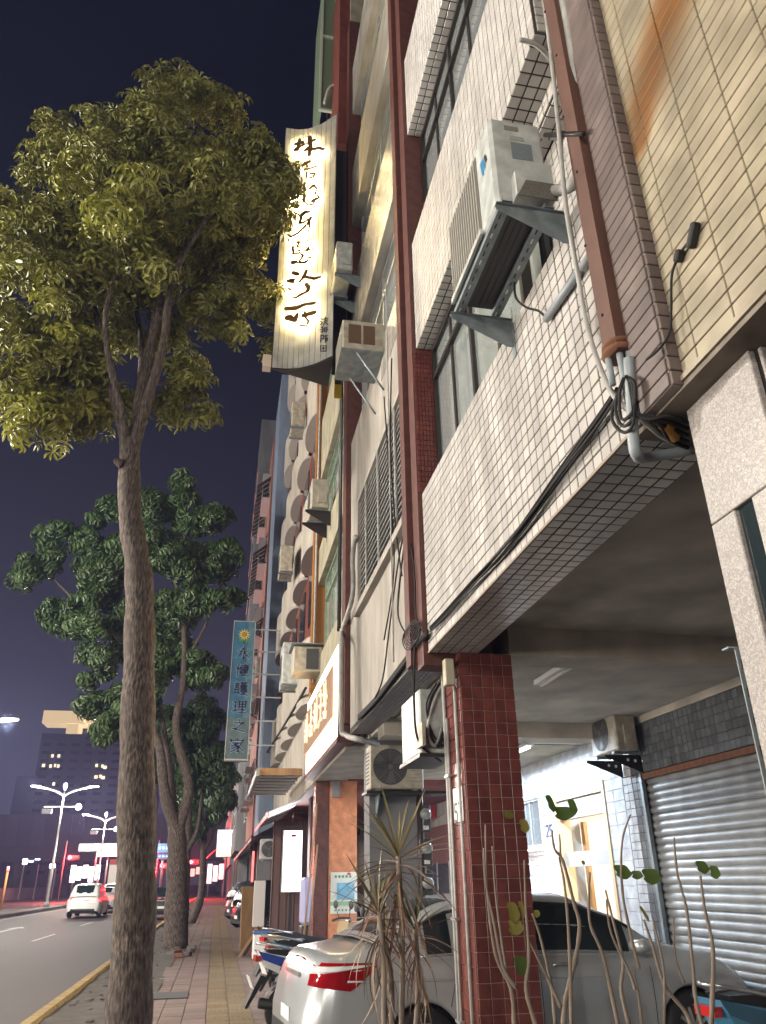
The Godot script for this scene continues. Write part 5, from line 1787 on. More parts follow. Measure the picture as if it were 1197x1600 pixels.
func car(called, label, at, turn, paint, suv = false, group = "", lamps = 0.0, detail = true):
	# rear at local x = 0, nose at +x, origin on the ground under the middle of the rear
	var c = thing(called, label, "car", group, at, turn)
	var L = 4.6
	var wtab = [[0.0, 0.66], [0.03, 0.74], [0.1, 0.82], [0.25, 0.87], [0.5, 0.885], [2.3, 0.89], [3.9, 0.88], [4.2, 0.84], [4.42, 0.74], [4.55, 0.6], [4.6, 0.5]]
	var shtab = [[0.0, 0.89], [0.2, 0.94], [1.0, 0.97], [2.2, 0.95], [3.4, 0.92], [4.2, 0.78], [4.6, 0.6]]
	var decktab = [[0.0, 0.93], [0.05, 1.0], [0.12, 1.03], [0.8, 1.09], [1.4, 1.05], [3.3, 1.0], [3.5, 1.02], [4.0, 0.93], [4.4, 0.76], [4.6, 0.58]]
	var rooftab = [[0.62, 1.11], [0.95, 1.26], [1.35, 1.41], [1.7, 1.46], [2.2, 1.475], [2.6, 1.45], [3.0, 1.3], [3.5, 1.02]]
	if suv:
		decktab = [[0.0, 0.98], [0.05, 1.06], [0.3, 1.1], [3.3, 1.08], [3.5, 1.1], [4.0, 1.02], [4.4, 0.86], [4.6, 0.64]]
		rooftab = [[0.05, 1.06], [0.15, 1.3], [0.4, 1.58], [0.8, 1.66], [2.2, 1.68], [2.7, 1.62], [3.1, 1.4], [3.5, 1.1]]
	var xr = 1.02
	var xf = 3.7
	var ring = func(x):
		var w = pick(wtab, x)
		var sh = pick(shtab, x)
		var dk = maxf(pick(decktab, x), sh + 0.005)
		var yb = 0.2 + 0.16 * maxf(0, 1 - x / 0.25) + 0.1 * maxf(0, (x - 4.3) / 0.3)
		for q in [xr, xf]:
			if absf(x - q) < 0.36:
				yb = maxf(yb, 0.3 + sqrt(0.1296 - (x - q) * (x - q)))
		var y2 = maxf(0.56, yb + 0.03)
		var y1 = lerpf(yb, y2, 0.45)
		return [Vector2(yb, w * 0.95), Vector2(y1, w * 0.985), Vector2(y2, w), Vector2(lerpf(y2, sh, 0.6), w * 0.99), Vector2(sh - 0.03, w * 0.965), Vector2(sh, w * 0.93), Vector2(lerpf(sh, dk, 0.75), w * 0.86), Vector2(dk, w * 0.72), Vector2(dk + 0.012, 0)]
	var zside = func(x, y):   # half width of the body side at a height
		var r = ring.call(x)
		for i in r.size() - 1:
			if y <= r[i + 1].x:
				return lerpf(r[i].y, r[i + 1].y, clampf((y - r[i].x) / maxf(0.001, r[i + 1].x - r[i].x), 0, 1))
		return r[-1].y
	var V = func(x, y, z): return Vector3(x + 0.32 * maxf(0, y - 0.62) * maxf(0, 1 - x / 0.7), y, z)   # the tail leans forward above the bumper
	var n = 92
	var st = S(true)
	for i in n:
		var xa = L * i / n
		var xb = L * (i + 1) / n
		var ra = ring.call(xa)
		var rb = ring.call(xb)
		for k in ra.size() - 1:
			for s in [-1, 1]:
				var a = V.call(xa, ra[k].x, s * ra[k].y)
				var b = V.call(xa, ra[k + 1].x, s * ra[k + 1].y)
				var d = V.call(xb, rb[k].x, s * rb[k].y)
				var e = V.call(xb, rb[k + 1].x, s * rb[k + 1].y)
				if s > 0:
					quad(st, a, b, e, d)
				else:
					quad(st, a, d, e, b)
	for x in [0.0, L]:   # end caps
		var r = ring.call(x)
		for k in r.size() - 1:
			var a = V.call(x, r[k].x, r[k].y)
			var b = V.call(x, r[k + 1].x, r[k + 1].y)
			var d = V.call(x, r[k + 1].x, -r[k + 1].y)
			var e = V.call(x, r[k].x, -r[k].y)
			if x > 0:
				quad(st, a, b, d, e)
			else:
				quad(st, a, e, d, b)
	obj("body", st, paint, c)
	# greenhouse
	var x0 = rooftab[0][0]
	var x1 = rooftab[-1][0]
	var gring = func(x):
		var w = pick(wtab, x)
		var sh = pick(shtab, x)
		var rf = maxf(pick(rooftab, x), sh + 0.02)
		var t = clampf((rf - sh) / 0.5, 0, 1)
		return [Vector2(sh - 0.01, w * 0.925), Vector2(lerpf(sh, rf, 0.5), w * lerpf(0.92, 0.84, t)), Vector2(lerpf(sh, rf, 0.86), w * lerpf(0.91, 0.74, t)), Vector2(lerpf(sh, rf, 0.96), w * lerpf(0.85, 0.66, t)), Vector2(rf, w * 0.52), Vector2(rf + 0.012, 0)]
	st = S(true)
	n = 50
	for i in n:
		var xa = lerpf(x0, x1, float(i) / n)
		var xb = lerpf(x0, x1, float(i + 1) / n)
		var ra = gring.call(xa)
		var rb = gring.call(xb)
		for k in ra.size() - 1:
			for s in [-1, 1]:
				var a = Vector3(xa, ra[k].x, s * ra[k].y)
				var b = Vector3(xa, ra[k + 1].x, s * ra[k + 1].y)
				var d = Vector3(xb, rb[k].x, s * rb[k].y)
				var e = Vector3(xb, rb[k + 1].x, s * rb[k + 1].y)
				if s > 0:
					quad(st, a, b, e, d)
				else:
					quad(st, a, d, e, b)
	obj("roof", st, paint, c)
	# side glass, rear window and windscreen lie just outside the shell
	var gs = func(x, t, s):
		var r = gring.call(x)
		var y = lerpf(r[0].x + 0.02, r[2].x, t)
		var zz = lerpf(r[0].y, r[1].y, (y - r[0].x) / (r[1].x - r[0].x)) if y < r[1].x else lerpf(r[1].y, r[2].y, (y - r[1].x) / (r[2].x - r[1].x))
		return Vector3(x, y, s * (zz + 0.005))
	var spans = [[0.55, 0.95], [1.0, 1.9], [1.98, 3.05]] if suv else [[1.08, 1.32], [1.38, 2.08], [2.16, 3.12]]
	for s in [-1, 1]:
		for sp in spans:
			st = S(true)
			for i in 10:
				var xa = lerpf(sp[0], sp[1], i / 10.0)
				var xb = lerpf(sp[0], sp[1], (i + 1) / 10.0)
				for k in 3:
					var ta = 0.1 + 0.84 * k / 3.0
					var tb = 0.1 + 0.84 * (k + 1) / 3.0
					if s > 0:
						quad(st, gs.call(xa, ta, s), gs.call(xa, tb, s), gs.call(xb, tb, s), gs.call(xb, ta, s))
					else:
						quad(st, gs.call(xa, ta, s), gs.call(xb, ta, s), gs.call(xb, tb, s), gs.call(xa, tb, s))
			obj("side_window", st, M.dark_glass, c)
		if detail:   # black trim around the glass, chrome strip below it
			st = S(true)
			var tp = []
			for i in 24:
				tp.append(gs.call(lerpf(spans[0][0] - 0.06, 3.2, i / 23.0), 0.97, s))
			tube(st, tp, 0.014, 5)
			obj("window_trim", st, M.black, c)
			st = S(true)
			tp = []
			for i in 20:
				tp.append(gs.call(lerpf(spans[0][0] - 0.06, 3.2, i / 19.0), 0.06, s))
			tube(st, tp, 0.008, 5)
			obj("belt_strip", st, M.steel, c)
	for sp in [[0.1, 0.42, 0.0], [2.72, 3.42, 0.0]] if suv else [[0.72, 1.42, 0.0], [2.62, 3.42, 0.0]]:
		st = S(true)
		for i in 8:
			var xa = lerpf(sp[0], sp[1], i / 8.0)
			var xb = lerpf(sp[0], sp[1], (i + 1) / 8.0)
			var ra = gring.call(xa)
			var rb = gring.call(xb)
			for q in [[-1, -0.5], [-0.5, 0.5], [0.5, 1]]:
				var f = func(x, r, t): return Vector3(x, (r[4].x + 0.009 if absf(t) < 0.9 else r[4].x - 0.004) + 0.006, t * r[4].y * 1.02)
				quad(st, f.call(xa, ra, q[0]), f.call(xb, rb, q[0]), f.call(xb, rb, q[1]), f.call(xa, ra, q[1]))
		obj("windscreen" if sp[0] > 2 else "rear_window", st, M.dark_glass, c)
	# lamps wrap round the rear corners
	var patch = func(called2, xa, xb, ya, yb, m, s, off):
		var p = S(true)
		var nn = 12
		for i in nn:
			var u = [lerpf(xa, xb, float(i) / nn), lerpf(xa, xb, float(i + 1) / nn)]
			for k in 3:
				var v = []
				for e in 2:
					var t = float(i + e) / nn
					for g in 2:
						var y = lerpf(ya.call(t), yb.call(t), (k + g) / 3.0)
						v.append(V.call(u[e] - off * maxf(0, 1 - u[e] / 0.2), y, s * (zside.call(u[e], y) + off)))
				if s > 0:
					quad(p, v[0], v[1], v[3], v[2])
				else:
					quad(p, v[0], v[2], v[3], v[1])
		obj(called2, p, m, c)
	var red = glow(Color(1.0, 0.05, 0.05), lamps) if lamps > 0 else mat(lin(0.25, 0.006, 0.01), 0.06)
	for s in [-1, 1]:
		patch.call("tail_light", 0.0, 0.6, func(t): return lerpf(0.81, 0.77, minf(1, t / 0.6)) if t < 0.6 else lerpf(0.77, 0.94, (t - 0.6) / 0.4), func(t): return lerpf(0.89, 0.95, t), red, s, 0.007)
		patch.call("tail_light", 0.02, 0.6, func(t): return lerpf(0.945, 0.955, t), func(t): return lerpf(0.975, 0.965, t), red, s, 0.007)
		if detail: patch.call("reverse_light", 0.0, 0.5, func(t): return 0.9 + 0.04 * t, func(t): return 0.945 + 0.01 * t, mat(lin(0.6, 0.62, 0.62), 0.1), s, 0.006)
		st = S()
		var r0 = ring.call(0.0)
		if lamps > 0:
			quad(st, V.call(-0.006, 0.72, s * 0.3), V.call(-0.006, 0.92, s * 0.3), V.call(-0.006, 0.92, s * 0.66), V.call(-0.006, 0.72, s * 0.66))
			obj("tail_light", st, red, c)
		patch.call("headlight", 4.0, 4.5, func(t): return lerpf(0.68, 0.56, t), func(t): return lerpf(0.76, 0.66, t), mat(lin(0.4, 0.4, 0.42), 0.1), s, 0.006)
	st = S()
	box2(st, Vector3(0.05, 0.84, -0.3), Vector3(0.068, 0.87, 0.3))
	obj("trunk_garnish", st, M.steel, c)
	st = S()
	box2(st, Vector3(-0.006, 0.5, -0.19), Vector3(-0.002, 0.6, 0.19))
	obj("number_plate", st, M.white_paint, c)
	st = S()
	box2(st, Vector3(-0.01, 0.36, -0.62), Vector3(0.02, 0.45, 0.62))
	obj("bumper_insert", st, M.black, c)
	if detail:
		for s in [-1, 1]:
			for xs in [[1.36, 0.62], [2.13, 0.24], [3.28, 0.3]]:   # door seams
				st = S(true)
				var pp = []
				for i in 8:
					var y = lerpf(xs[1], pick(shtab, xs[0]) - 0.01, i / 7.0)
					pp.append(Vector3(xs[0] + (0.0 if xs[0] > 1.5 else -0.1 * (1 - i / 7.0)), y, s * (zside.call(xs[0], y) + 0.001)))
				tube(st, pp, 0.0035, 4)
				obj("door_seam", st, M.black, c)
			for xs in [1.5, 2.28]:
				st = S(true)
				var hz = zside.call(xs, 0.9)
				tube(st, spline([Vector3(xs, 0.885, s * (hz - 0.005)), Vector3(xs + 0.04, 0.893, s * (hz + 0.03)), Vector3(xs + 0.19, 0.893, s * (hz + 0.03)), Vector3(xs + 0.24, 0.885, s * (hz - 0.005))], 4), 0.014, 7)
				obj("door_handle", st, M.steel, c)
			st = S(true)
			lathe(st, Vector3(3.12, 1.02, s * 0.98), Vector3(0.25, 0, s * 1.0).normalized(), [[-0.12, 0.02], [-0.07, 0.06], [0.04, 0.075], [0.1, 0.05], [0.11, 0.001]], 14)
			obj("mirror", st, paint, c).transform = Transform3D(Basis.from_scale(Vector3(1, 0.8, 1)), Vector3(0, 0.2, 0))
			st = S(true)
			var cr = []
			for i in 20:
				var x = lerpf(0.35, 3.9, i / 19.0)
				cr.append(Vector3(x, lerpf(0.84, 0.74, i / 19.0), s * (zside.call(x, 0.8) - 0.002)))
			tube(st, cr, 0.009, 5)
			obj("crease", st, paint, c)
	for x in [xr, xf]:
		for s in [-1, 1]:
			wheel(c, Vector3(x, 0.315, s * 0.77), 0.315, 0.2, s)
	st = S()
	box2(st, Vector3(0.3, 0.22, -0.62), Vector3(4.3, 0.6, 0.62))
	obj("underbody", st, M.black, c)
	return c

func scooter(label, at, turn, body, accent, group = "scooters parked in the arcade"):
	# faces local +x
	var s = thing("scooter", label, "scooter", group, at, turn)
	for x in [-0.62, 0.64]:
		wheel(s, Vector3(x, 0.25, 0), 0.25, 0.11, 1)
		wheel(s, Vector3(x, 0.25, 0), 0.249, 0.109, -1)
	var st = S()
	prism(st, [Vector2(-0.98, 0.86), Vector2(-0.9, 0.7), Vector2(-0.5, 0.52), Vector2(-0.1, 0.42), Vector2(-0.02, 0.66), Vector2(-0.3, 0.74)], Vector3(0, 0, -0.14), Vector3.RIGHT, Vector3.UP, Vector3(0, 0, 0.28))
	obj("tail_cowl", st, body, s)
	for q in [-0.146, 0.141]:
		st = S()
		prism(st, [Vector2(-1.0, 0.87), Vector2(-0.94, 0.78), Vector2(-0.5, 0.62), Vector2(-0.35, 0.7), Vector2(-0.6, 0.77)], Vector3(0, 0, q), Vector3.RIGHT, Vector3.UP, Vector3(0, 0, 0.005))
		obj("side_graphic", st, accent, s)
	st = S()
	prism(st, [Vector2(-0.9, 0.88), Vector2(-0.85, 0.83), Vector2(-0.3, 0.75), Vector2(0.0, 0.7), Vector2(0.03, 0.77), Vector2(-0.3, 0.82), Vector2(-0.5, 0.88)], Vector3(0, 0, -0.13), Vector3.RIGHT, Vector3.UP, Vector3(0, 0, 0.26))
	obj("seat", st, M.black, s)
	st = S(true)
	tube(st, spline([Vector3(-0.55, 0.86, -0.12), Vector3(-0.9, 0.93, -0.12), Vector3(-1.0, 0.94, 0), Vector3(-0.9, 0.93, 0.12), Vector3(-0.55, 0.86, 0.12)]), 0.014, 6)
	obj("grab_rail", st, M.steel, s)
	st = S()
	prism(st, [Vector2(-0.85, 0.3), Vector2(-0.75, 0.2), Vector2(-0.2, 0.18), Vector2(-0.1, 0.4), Vector2(-0.6, 0.46)], Vector3(0, 0, 0.07), Vector3.RIGHT, Vector3.UP, Vector3(0, 0, 0.09))
	obj("engine_case", st, M.ac_dark, s)
	st = S(true)
	tube(st, [Vector3(-0.98, 0.36, 0.2), Vector3(-0.5, 0.28, 0.2), Vector3(-0.2, 0.2, 0.16)], [0.055, 0.06, 0.025], 9)
	obj("exhaust", st, M.black, s)
	st = S(true)
	for k in 9:
		lathe(st, Vector3(-0.76 + k * 0.012, 0.32 + k * 0.035, 0.17), Vector3(0.3, 0.95, 0).normalized(), [[0, 0.02], [0.008, 0.032], [0.02, 0.02]], 9)
	obj("shock", st, M.steel, s)
	st = S(true)
	var arc = []
	for k in 9:
		var g = 0.3 + 2.6 * k / 8.0
		arc.append(Vector3(-0.62 - cos(PI - g) * -0.29, 0.25 + sin(g) * 0.29, 0))
	for k in 8:
		quad(st, arc[k] + Vector3(0, 0, -0.07), arc[k] + Vector3(0, 0, 0.07), arc[k + 1] + Vector3(0, 0, 0.07), arc[k + 1] + Vector3(0, 0, -0.07))
	obj("rear_fender", st, M.black, s)
	st = S()
	prism(st, [Vector2(-0.95, 0.62), Vector2(-1.12, 0.3), Vector2(-1.09, 0.29), Vector2(-0.88, 0.6)], Vector3(0, 0, -0.08), Vector3.RIGHT, Vector3.UP, Vector3(0, 0, 0.16))
	obj("mudflap", st, M.black, s)
	st = S()
	bx(st, Vector3(-1.06, 0.55, 0), Vector3(0.006, 0.14, 0.24), Basis.from_euler(Vector3(0, 0, 0.4)))
	obj("number_plate", st, M.white_paint, s)
	st = S()
	bx(st, Vector3(-0.99, 0.79, 0), Vector3(0.06, 0.06, 0.2))
	obj("tail_light", st, mat(lin(0.4, 0.02, 0.02), 0.1), s)
	st = S()
	box2(st, Vector3(-0.1, 0.26, -0.15), Vector3(0.35, 0.31, 0.15))
	obj("floorboard", st, M.black, s)
	st = S()
	prism(st, [Vector2(0.33, 0.28), Vector2(0.4, 0.28), Vector2(0.52, 0.95), Vector2(0.42, 1.0), Vector2(0.3, 0.6)], Vector3(0, 0, -0.19), Vector3.RIGHT, Vector3.UP, Vector3(0, 0, 0.38))
	obj("leg_shield", st, accent, s)
	st = S()
	prism(st, [Vector2(0.46, 0.5), Vector2(0.72, 0.52), Vector2(0.62, 0.86), Vector2(0.53, 0.94)], Vector3(0, 0, -0.13), Vector3.RIGHT, Vector3.UP, Vector3(0, 0, 0.26))
	obj("front_cowl", st, body, s)
	st = S(true)
	tube(st, [Vector3(0.64, 0.25, 0), Vector3(0.5, 0.9, 0), Vector3(0.46, 1.03, 0)], 0.025, 7)
	obj("fork", st, M.steel, s)
	st = S(true)
	tube(st, spline([Vector3(0.36, 1.0, -0.33), Vector3(0.44, 1.04, -0.15), Vector3(0.46, 1.04, 0.15), Vector3(0.36, 1.0, 0.33)]), 0.017, 7)
	obj("handlebar", st, M.black, s)
	for q in [-1, 1]:
		st = S(true)
		tube(st, [Vector3(0.42, 1.04, q * 0.2), Vector3(0.4, 1.2, q * 0.28)], 0.006, 5)
		obj("mirror_stem", st, M.black, s)
		st = S(true)
		lathe(st, Vector3(0.41, 1.24, q * 0.3), Vector3(1, 0, 0), [[-0.02, 0.001], [-0.02, 0.06], [0.0, 0.068], [0.03, 0.03], [0.035, 0.001]], 12)
		obj("mirror", st, M.ac_dark, s)
		st = S(true)
		tube(st, [Vector3(0.4, 1.0, q * 0.3), Vector3(0.55, 1.0, q * 0.32)], 0.006, 5)
		obj("brake_lever", st, M.steel, s)
	st = S()
	bx(st, Vector3(0.7, 0.75, 0), Vector3(0.05, 0.1, 0.2))
	obj("headlight", st, mat(lin(0.6, 0.6, 0.6), 0.1), s)
	return s

func vehicles():
	var silver = mat(lin(0.43, 0.45, 0.46), 0.3, 0.35)
	silver.clearcoat_enabled = true
	silver.clearcoat = 0.8
	silver.clearcoat_roughness = 0.08
	car("parked_car", "silver sedan parked nose-in under the arcade behind the red pillar", Vector3(0.7, 0, -8.19), deg_to_rad(6.0), silver)
	scooter("blue and white scooter with its tail to the pavement beside the silver sedan", Vector3(1.53, 0, -10.7), 0.12, M.white_paint, M.blue_paint)
	scooter("black scooter with a light blue front panel behind the blue and white one", Vector3(1.75, 0, -12.3), 0.2, M.ac_dark, mat(lin(0.06, 0.25, 0.42), 0.3))
	scooter("dark scooter with bare mirrors beside the orange pillar", Vector3(2.9, 0, -13.4), 2.6, M.black, M.ac_dark)
	scooter("grey scooter with a tan saddle cover near the leaning boards", Vector3(1.75, 0, -14.2), 0.3, M.grey_wall, mat(lin(0.3, 0.22, 0.12), 0.7))
	scooter("shiny light blue scooter in front of the steel shutter", Vector3(P(1085, 1560, 2, -5.6).x + 1.0, 0, -5.6), 0.12, mat(lin(0.06, 0.2, 0.32), 0.2), mat(lin(0.03, 0.1, 0.16), 0.2))
	car("parked_suv", "black people carrier parked half on the pavement beyond the white board", Vector3(0.75, 0, -29.6), deg_to_rad(14), mat(lin(0.02, 0.02, 0.022), 0.2, 0.2), true, "", 0.0, false)
	car("parked_suv", "dark red-tailed car parked beyond the black people carrier", Vector3(0.6, 0, -36.5), deg_to_rad(12), mat(lin(0.05, 0.05, 0.055), 0.25, 0.2), true, "", 1.2, false)
	# traffic waiting at the lights: rears towards us
	var white = mat(lin(0.62, 0.62, 0.62), 0.3)
	var grp = "cars waiting at the red light"
	car("waiting_car", "white hatchback with lit tail lamps at the back of the queue", P(128, 1425, 2, -48.5) * Vector3(1, 0, 1), PI / 2, white, true, grp, 5.0, false)
	car("waiting_car", "white saloon in the queue just ahead of the white hatchback", P(157, 1415, 2, -57) * Vector3(1, 0, 1), PI / 2, white, false, grp, 5.0, false)
	car("waiting_car", "pale car in the queue behind the red-roofed lorry", P(172, 1412, 2, -66) * Vector3(1, 0, 1), PI / 2, mat(lin(0.5, 0.5, 0.5), 0.3), true, grp, 5.0, false)
	car("waiting_car", "dark car with red tail lamps seen between the tree trunks", P(252, 1420, 2, -44) * Vector3(1, 0, 1), PI / 2, mat(lin(0.04, 0.04, 0.045), 0.3), false, grp, 5.0, false)
	# lorry
	var l = thing("box_lorry", "white box lorry with a red upper edge stopped in the queue", "lorry", "", P(186, 1405, 2, -80) * Vector3(1, 0, 1))
	obj("cargo_box", chamfer(Vector3(2.4, 2.3, 5.0), 0.04), mat(lin(0.55, 0.5, 0.46), 0.5), l, Vector3(0, 2.1, -2.5))
	var st = S()
	box2(st, Vector3(-1.2, 3.26, -5), Vector3(1.2, 3.7, 0.02))
	obj("red_hood", st, mat(lin(0.35, 0.03, 0.03), 0.6), l)
	st = S()
	box2(st, Vector3(-1.1, 0.55, 0.0), Vector3(1.1, 0.9, 0.06))
	obj("tail_lamp_bar", st, glow(Color(1, 0.3, 0.1), 1.5), l)
	st = S()
	box2(st, Vector3(-1.05, 0.6, -7.2), Vector3(1.05, 2.5, -5.1))
	obj("cab", st, M.white_paint, l)
	for q in [[-0.9, -1.2], [0.9, -1.2], [-0.9, -6.2], [0.9, -6.2]]:
		st = S(true)
		lathe(st, Vector3(q[0], 0.45, q[1]), Vector3.RIGHT, [[-0.14, 0.001], [-0.14, 0.45], [0.14, 0.45], [0.14, 0.001]], 16)
		obj("wheel", st, M.black, l)

# ---------- plants ----------
func pot(parent, at, r, h):
	var st = S(true)
	lathe(st, at, Vector3.UP, [[0.0, 0.001], [0.0, r * 0.75], [h * 0.85, r], [h * 0.85, r * 1.08], [h, r * 1.08], [h, r * 0.9], [h * 0.9, r * 0.88], [h * 0.9, 0.001]], 20)
	obj("pot", st, mat(lin(0.25, 0.1, 0.06), 0.8), parent)

func strap_leaf(length, width, bend):   # long arching leaf along +x, up +y
	var st = S()
	var n = 6
	var pts = []
	for i in n + 1:
		var t = float(i) / n
		pts.append(Vector3(length * t * (1 - 0.18 * bend * t), -length * bend * 0.55 * t * t, 0))
	for i in n:
		var wa = width * sin(PI * clampf(0.12 + 0.88 * float(i) / n, 0, 1)) * 0.5 + 0.001
		var wb = width * sin(PI * clampf(0.12 + 0.88 * float(i + 1) / n, 0, 1)) * 0.5 + 0.0005
		var k = Vector3(0, 0.3, 0)
		quad(st, pts[i], pts[i + 1], pts[i + 1] + Vector3(0, 0, wb) + k * wb, pts[i] + Vector3(0, 0, wa) + k * wa)
		quad(st, pts[i] - Vector3(0, 0, wa) + k * wa, pts[i + 1] - Vector3(0, 0, wb) + k * wb, pts[i + 1], pts[i])
	st.generate_normals()
	return st.commit()

func plants():
	var z = -5.0
	var d = thing("dracaena", "spiky dragon tree with red-brown strap leaves in three tufts before the car", "plant")
	var heads = [[622, 1338, 0.0, 64, 0.46], [592, 1425, 0.1, 56, 0.36], [648, 1452, -0.05, 52, 0.32], [603, 1475, 0.05, 26, 0.26]]
	var base = [[627, 1600], [600, 1600], [650, 1600], [612, 1600]]
	var leafv = []
	for b in [0.1, 0.35, 0.7, 1.1, 1.5]:
		leafv.append(strap_leaf(1.0, 0.042, b))
	var lm = [mat(lin(0.22, 0.15, 0.09), 0.6), mat(lin(0.2, 0.1, 0.075), 0.6), mat(lin(0.28, 0.2, 0.15), 0.7), mat(lin(0.2, 0.17, 0.08), 0.5)]
	for h in heads.size():
		var q = heads[h]
		var top = P(q[0], q[1], 2, z + q[2])
		var low = P(base[h][0], base[h][1], 2, z + q[2])
		var st = S(true)
		var foot = Vector3(low.x * 0.5 + 0.5, 0.25, z + q[2] * 0.5)
		tube(st, spline([foot, low, low.lerp(top, 0.5) + Vector3(0.015, 0, 0), top]), 0.016, 7)
		obj("stem", st, mat(lin(0.26, 0.21, 0.17), 0.9), d)
		for k in q[3]:
			var f = float(k) / q[3]   # 0 young upright .. 1 old hanging
			var el = lerpf(1.35, -1.1, pow(f, 0.9)) + rng.randf_range(-0.2, 0.2)
			var az = rng.randf() * TAU
			var o = obj("leaf", leafv[clampi(int(f * 4.0 + rng.randf()), 0, 4)], lm[(3 if f < 0.25 else (rng.randi() % 3))], d, top - Vector3(0, 0.22 * f * f, 0))
			o.transform.basis = Basis.from_euler(Vector3(rng.randf_range(-0.4, 0.4), az, 0)) * Basis.from_euler(Vector3(0, 0, el)) * Basis.from_scale(Vector3.ONE * q[4] * rng.randf_range(0.75, 1.15))
	pot(d, Vector3(1.02, 0, z), 0.24, 0.34)
	var s = thing("bare_shrub", "nearly leafless shrub with thin grey-brown stems and a few round green leaves", "plant")
	z = -4.9
	var c = func(x, y): return P(640 + x / 2.149, 1000 + y / 2.149, 2, z)
	var stems = [[0.011, 255, 620, 262, 860, 290, 1060, 340, 1170, 352, 1300], [0.01, 238, 700, 245, 820, 270, 940, 300, 1090, 345, 1165], [0.009, 295, 690, 310, 880, 335, 1050, 350, 1150], [0.011, 370, 740, 375, 900, 385, 1060, 375, 1170, 412, 1300], [0.013, 482, 640, 490, 700, 520, 745, 555, 880, 575, 960, 560, 1080, 530, 1200, 520, 1300], [0.008, 515, 650, 520, 745], [0.01, 480, 730, 500, 830, 515, 1040, 520, 1300], [0.01, 430, 920, 455, 990, 495, 1160, 510, 1300], [0.01, 390, 1000, 450, 1120, 500, 1230], [0.011, 597, 780, 595, 940, 640, 1060, 692, 1300], [0.011, 680, 840, 700, 920, 740, 1080, 735, 1180, 762, 1300], [0.009, 718, 590, 690, 680, 690, 840, 720, 1000, 745, 1100], [0.012, 800, 940, 830, 1030, 870, 1160, 940, 1250, 962, 1300], [0.009, 820, 930, 860, 1110, 860, 1300], [0.011, 865, 665, 875, 780, 905, 900, 925, 1080, 935, 1200, 960, 1300], [0.013, 1005, 790, 1020, 900, 1050, 1050, 1045, 1300], [0.009, 645, 870, 660, 980, 720, 1110, 740, 1170], [0.008, 885, 930, 890, 1060, 920, 1150], [0.009, 770, 1100, 790, 1210, 800, 1300]]
	var bark = mat(lin(0.27, 0.21, 0.165), 0.85, 0, noise_tex("fine", 0.09, 0.8, 1.0, 3), 6.0)
	var si = 0
	for q in stems:
		var pts = []
		for i in range(1, q.size(), 2):
			pts.append(c.call(q[i], q[i + 1]) + Vector3(0, 0, 0.1 * sin(si * 2.4)))
		var st = S(true)
		var sp = spline(pts, 5)
		var r = []
		for i in sp.size():
			r.append(q[0] * lerpf(0.55, 1.25, float(i) / sp.size()) * (1 + 0.12 * sin(i * 2.1)))
		tube(st, sp, r, 7)
		obj("stem", st, bark, s)
		if q[q.size() - 1] >= 1300:   # carry on down into the planter
			st = S(true)
			var e = pts[-1]
			tube(st, [e, Vector3(lerpf(e.x, 2.0, 0.2), 0.36, z)], q[0] * 1.25, 7)
			obj("stem", st, bark, s)
		si += 1
	var lf = S(true)
	var rim = []
	for k in 18:   # round leaf, notched at the stalk, cupped along the midrib
		var g = TAU * k / 18
		var r = 1.0 - 0.45 * exp(-pow(wrapf(g - PI, -PI, PI) * 2.2, 2)) + 0.06 * sin(g * 5.0)
		rim.append(Vector3(cos(g) * r, 0.3 * absf(sin(g)) * r + 0.12 * cos(g * 2.0), sin(g) * r * 0.9))
	for k in 18:
		tri(lf, Vector3(-0.3, -0.1, 0), rim[k], rim[(k + 1) % 18])
	lf.generate_normals()
	var lmesh = lf.commit()
	var lg = leafmats(Vector3(0.08, 0.125, 0.03), Color(0.18, 0.25, 0.07), 3)
	var ly = leafmats(Vector3(0.2, 0.18, 0.045), Color(0.25, 0.22, 0.08), 3)
	for q in [[472, 550, 0, 14, 30], [515, 585, 0, 32, 26], [545, 562, 0, 16, 26], [330, 588, 1, 20, 14], [383, 625, 1, 16, 22], [712, 782, 0, 28, 26], [762, 790, 0, 18, 14], [808, 796, 0, 30, 26], [980, 765, 0, 22, 22], [1022, 780, 0, 18, 20], [345, 915, 1, 20, 30], [352, 965, 1, 24, 22], [378, 905, 1, 10, 26], [370, 1095, 0, 26, 26], [426, 920, 1, 10, 12], [788, 920, 1, 8, 26], [582, 748, 1, 7, 7]]:
		var o = obj("leaf", lmesh, (ly if q[2] else lg)[rng.randi() % 3], s, c.call(q[0], q[1]))
		var w = 0.0022
		o.transform.basis = Basis.from_euler(Vector3(1.2 + rng.randf_range(-0.3, 0.3), rng.randf_range(-0.4, 0.4), 0)) * Basis.from_scale(Vector3(q[3] * w, minf(q[3], q[4]) * w, q[4] * w))
	var tr = S()
	box2(tr, Vector3(1.35, 0.0, z - 0.22), Vector3(3.0, 0.38, z + 0.22))
	obj("planter", tr, M.grey_wall, s)

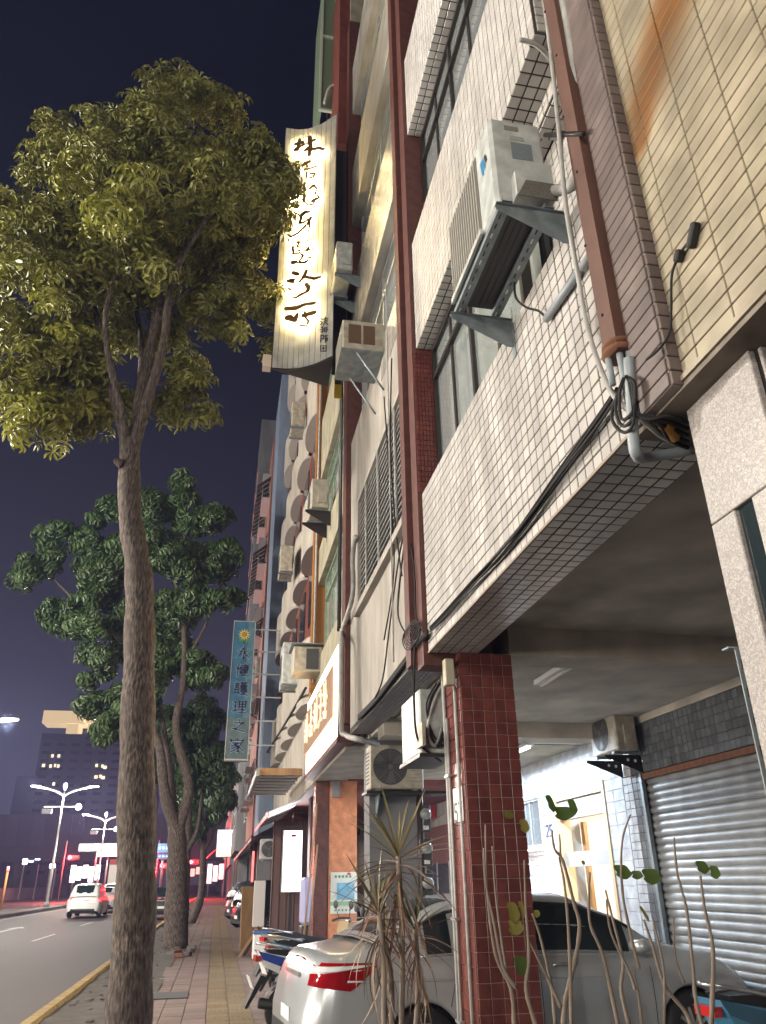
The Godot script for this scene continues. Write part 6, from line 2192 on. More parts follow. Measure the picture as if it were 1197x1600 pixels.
func arcade_things():
	var st
	# house number plate on the red pillar
	var p = thing("house_number_plate", "small white house number plate reading 57 on the side of the red pillar", "sign")
	obj("plate", chamfer(Vector3(0.008, 0.27, 0.26), 0.002), M.white_paint, p, Vector3(1.94, 2.16, -6.55))
	var tm = TextMesh.new()
	tm.text = "57"
	tm.font_size = 64
	tm.pixel_size = 0.0034
	tm.depth = 0.003
	var o = obj("number", tm, mat(lin(0.03, 0.08, 0.09), 0.5), p, Vector3(1.9345, 2.11, -6.55))
	o.rotation.y = -PI / 2
	# conduits down the pillar
	var c = thing("pillar_conduits", "pale grey plastic conduits running down the street side of the red pillar", "pipe")
	for q in [[-6.8, 0.018, 0.0], [-6.74, 0.012, 0.4], [-6.45, 0.015, 0.0]]:
		st = S(true)
		tube(st, [Vector3(1.93, 0.0, q[0]), Vector3(1.93, 3.3 - q[2], q[0])], q[1], 8)
		obj("conduit", st, M.white_pipe, c)
	for y in [0.6, 1.3, 2.4]:
		st = S()
		box2(st, Vector3(1.905, y, -6.83), Vector3(1.945, y + 0.02, -6.7))
		obj("clip", st, M.alu, c)
	# electricity meters on the grey pillar
	for k in 3:
		var m = thing("electricity_meter", ["round glass electricity meter at the top of the column beside the grey pillar", "round glass electricity meter in the middle of the column beside the grey pillar", "round glass electricity meter at the bottom of the column beside the grey pillar"][k], "meter", "electricity meters by the grey pillar")
		var mc = Vector3(2.72, 2.35 - k * 0.42, -10.84)
		obj("box", chamfer(Vector3(0.16, 0.34, 0.1), 0.01), M.ac_dark, m, mc)
		st = S(true)
		lathe(st, mc + Vector3(0, 0.05, 0.05), Vector3.BACK, [[0, 0.075], [0.05, 0.075], [0.085, 0.055], [0.095, 0.001]], 16)
		obj("glass_dome", st, mat(lin(0.22, 0.23, 0.23), 0.08), m)
		st = S()
		bx(st, mc + Vector3(0, -0.12, 0.053), Vector3(0.09, 0.05, 0.004))
		obj("label", st, M.white_paint, m)
	# half raised brown shutter with red couplet
	var x = 5.28
	var sh = thing("brown_shutter", "half raised red-brown roller shutter beside a red paper couplet", "shutter")
	var a = P(663, 1290, 0, x)
	var b = P(706, 1345, 0, x)
	for k in 12:
		var y = lerpf(b.y, P(690, 1288, 0, x).y, k / 12.0)
		obj("slat", chamfer(Vector3(0.03, 0.09, 6.0), 0.012), M.brown_shutter, sh, Vector3(x, y, (a.z + b.z) / 2 - 1.5))
	st = S()
	box2(st, Vector3(x - 0.02, 0, b.z + 0.2), Vector3(x - 0.005, b.y + 0.6, b.z + 0.55))
	obj("red_couplet", st, M.red_plastic, sh)
	st = S()
	box2(st, Vector3(x + 0.003, 0.0, a.z - 3), Vector3(x + 0.01, b.y, b.z))
	obj("painted_dark_opening", st, M.interior, sh)  # dark sheet on the wall paints the shade under the shutter
	st = S()
	for k in 5:
		box2(st, Vector3(x - 0.03, 0.0, b.z - 0.2 - k * 1.1), Vector3(x - 0.004, b.y, b.z - 0.14 - k * 1.1))
	obj("door_frames", st, M.alu, sh)
	st = S()
	box2(st, Vector3(x - 0.02, b.y + 1.0, b.z - 2.0), Vector3(x - 0.005, b.y + 1.3, b.z - 1.2))
	obj("red_charm", st, M.red_plastic, sh)
	# ceiling lamp bay further down
	var f = thing("fluorescent_lamp", "lit fluorescent tube lamp on the arcade ceiling by the brown shutter", "lamp")
	st = S()
	box2(st, Vector3(3.6, 3.36, -19.2), Vector3(3.72, 3.415, -17.9))
	obj("housing", st, M.white_paint, f)
	st = S(true)
	tube(st, [Vector3(3.66, 3.34, -19.1), Vector3(3.66, 3.34, -18.0)], 0.016, 8)
	obj("tube", st, glow(Color(0.95, 0.95, 1.0), 8.0), f)
	area(f, Vector3(3.66, 3.31, -18.55), Vector3.DOWN, Color(0.95, 0.94, 1.0), 16.0, 0.1, 1.1, Vector3.BACK)
	# tube out of view in the first bay, placed to light the near ceiling
	f = thing("fluorescent_lamp", "unseen lit tube lamp behind the granite pillar, lighting the near arcade ceiling", "lamp")
	st = S()
	box2(st, Vector3(3.9, 3.6, -0.4), Vector3(4.02, 3.655, 0.9))
	obj("housing", st, M.white_paint, f)
	st = S(true)
	tube(st, [Vector3(3.96, 3.58, -0.3), Vector3(3.96, 3.58, 0.8)], 0.016, 8)
	obj("tube", st, glow(Color(1.0, 0.95, 0.88), 8.0), f)
	area(f, Vector3(3.96, 3.55, 0.25), Vector3.DOWN, Color(1.0, 0.93, 0.84), 140.0, 0.1, 1.1, Vector3.BACK)
	# poster on orange pillar
	var po = thing("poster", "faded poster with a blue picture on the orange pillar", "poster")
	var t0 = P(517, 1363, 2, -14.99)
	var t1 = P(558, 1427, 2, -14.99)
	st = S()
	box2(st, Vector3(t0.x, t1.y, -14.996), Vector3(t1.x, t0.y, -14.99))
	obj("paper", st, mat(lin(0.55, 0.55, 0.48), 0.6), po)
	st = S()
	box2(st, Vector3(t0.x + 0.11, t1.y + 0.22, -14.989), Vector3(t1.x - 0.05, t0.y - 0.17, -14.986))
	obj("picture", st, mat(lin(0.2, 0.45, 0.6), 0.5, 0, noise_tex("dirt", 0.012, 0.72, 1.0, 5), 2.0), po)
	st = S()
	for k in 5:
		box2(st, Vector3(t0.x + 0.07 + k * 0.065, t0.y - 0.09, -14.989), Vector3(t0.x + 0.11 + k * 0.065, t0.y - 0.05, -14.986))
		box2(st, Vector3(t0.x + 0.07 + k * 0.065, t1.y + 0.04, -14.989), Vector3(t0.x + 0.1 + k * 0.065, t1.y + 0.07, -14.986))
	obj("lettering", st, mat(lin(0.08, 0.2, 0.12), 0.6), po)
	st = S()
	box2(st, Vector3(t0.x + 0.3, t0.y - 0.045, -14.989), Vector3(t0.x + 0.36, t0.y - 0.012, -14.986))
	obj("red_mark", st, M.red_plastic, po)
	st = S()
	box2(st, Vector3(t0.x, t1.y + 0.13, -14.989), Vector3(t1.x, t1.y + 0.19, -14.986))
	obj("green_band", st, mat(lin(0.2, 0.36, 0.2), 0.6), po)
	# junk between the pillars: water tank, folded boards
	var wt = thing("plastic_tank", "lavender plastic storage box stacked beside the brown tiled column", "box")
	obj("body", chamfer(Vector3(0.5, 0.85, 0.5), 0.06), mat(lin(0.28, 0.28, 0.45), 0.5), wt, Vector3(1.95, 1.25, -17.2))
	obj("stand", chamfer(Vector3(0.5, 0.8, 0.5), 0.02), M.frame, wt, Vector3(1.95, 0.41, -17.2))
	for k in 2:
		var bp = thing("bamboo_pole", ["long bamboo pole leaning on the brown tiled column", "shorter bamboo pole leaning beside the long one on the brown tiled column"][k], "pole")
		st = S(true)
		tube(st, [Vector3(1.45 + 0.08 * k, 0, -14.6), Vector3(1.74 + 0.02 * k, 2.9 - 0.7 * k, -15.0)], 0.018, 7)
		obj("cane", st, M.wood, bp)

func pavement_things():
	var st
	# glowing white upright light box
	var v = thing("light_box", "tall narrow glowing white upright light box with a small red mark", "sign")
	var z = -20.5
	var a = P(443, 1297, 2, z)
	var b = P(471, 1394, 2, z)
	st = S()
	box2(st, Vector3(a.x, b.y, z - 0.2), Vector3(b.x, a.y, z - 0.004))
	obj("case", st, M.alu, v)
	st = S()
	box2(st, Vector3(a.x + 0.02, b.y + 0.02, z - 0.003), Vector3(b.x - 0.02, a.y - 0.02, z))
	obj("light_panel", st, glow(Color(1.0, 0.97, 0.98), 4.5), v)
	st = S()
	box2(st, Vector3(a.x + 0.2, a.y - 0.16, z + 0.002), Vector3(a.x + 0.32, a.y - 0.1, z + 0.004))
	obj("red_mark", st, M.red_plastic, v)
	st = S()
	box2(st, Vector3(a.x + 0.2, 0.0, z - 0.15), Vector3(a.x + 0.28, b.y, z - 0.08))
	obj("post", st, M.frame, v)
	area(v, Vector3((a.x + b.x) / 2, (a.y + b.y) / 2, z + 0.05), Vector3.BACK, Color(1, 0.97, 0.98), 6.0, b.x - a.x, a.y - b.y)
	# dark recess wall with fan unit
	var wl = thing("brown_partition", "dark brown timber partition beside the glowing light box", "wall")
	st = S()
	box2(st, Vector3(1.35, 0, -21.2), Vector3(3.0, 3.0, -21.0))
	obj("board", st, mat(lin(0.11, 0.06, 0.05), 0.8), wl)
	for k in 9:
		st = S()
		box2(st, Vector3(1.36 + k * 0.18, 0, -20.995), Vector3(1.37 + k * 0.18, 3.0, -20.985))
		obj("batten", st, M.frame, wl)
	var fc = P(425, 1325, 2, -24.5)
	fan_unit("outdoor_unit", "small outdoor unit with round fan on the wall left by the glowing light box", Vector3(fc.x, fc.y - 0.3, -24.7), 0.0, 0.68, 0.55, 0.3, M.ac, -0.08, 0.22)
	# red LED strip
	var r = thing("led_strip", "thin vertical strip of glowing red lamps on the shop column", "lamp")
	var rp = P(395, 1355, 2, -26.0)
	st = S()
	box2(st, Vector3(rp.x - 0.03, P(395, 1378, 2, -26.0).y, -26.05), Vector3(rp.x + 0.03, P(395, 1330, 2, -26.0).y, -26.0))
	obj("led_lamp", st, glow(Color(1, 0.08, 0.1), 3.0), r)
	# slatted canopy over the pavement
	var cn = thing("canopy", "flat canopy of pale slats on a brown beam jutting over the pavement", "canopy")
	var cy = 3.62
	st = S()
	box2(st, Vector3(0.72, cy - 0.02, -16.9), Vector3(1.62, cy + 0.12, -16.78))
	obj("front_beam", st, M.wood, cn)
	st = S()
	box2(st, Vector3(0.66, cy - 0.05, -21.0), Vector3(0.73, cy + 0.1, -16.7))
	obj("side_beam", st, M.galv, cn)
	st = S()
	box2(st, Vector3(0.74, cy + 0.04, -21.0), Vector3(1.62, cy + 0.06, -16.91))
	obj("roof_sheet", st, mat(lin(0.03, 0.02, 0.035), 0.6), cn)
	for k in 7:
		st = S()
		box2(st, Vector3(0.74, cy - 0.01, -17.3 - k * 0.62), Vector3(1.62, cy + 0.03, -17.24 - k * 0.62))
		obj("slat", st, M.white_paint, cn)
	# striped shop awning with red edge
	var sa = thing("shop_awning", "sloping striped shop awning with a red edge below the slatted canopy", "awning")
	for k in 10:
		st = S()
		var z0 = -17.5 - k * 0.62
		quad(st, Vector3(1.75, 3.25, z0), Vector3(1.75, 3.25, z0 - 0.6), Vector3(1.0, 2.95, z0 - 0.6), Vector3(1.0, 2.95, z0))
		obj("strip", st, M.white_paint if k % 2 else mat(lin(0.25, 0.2, 0.2), 0.7), sa)
	st = S()
	box2(st, Vector3(0.985, 2.86, -23.8), Vector3(1.0, 2.96, -17.5))
	obj("red_edge", st, M.red_plastic, sa)
	for k in 7:
		var aw = thing("pavement_awning", "low dark grey awning in the row over the far shop fronts" if k % 2 else "low red-brown awning in the row over the far shop fronts", "awning", "dark awnings over the far shops")
		st = S()
		quad(st, Vector3(1.75, 3.2, -25.0 - k * 3.6), Vector3(1.75, 3.2, -28.2 - k * 3.6), Vector3(0.95, 2.8, -28.2 - k * 3.6), Vector3(0.95, 2.8, -25.0 - k * 3.6))
		obj("sheet", st, M.frame if k % 2 else M.brown_shutter, aw)
		st = S()
		box2(st, Vector3(0.94, 2.72, -28.2 - k * 3.6), Vector3(0.96, 2.81, -25.0 - k * 3.6))
		obj("edge", st, M.galv, aw)
	# leaning boards and boxes
	var lb = thing("wooden_board", "tan plywood board leaning upright at the pavement edge", "board")
	st = S()
	bx(st, P(388, 1436, 2, -23.6) * Vector3(1, 0, 1) + Vector3(0, 0.75, 0), Vector3(0.42, 1.5, 0.05), Basis.from_euler(Vector3(-0.08, 0.3, 0)))
	obj("ply", st, M.wood, lb)
	var wb = thing("white_board", "tall white sign panel standing in front of the plywood board", "sign")
	var w0 = P(398, 1376, 2, -22.3)
	var w1 = P(412, 1448, 2, -22.3)
	obj("panel", chamfer(Vector3(0.3, w0.y - w1.y, 0.09), 0.01), mat(lin(0.55, 0.52, 0.5), 0.6), wb, Vector3((w0.x + w1.x) / 2, (w0.y + w1.y) / 2, -22.3))
	st = S()
	box2(st, Vector3(w0.x + 0.05, 0, -22.35), Vector3(w0.x + 0.2, w1.y, -22.25))
	obj("stand", st, M.wood, wb)
	st = S()
	box2(st, Vector3(w0.x - 0.03, w1.y + 0.1, -22.27), Vector3(w0.x - 0.003, w0.y - 0.03, -22.25))
	var cb = thing("foam_box", "white polystyrene box with a blue lid edge on the pavement", "box")
	obj("box", chamfer(Vector3(0.42, 0.5, 0.4), 0.02), M.white_paint, cb, Vector3(1.16, 0.26, -20.6))
	obj("lid", chamfer(Vector3(0.44, 0.06, 0.42), 0.01), mat(lin(0.06, 0.14, 0.35), 0.6), cb, Vector3(1.16, 0.545, -20.6))
	for k in 4:
		var pl = thing("timber_plank", ["brown plank propped against the foam box", "thin dark plank propped beside the brown one", "broken red-brown crate end by the foam box", "short grey plank lying by the foam box"][k], "plank")
		st = S()
		bx(st, Vector3(0.86 + 0.08 * k, 0.28, -21.2 - 0.25 * k), Vector3(0.06 + 0.02 * k, 0.75, 0.03), Basis.from_euler(Vector3(-0.2 * k, 0, -0.6 + 0.1 * k)))
		obj("timber", st, [M.wood, M.frame, M.brown_shutter, M.grey_wall][k], pl)
	# yellow banner under the dental sign
	var yb = thing("yellow_banner", "small yellow and black banner hanging behind the window air conditioner", "banner")
	st = S()
	var y0 = P(533, 560, 2, -11.6)
	box2(st, Vector3(y0.x - 0.12, y0.y - 0.9, -11.62), Vector3(y0.x + 0.05, y0.y + 0.1, -11.6))
	obj("cloth", st, mat(lin(0.55, 0.36, 0.02), 0.7), yb)
	st = S()
	box2(st, Vector3(y0.x - 0.11, y0.y - 0.6, -11.597), Vector3(y0.x + 0.04, y0.y - 0.3, -11.594))
	obj("print", st, M.black, yb)
	# rubble and brick ring round the tree feet
	for k in 10:
		var br = thing("loose_brick", "broken brick lying by the foot of the street trees", "brick", "bricks round the tree feet")
		obj("lump", chamfer(Vector3(0.24, 0.1, 0.13), 0.02), M.stone[k % 4] if k % 3 else M.rust, br, Vector3(-0.75 + 0.25 * sin(k * 2.0), 0.06, -21.5 - k * 0.35)).rotation.y = k * 1.3

func wire(called, label, pts, r, m = null, n = 5):
	var w = thing(called, label, "cable")
	var st = S(true)
	tube(st, spline(pts, 6), r, n)
	obj("cable", st, m if m else M.wire, w)
	return w

func cables():
	# black bundle along the foot of the white tiles
	var b = thing("cable_bundle", "bundle of black cables sagging along the lower white tiles", "cable")
	for k in 5:
		var st = S(true)
		var pts = []
		for q in [[966, 616], [930, 670], [880, 738], [800, 848], [740, 912], [692, 964], [672, 984]]:
			var p = P(q[0], q[1], 0, 1.672 - 0.012 * (k % 3))
			pts.append(p + Vector3(0, 0.02 * sin(k * 2.2 + q[0] * 0.013) + 0.006 * k, 0))
		tube(st, spline(pts, 6), 0.0075, 5)
		obj("strand", st, M.wire, b)
	for k in 3:
		wire("cable_loop", ["large slack loop of black cable hanging under the rusty strap", "tight black cable loop tied beside the rusty strap", "small black cable loop low on the white tile corner"][k], [P(975, 590, 0, 1.6), P(968 - 6 * k, 620 + 14 * k, 0, 1.6), P(972, 655 + 10 * k, 0, 1.6), P(990, 640 + 10 * k, 0, 1.6), P(992 - 4 * k, 600, 0, 1.6), P(978, 588, 0, 1.6)], 0.008)
	wire("white_hose", "white hose crossing the white tiles down to the granite pillar", [P(845, -30, 0, 1.62), P(858, 60, 0, 1.6), P(872, 190, 0, 1.58), P(884, 320, 0, 1.55), P(903, 430, 0, 1.62), P(920, 520, 0, 1.66), P(955, 612, 0, 1.62), P(1003, 655, 0, 1.66), P(1040, 685, 1, 3.36), P(1085, 702, 1, 3.36)], 0.013, M.white_pipe, 7)
	wire("grey_conduit", "grey plastic conduit bending under the white building's corner", [P(983, 560, 0, 1.63), P(987, 630, 0, 1.63), P(990, 690, 0, 1.63), P(996, 712, 0, 1.66), P(1010, 715, 1, 3.36), P(1085, 702, 1, 3.37)], 0.026, M.grey_pipe, 8)
	wire("grey_conduit", "slim grey conduit rising along the rusty duct over white tiles", [P(972, 562, 0, 1.66), P(945, 430, 0, 1.66), P(938, 372, 0, 1.66)], 0.017, M.grey_pipe, 7)
	wire("yellow_sleeve", "torn orange-yellow cable sleeve tucked above the granite pillar", [P(1037, 662, 1, 3.35), P(1048, 672, 1, 3.35), P(1054, 683, 1, 3.35)], 0.028, mat(lin(0.55, 0.26, 0.02), 0.6), 7)
	for k in 5:
		wire("tangled_cable", "dark cable in the tangle above the granite pillar", [P(985, 640 - 4 * k, 0, 1.64), P(1010 + 4 * k, 655, 1, 3.34), P(1045, 650 + 9 * k, 1, 3.34), P(1075, 660 + 10 * k, 1, 3.34)], 0.01).set_meta("group", "cables tangled above the granite pillar")
	# cable on the yellow wall with its connectors
	var y = wire("wall_cable", "black cable with two connector blocks hanging on the yellow tiles", [P(1081, 372, 0, 1.685), P(1062, 398, 0, 1.68), P(1050, 430, 0, 1.68), P(1049, 480, 0, 1.67), P(1046, 520, 0, 1.66), P(1030, 545, 0, 1.62), P(1010, 562, 0, 1.6)], 0.006)
	for q in [[1083, 368, 0.1], [1061, 400, 0.05]]:
		var o = obj("connector", chamfer(Vector3(0.035, q[2], 0.03), 0.006), M.black, y, P(q[0], q[1], 0, 1.68))
		o.rotation.x = 0.7
	# strip along recess and bracket clip near the notch
	wire("trim_strip", "curved white plastic trim under the tiled overhang beside the outdoor unit", [P(812, 62, 1, 6.72), P(838, 70, 1, 6.72), P(858, 90, 1, 6.72), P(872, 118, 1, 6.72)], 0.02, M.white_pipe, 4)
	# wires on the beige house
	var i = 0
	for q in [[[638, 800], [622, 880], [608, 985], [598, 1060], [586, 1090]], [[640, 790], [628, 880], [622, 960], [640, 1005], [646, 1080]], [[612, 560], [610, 700], [618, 820], [628, 900]], [[640, 830], [648, 900], [650, 960], [658, 985]], [[600, 620], [612, 800], [615, 900], [600, 1000]]]:
		var pts = []
		for r in q:
			pts.append(P(r[0], r[1], 0, 1.64))
		wire("facade_wire", ["long black wire drooping down the beige plaster to its lower edge", "black wire swinging from the louvre to the cable coil", "thin black wire beside the metal louvre", "black wire running down the brick-red pilaster by the louvre", "slack thin wire crossing the beige plaster below the window unit"][i], pts, 0.009)
		i += 1
	var coil = thing("cable_coil", "untidy coil of black cable hanging at the foot of the brick-red pilaster", "cable")
	for k in 6:
		var st = S(true)
		var pts = []
		for g in 13:
			var t = TAU * g / 12.0
			pts.append(P(638 + 9 * cos(t + k) + 2 * k, 1000 + 16 * sin(t + k) - 3 * k, 0, 1.6))
		tube(st, pts, 0.006, 5)
		obj("turn", st, M.wire, coil)
	var lb = thing("cable_bundle", "thick cable bundle along the lower edge of the beige plaster", "cable")
	for k in 4:
		var st = S(true)
		var pts = []
		for q in [[668, 985], [640, 1020], [610, 1060], [585, 1092], [560, 1118]]:
			pts.append(P(q[0], q[1] + 2 * k, 0, 1.66))
		tube(st, spline(pts), 0.013, 5)
		obj("strand", st, M.wire, lb)
	wire("white_hose", "pale plastic hose curving down past the glowing sign", [P(556, 838, 0, 1.62), P(551, 870, 0, 1.62), P(551, 930, 0, 1.62), P(535, 985, 0, 1.6), P(533, 1010, 0, 1.5), P(533, 1130, 0, 1.5), P(540, 1148, 0, 1.5), P(560, 1155, 0, 1.6), P(590, 1163, 0, 1.9)], 0.035, M.white_pipe, 8)
	wire("facade_wire", "wire dropping from the cable coil past the fan unit", [P(648, 1010, 0, 1.6), P(647, 1100, 0, 1.6), P(655, 1160, 0, 1.7), P(690, 1190, 2, -6.9)], 0.01)
	# roofline power cable across to the awnings
	wire("facade_wire", "long cable sloping from the glowing sign to the slatted canopy", [P(478, 1075, 0, 1.5), P(440, 1140, 0, 1.45), P(398, 1205, 0, 1.4)], 0.03)

func far_things():
	var st
	# tower block with a lit crown
	var z = -250.0
	var t = thing("tower_block", "dark tower block with a warmly lit crown and a few lit windows", "building")
	var tl = P(66, 1146, 2, z)
	st = S()
	box2(st, Vector3(tl.x, 0, z - 20), Vector3(P(252, 1146, 2, z).x, tl.y, z))
	obj("body", st, mat(lin(0.1, 0.085, 0.1), 0.9), t)
	st = S()
	box2(st, Vector3(P(60, 1200, 2, z).x - 6, 0, z - 18), Vector3(tl.x - 0.1, tl.y - 12, z - 2))
	obj("side_wing", st, mat(lin(0.09, 0.08, 0.1), 0.9), t)
	for q in [[69, 1110, 135, 1131], [134, 1110, 200, 1131], [105, 1131, 122, 1146], [138, 1131, 200, 1146]]:
		var a = P(q[0], q[1], 2, z)
		var b = P(q[2], q[3], 2, z)
		st = S()
		box2(st, Vector3(a.x, b.y, z - 8), Vector3(b.x - 0.2, a.y, z + 0.2))
		obj("lit_window_crown", st, glow(Color(1.0, 0.86, 0.62), 0.7), t)
	for q in [[82, 1181], [92, 1181], [68, 1196], [79, 1197], [86, 1196], [91, 1197], [151, 1196], [160, 1197], [164, 1199], [150, 1214], [157, 1213], [161, 1215], [84, 1225]]:
		var a = P(q[0], q[1], 2, z + 0.3)
		st = S()
		bx(st, a, Vector3(rng.randf_range(0.5, 1.2), 0.9, 0.1))
		obj("lit_window", st, glow(Color(1.0, 0.92, 0.75), 1.5), t)
	for k in 9:
		for f in 16:
			st = S()
			bx(st, Vector3(tl.x + 2.0 + k * 4.0, 5 + f * 2.3, z + 0.2), Vector3(2.2, 0.9, 0.2))
			obj("window", st, M.dark_glass, t)
	# elevated road
	z = -175.0
	var h = thing("elevated_road", "long grey elevated road with noise panels crossing the street", "bridge")
	var y0 = P(150, 1345, 2, z).y
	var y1 = P(150, 1322, 2, z).y
	var y2 = P(150, 1272, 2, z).y
	st = S()
	box2(st, Vector3(-90, y0, z - 12), Vector3(70, y1, z))
	obj("deck", st, mat(lin(0.16, 0.15, 0.17), 0.9), h)
	for k in 64:
		obj("noise_panel", chamfer(Vector3(2.44, y2 - y1, 0.2), 0.04), mat(lin(0.17, 0.165, 0.2), 0.8) if k % 2 else mat(lin(0.15, 0.145, 0.18), 0.8), h, Vector3(-88 + k * 2.5, (y1 + y2) / 2, z - 0.5))
	for k in 8:
		st = S()
		box2(st, Vector3(-80 + k * 20, 0, z - 8), Vector3(-78 + k * 20, y0, z - 4))
		obj("pier", st, M.grey_wall, h)
	# signal gantry with red lights
	z = -100.0
	for q in [[115, 1340, "red traffic signal on the left of the gantry arm"], [259, 1353, "red traffic signal between the first tree trunks"], [304, 1347, "red traffic signal beside the curving slim tree"]]:
		var g = thing("traffic_signal", q[2], "traffic light", "red traffic signals")
		var c = P(q[0], q[1], 2, z)
		obj("housing", chamfer(Vector3(1.3, 0.5, 0.3), 0.06), M.ac_dark, g, c)
		for k in 3:
			st = S(true)
			lathe(st, c + Vector3(-0.4 + k * 0.4, 0, 0.16), Vector3.BACK, [[0, 0.19], [0.05, 0.17], [0.08, 0.001]], 14)
			obj("red_lamp" if k == 0 else "lens", st, glow(Color(1, 0.05, 0.06), 14.0) if k == 0 else M.ac_dark, g)
		st = S(true)
		tube(st, [c + Vector3(1.0 if k_even(q[0]) else -1.0, 0.1, -0.1), Vector3(c.x + (3.5 if k_even(q[0]) else -1.0), 6.2, z - 0.1), Vector3(c.x + (3.5 if k_even(q[0]) else -1.0), 0, z - 0.1)], 0.08, 6)
		obj("mast", st, M.galv, g)
		omni(g, c + Vector3(-0.4, 0, 0.5), Color(1, 0.06, 0.08), 160.0, 0.2)
	# overhead direction boards
	for q in [[124, 1318, 181, 1330, M.grey_wall, "grey overhead direction board beside the second street lamp"], [247, 1318, 264, 1332, mat(lin(0.1, 0.25, 0.5), 0.5), "blue direction sign seen just right of the near trunk"], [246, 1334, 264, 1342, mat(lin(0.08, 0.18, 0.4), 0.5), "lower blue direction sign under the first blue one"]]:
		var d = thing("direction_sign", q[5], "sign")
		var a = P(q[0], q[1], 2, z + 2)
		var b = P(q[2], q[3], 2, z + 2)
		st = S()
		box2(st, Vector3(a.x, b.y, z + 1.9), Vector3(b.x, a.y, z + 2))
		obj("board", st, q[4], d)
		st = S()
		for k in 3:
			box2(st, Vector3(lerpf(a.x, b.x, 0.12 + 0.3 * k), lerpf(b.y, a.y, 0.35), z + 2.001), Vector3(lerpf(a.x, b.x, 0.3 + 0.3 * k), lerpf(b.y, a.y, 0.65), z + 2.02))
		obj("lettering", st, M.white_paint, d)
		st = S(true)
		tube(st, [Vector3((a.x + b.x) / 2, 0, z + 1.8), Vector3((a.x + b.x) / 2, a.y, z + 1.8)], 0.1, 6)
		obj("post", st, M.galv, d)
	var ra = thing("signal_arrow_board", "glowing red arrow signal board over the queue of cars", "sign")
	var rc = P(170, 1326, 2, z + 2.5)
	st = S()
	box2(st, rc - Vector3(1.2, 0.8, 0.1), rc + Vector3(1.0, 0.3, 0.1))
	obj("red_sign_panel", st, glow(Color(1, 0.12, 0.14), 6.0), ra)
	st = S(true)
	tube(st, [Vector3(rc.x, 0, rc.z - 0.2), rc + Vector3(0, 0, -0.2)], 0.1, 6)
	obj("post", st, M.galv, ra)
	# glowing shop fronts and boards along the far side
	z = -120.0
	for q in [[112, 1352, 156, 1378, Color(1, 0.95, 0.95), 5.0, "bright white lit shop board beyond the queue of cars"], [36, 1342, 63, 1350, Color(0.9, 0.95, 1.0), 6.0, "small bright lamp board by the left road edge"], [78, 1350, 88, 1356, Color(0.95, 0.97, 1), 6.0, "tiny white lamp beside the first street lamp pole"], [290, 1355, 322, 1372, Color(1, 0.55, 0.5), 2.0, "pinkish lit stall under the far trees"], [325, 1350, 350, 1380, Color(1, 0.75, 0.75), 2.5, "pale pink lit shop front at the pavement's far end"]]:
		var d = thing("lit_board", q[6], "sign")
		var a = P(q[0], q[1], 2, z)
		var b = P(q[2], q[3], 2, z)
		st = S()
		var nb = clampi(int((b.x - a.x) / 0.7), 1, 6)
		for e in nb:
			var xa = lerpf(a.x, b.x, float(e) / nb)
			box2(st, Vector3(xa, b.y + 0.25 * (e % 3), z - 0.1), Vector3(xa + (b.x - a.x) / nb * 0.8, a.y - 0.2 * (e % 2), z))
		obj("light_panel", st, glow(q[4], q[5]), d)
		st = S()
		for e in [0.1, 0.9]:
			box2(st, Vector3(lerpf(a.x, b.x, e) - 0.08, 0, z - 0.4), Vector3(lerpf(a.x, b.x, e) + 0.08, b.y, z - 0.2))
		obj("stand", st, M.grey_wall, d)
	# screen billboard by the far pavement
	z = -60.0
	var s = thing("screen_billboard", "bright square advertising screen at the far end of the house row", "sign")
	var a = P(340, 1296, 2, z)
	var b = P(369, 1339, 2, z)
	st = S()
	box2(st, Vector3(a.x, b.y, z - 0.3), Vector3(b.x, a.y, z - 0.01))
	obj("case", st, M.alu, s)
	st = S()
	box2(st, Vector3(a.x + 0.05, b.y + 0.7, z - 0.009), Vector3(b.x - 0.05, a.y - 0.05, z))
	obj("screen", st, glow(Color(0.85, 0.95, 1.0), 4.0), s)
	st = S()
	box2(st, Vector3(a.x + 0.05, b.y + 0.05, z - 0.009), Vector3(b.x - 0.05, b.y + 0.69, z))
	obj("screen", st, glow(Color(1.0, 0.7, 0.55), 3.0), s)
	st = S()
	box2(st, Vector3(b.x - 0.1, 0, z - 0.4), Vector3(b.x + 0.1, b.y, z - 0.2))
	obj("post", st, M.galv, s)
	# far left: low wall, small pole lamps
	var lw = thing("roadside_wall", "low grey roadside wall along the far left of the road", "wall")
	st = S()
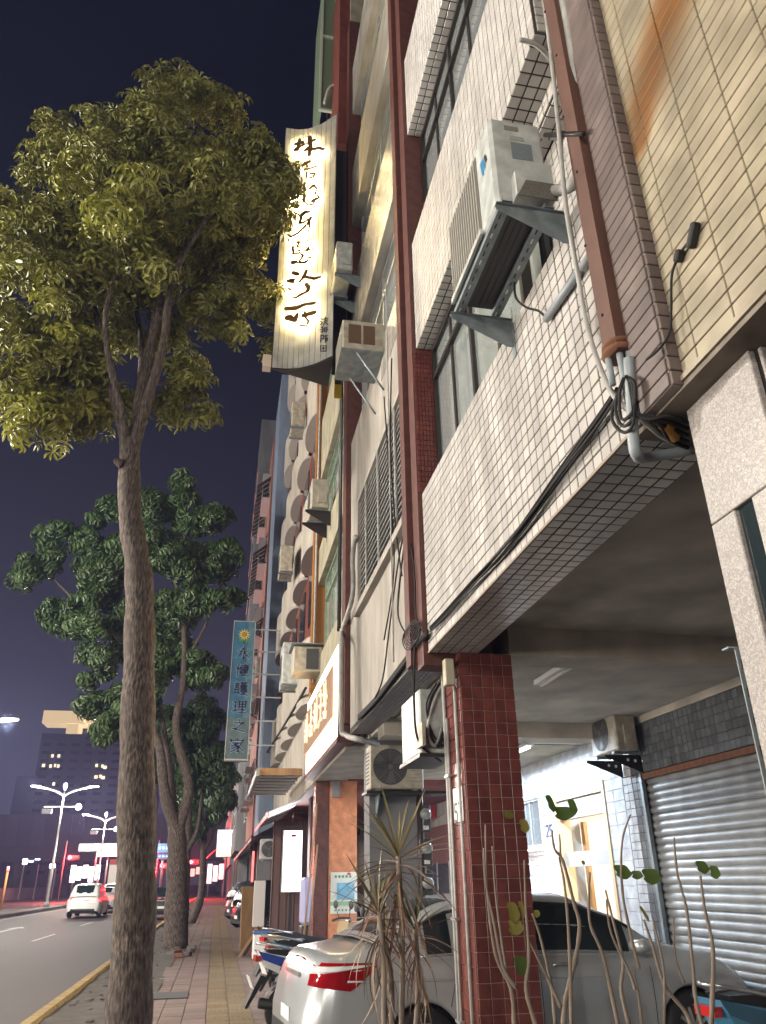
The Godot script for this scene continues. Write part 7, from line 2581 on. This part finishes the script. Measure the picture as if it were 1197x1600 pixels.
	box2(st, Vector3(-26.5, 0, -160), Vector3(-26, 1.4, -30))
	obj("wall", st, M.grey_wall, lw)
	var bl = thing("lit_bollard", "small orange-lit marker post at the left road edge", "bollard")
	var bp = P(5, 1400, 2, -70)
	st = S(true)
	tube(st, [Vector3(bp.x, 0, -70), Vector3(bp.x, 2.6, -70)], 0.09, 8)
	obj("post", st, mat(lin(0.5, 0.2, 0.05), 0.6), bl)
	st = S(true)
	tube(st, [Vector3(bp.x, 2.61, -70), Vector3(bp.x, 3.0, -70)], 0.1, 8)
	obj("red_lamp", st, glow(Color(1, 0.15, 0.1), 3.0), bl)

func unseen_shops_across_road():
	# unseen shop row on the other side, placed to light facades and arcade
	for k in 4:
		var z = 22.0 - k * 14.0
		var b = thing("unseen_shop_across_road", ["unseen three-storey shop house across the road, its white signboard lighting the facades", "unseen shop house across the road, its cream signboard and glass front lighting the facades", "unseen shop house across the road, its long cool white signboard lighting the facades", "unseen shop house across the road, its warm signboard and window lighting the facades"][k], "building", "unseen shops lighting the facades")
		var st = S()
		box2(st, Vector3(-42, 0, z - 6.9), Vector3(-30, 11, z + 6.9))
		obj("wall", st, M.pale_plaster, b)
		st = S()
		box2(st, Vector3(-29.99, 3.3, z - 5.5), Vector3(-29.7, 4.9, z + 5.5))
		obj("unseen_signboard_light", st, glow(Color(1, 0.97, 0.92), 3.0), b)
		st = S()
		box2(st, Vector3(-29.99, 0.4, z - 5.0), Vector3(-29.9, 2.9, z + 5.0))
		obj("unseen_shop_window_light", st, glow(Color(1, 0.96, 0.9), 2.0), b)
		area(b, Vector3(-29.5, 2.8, z), Vector3(1, 0, 0), Color(1.0, 0.96, 0.9), 250.0, 10.5, 4.2)
		for f in 2:
			for w in 3:
				st = S()
				box2(st, Vector3(-29.99, 6.0 + f * 2.6, z - 5 + w * 3.6), Vector3(-29.95, 7.4 + f * 2.6, z - 2.6 + w * 3.6))
				obj("window", st, M.dark_glass, b)

func k_even(n):
	return int(n) % 2 == 0
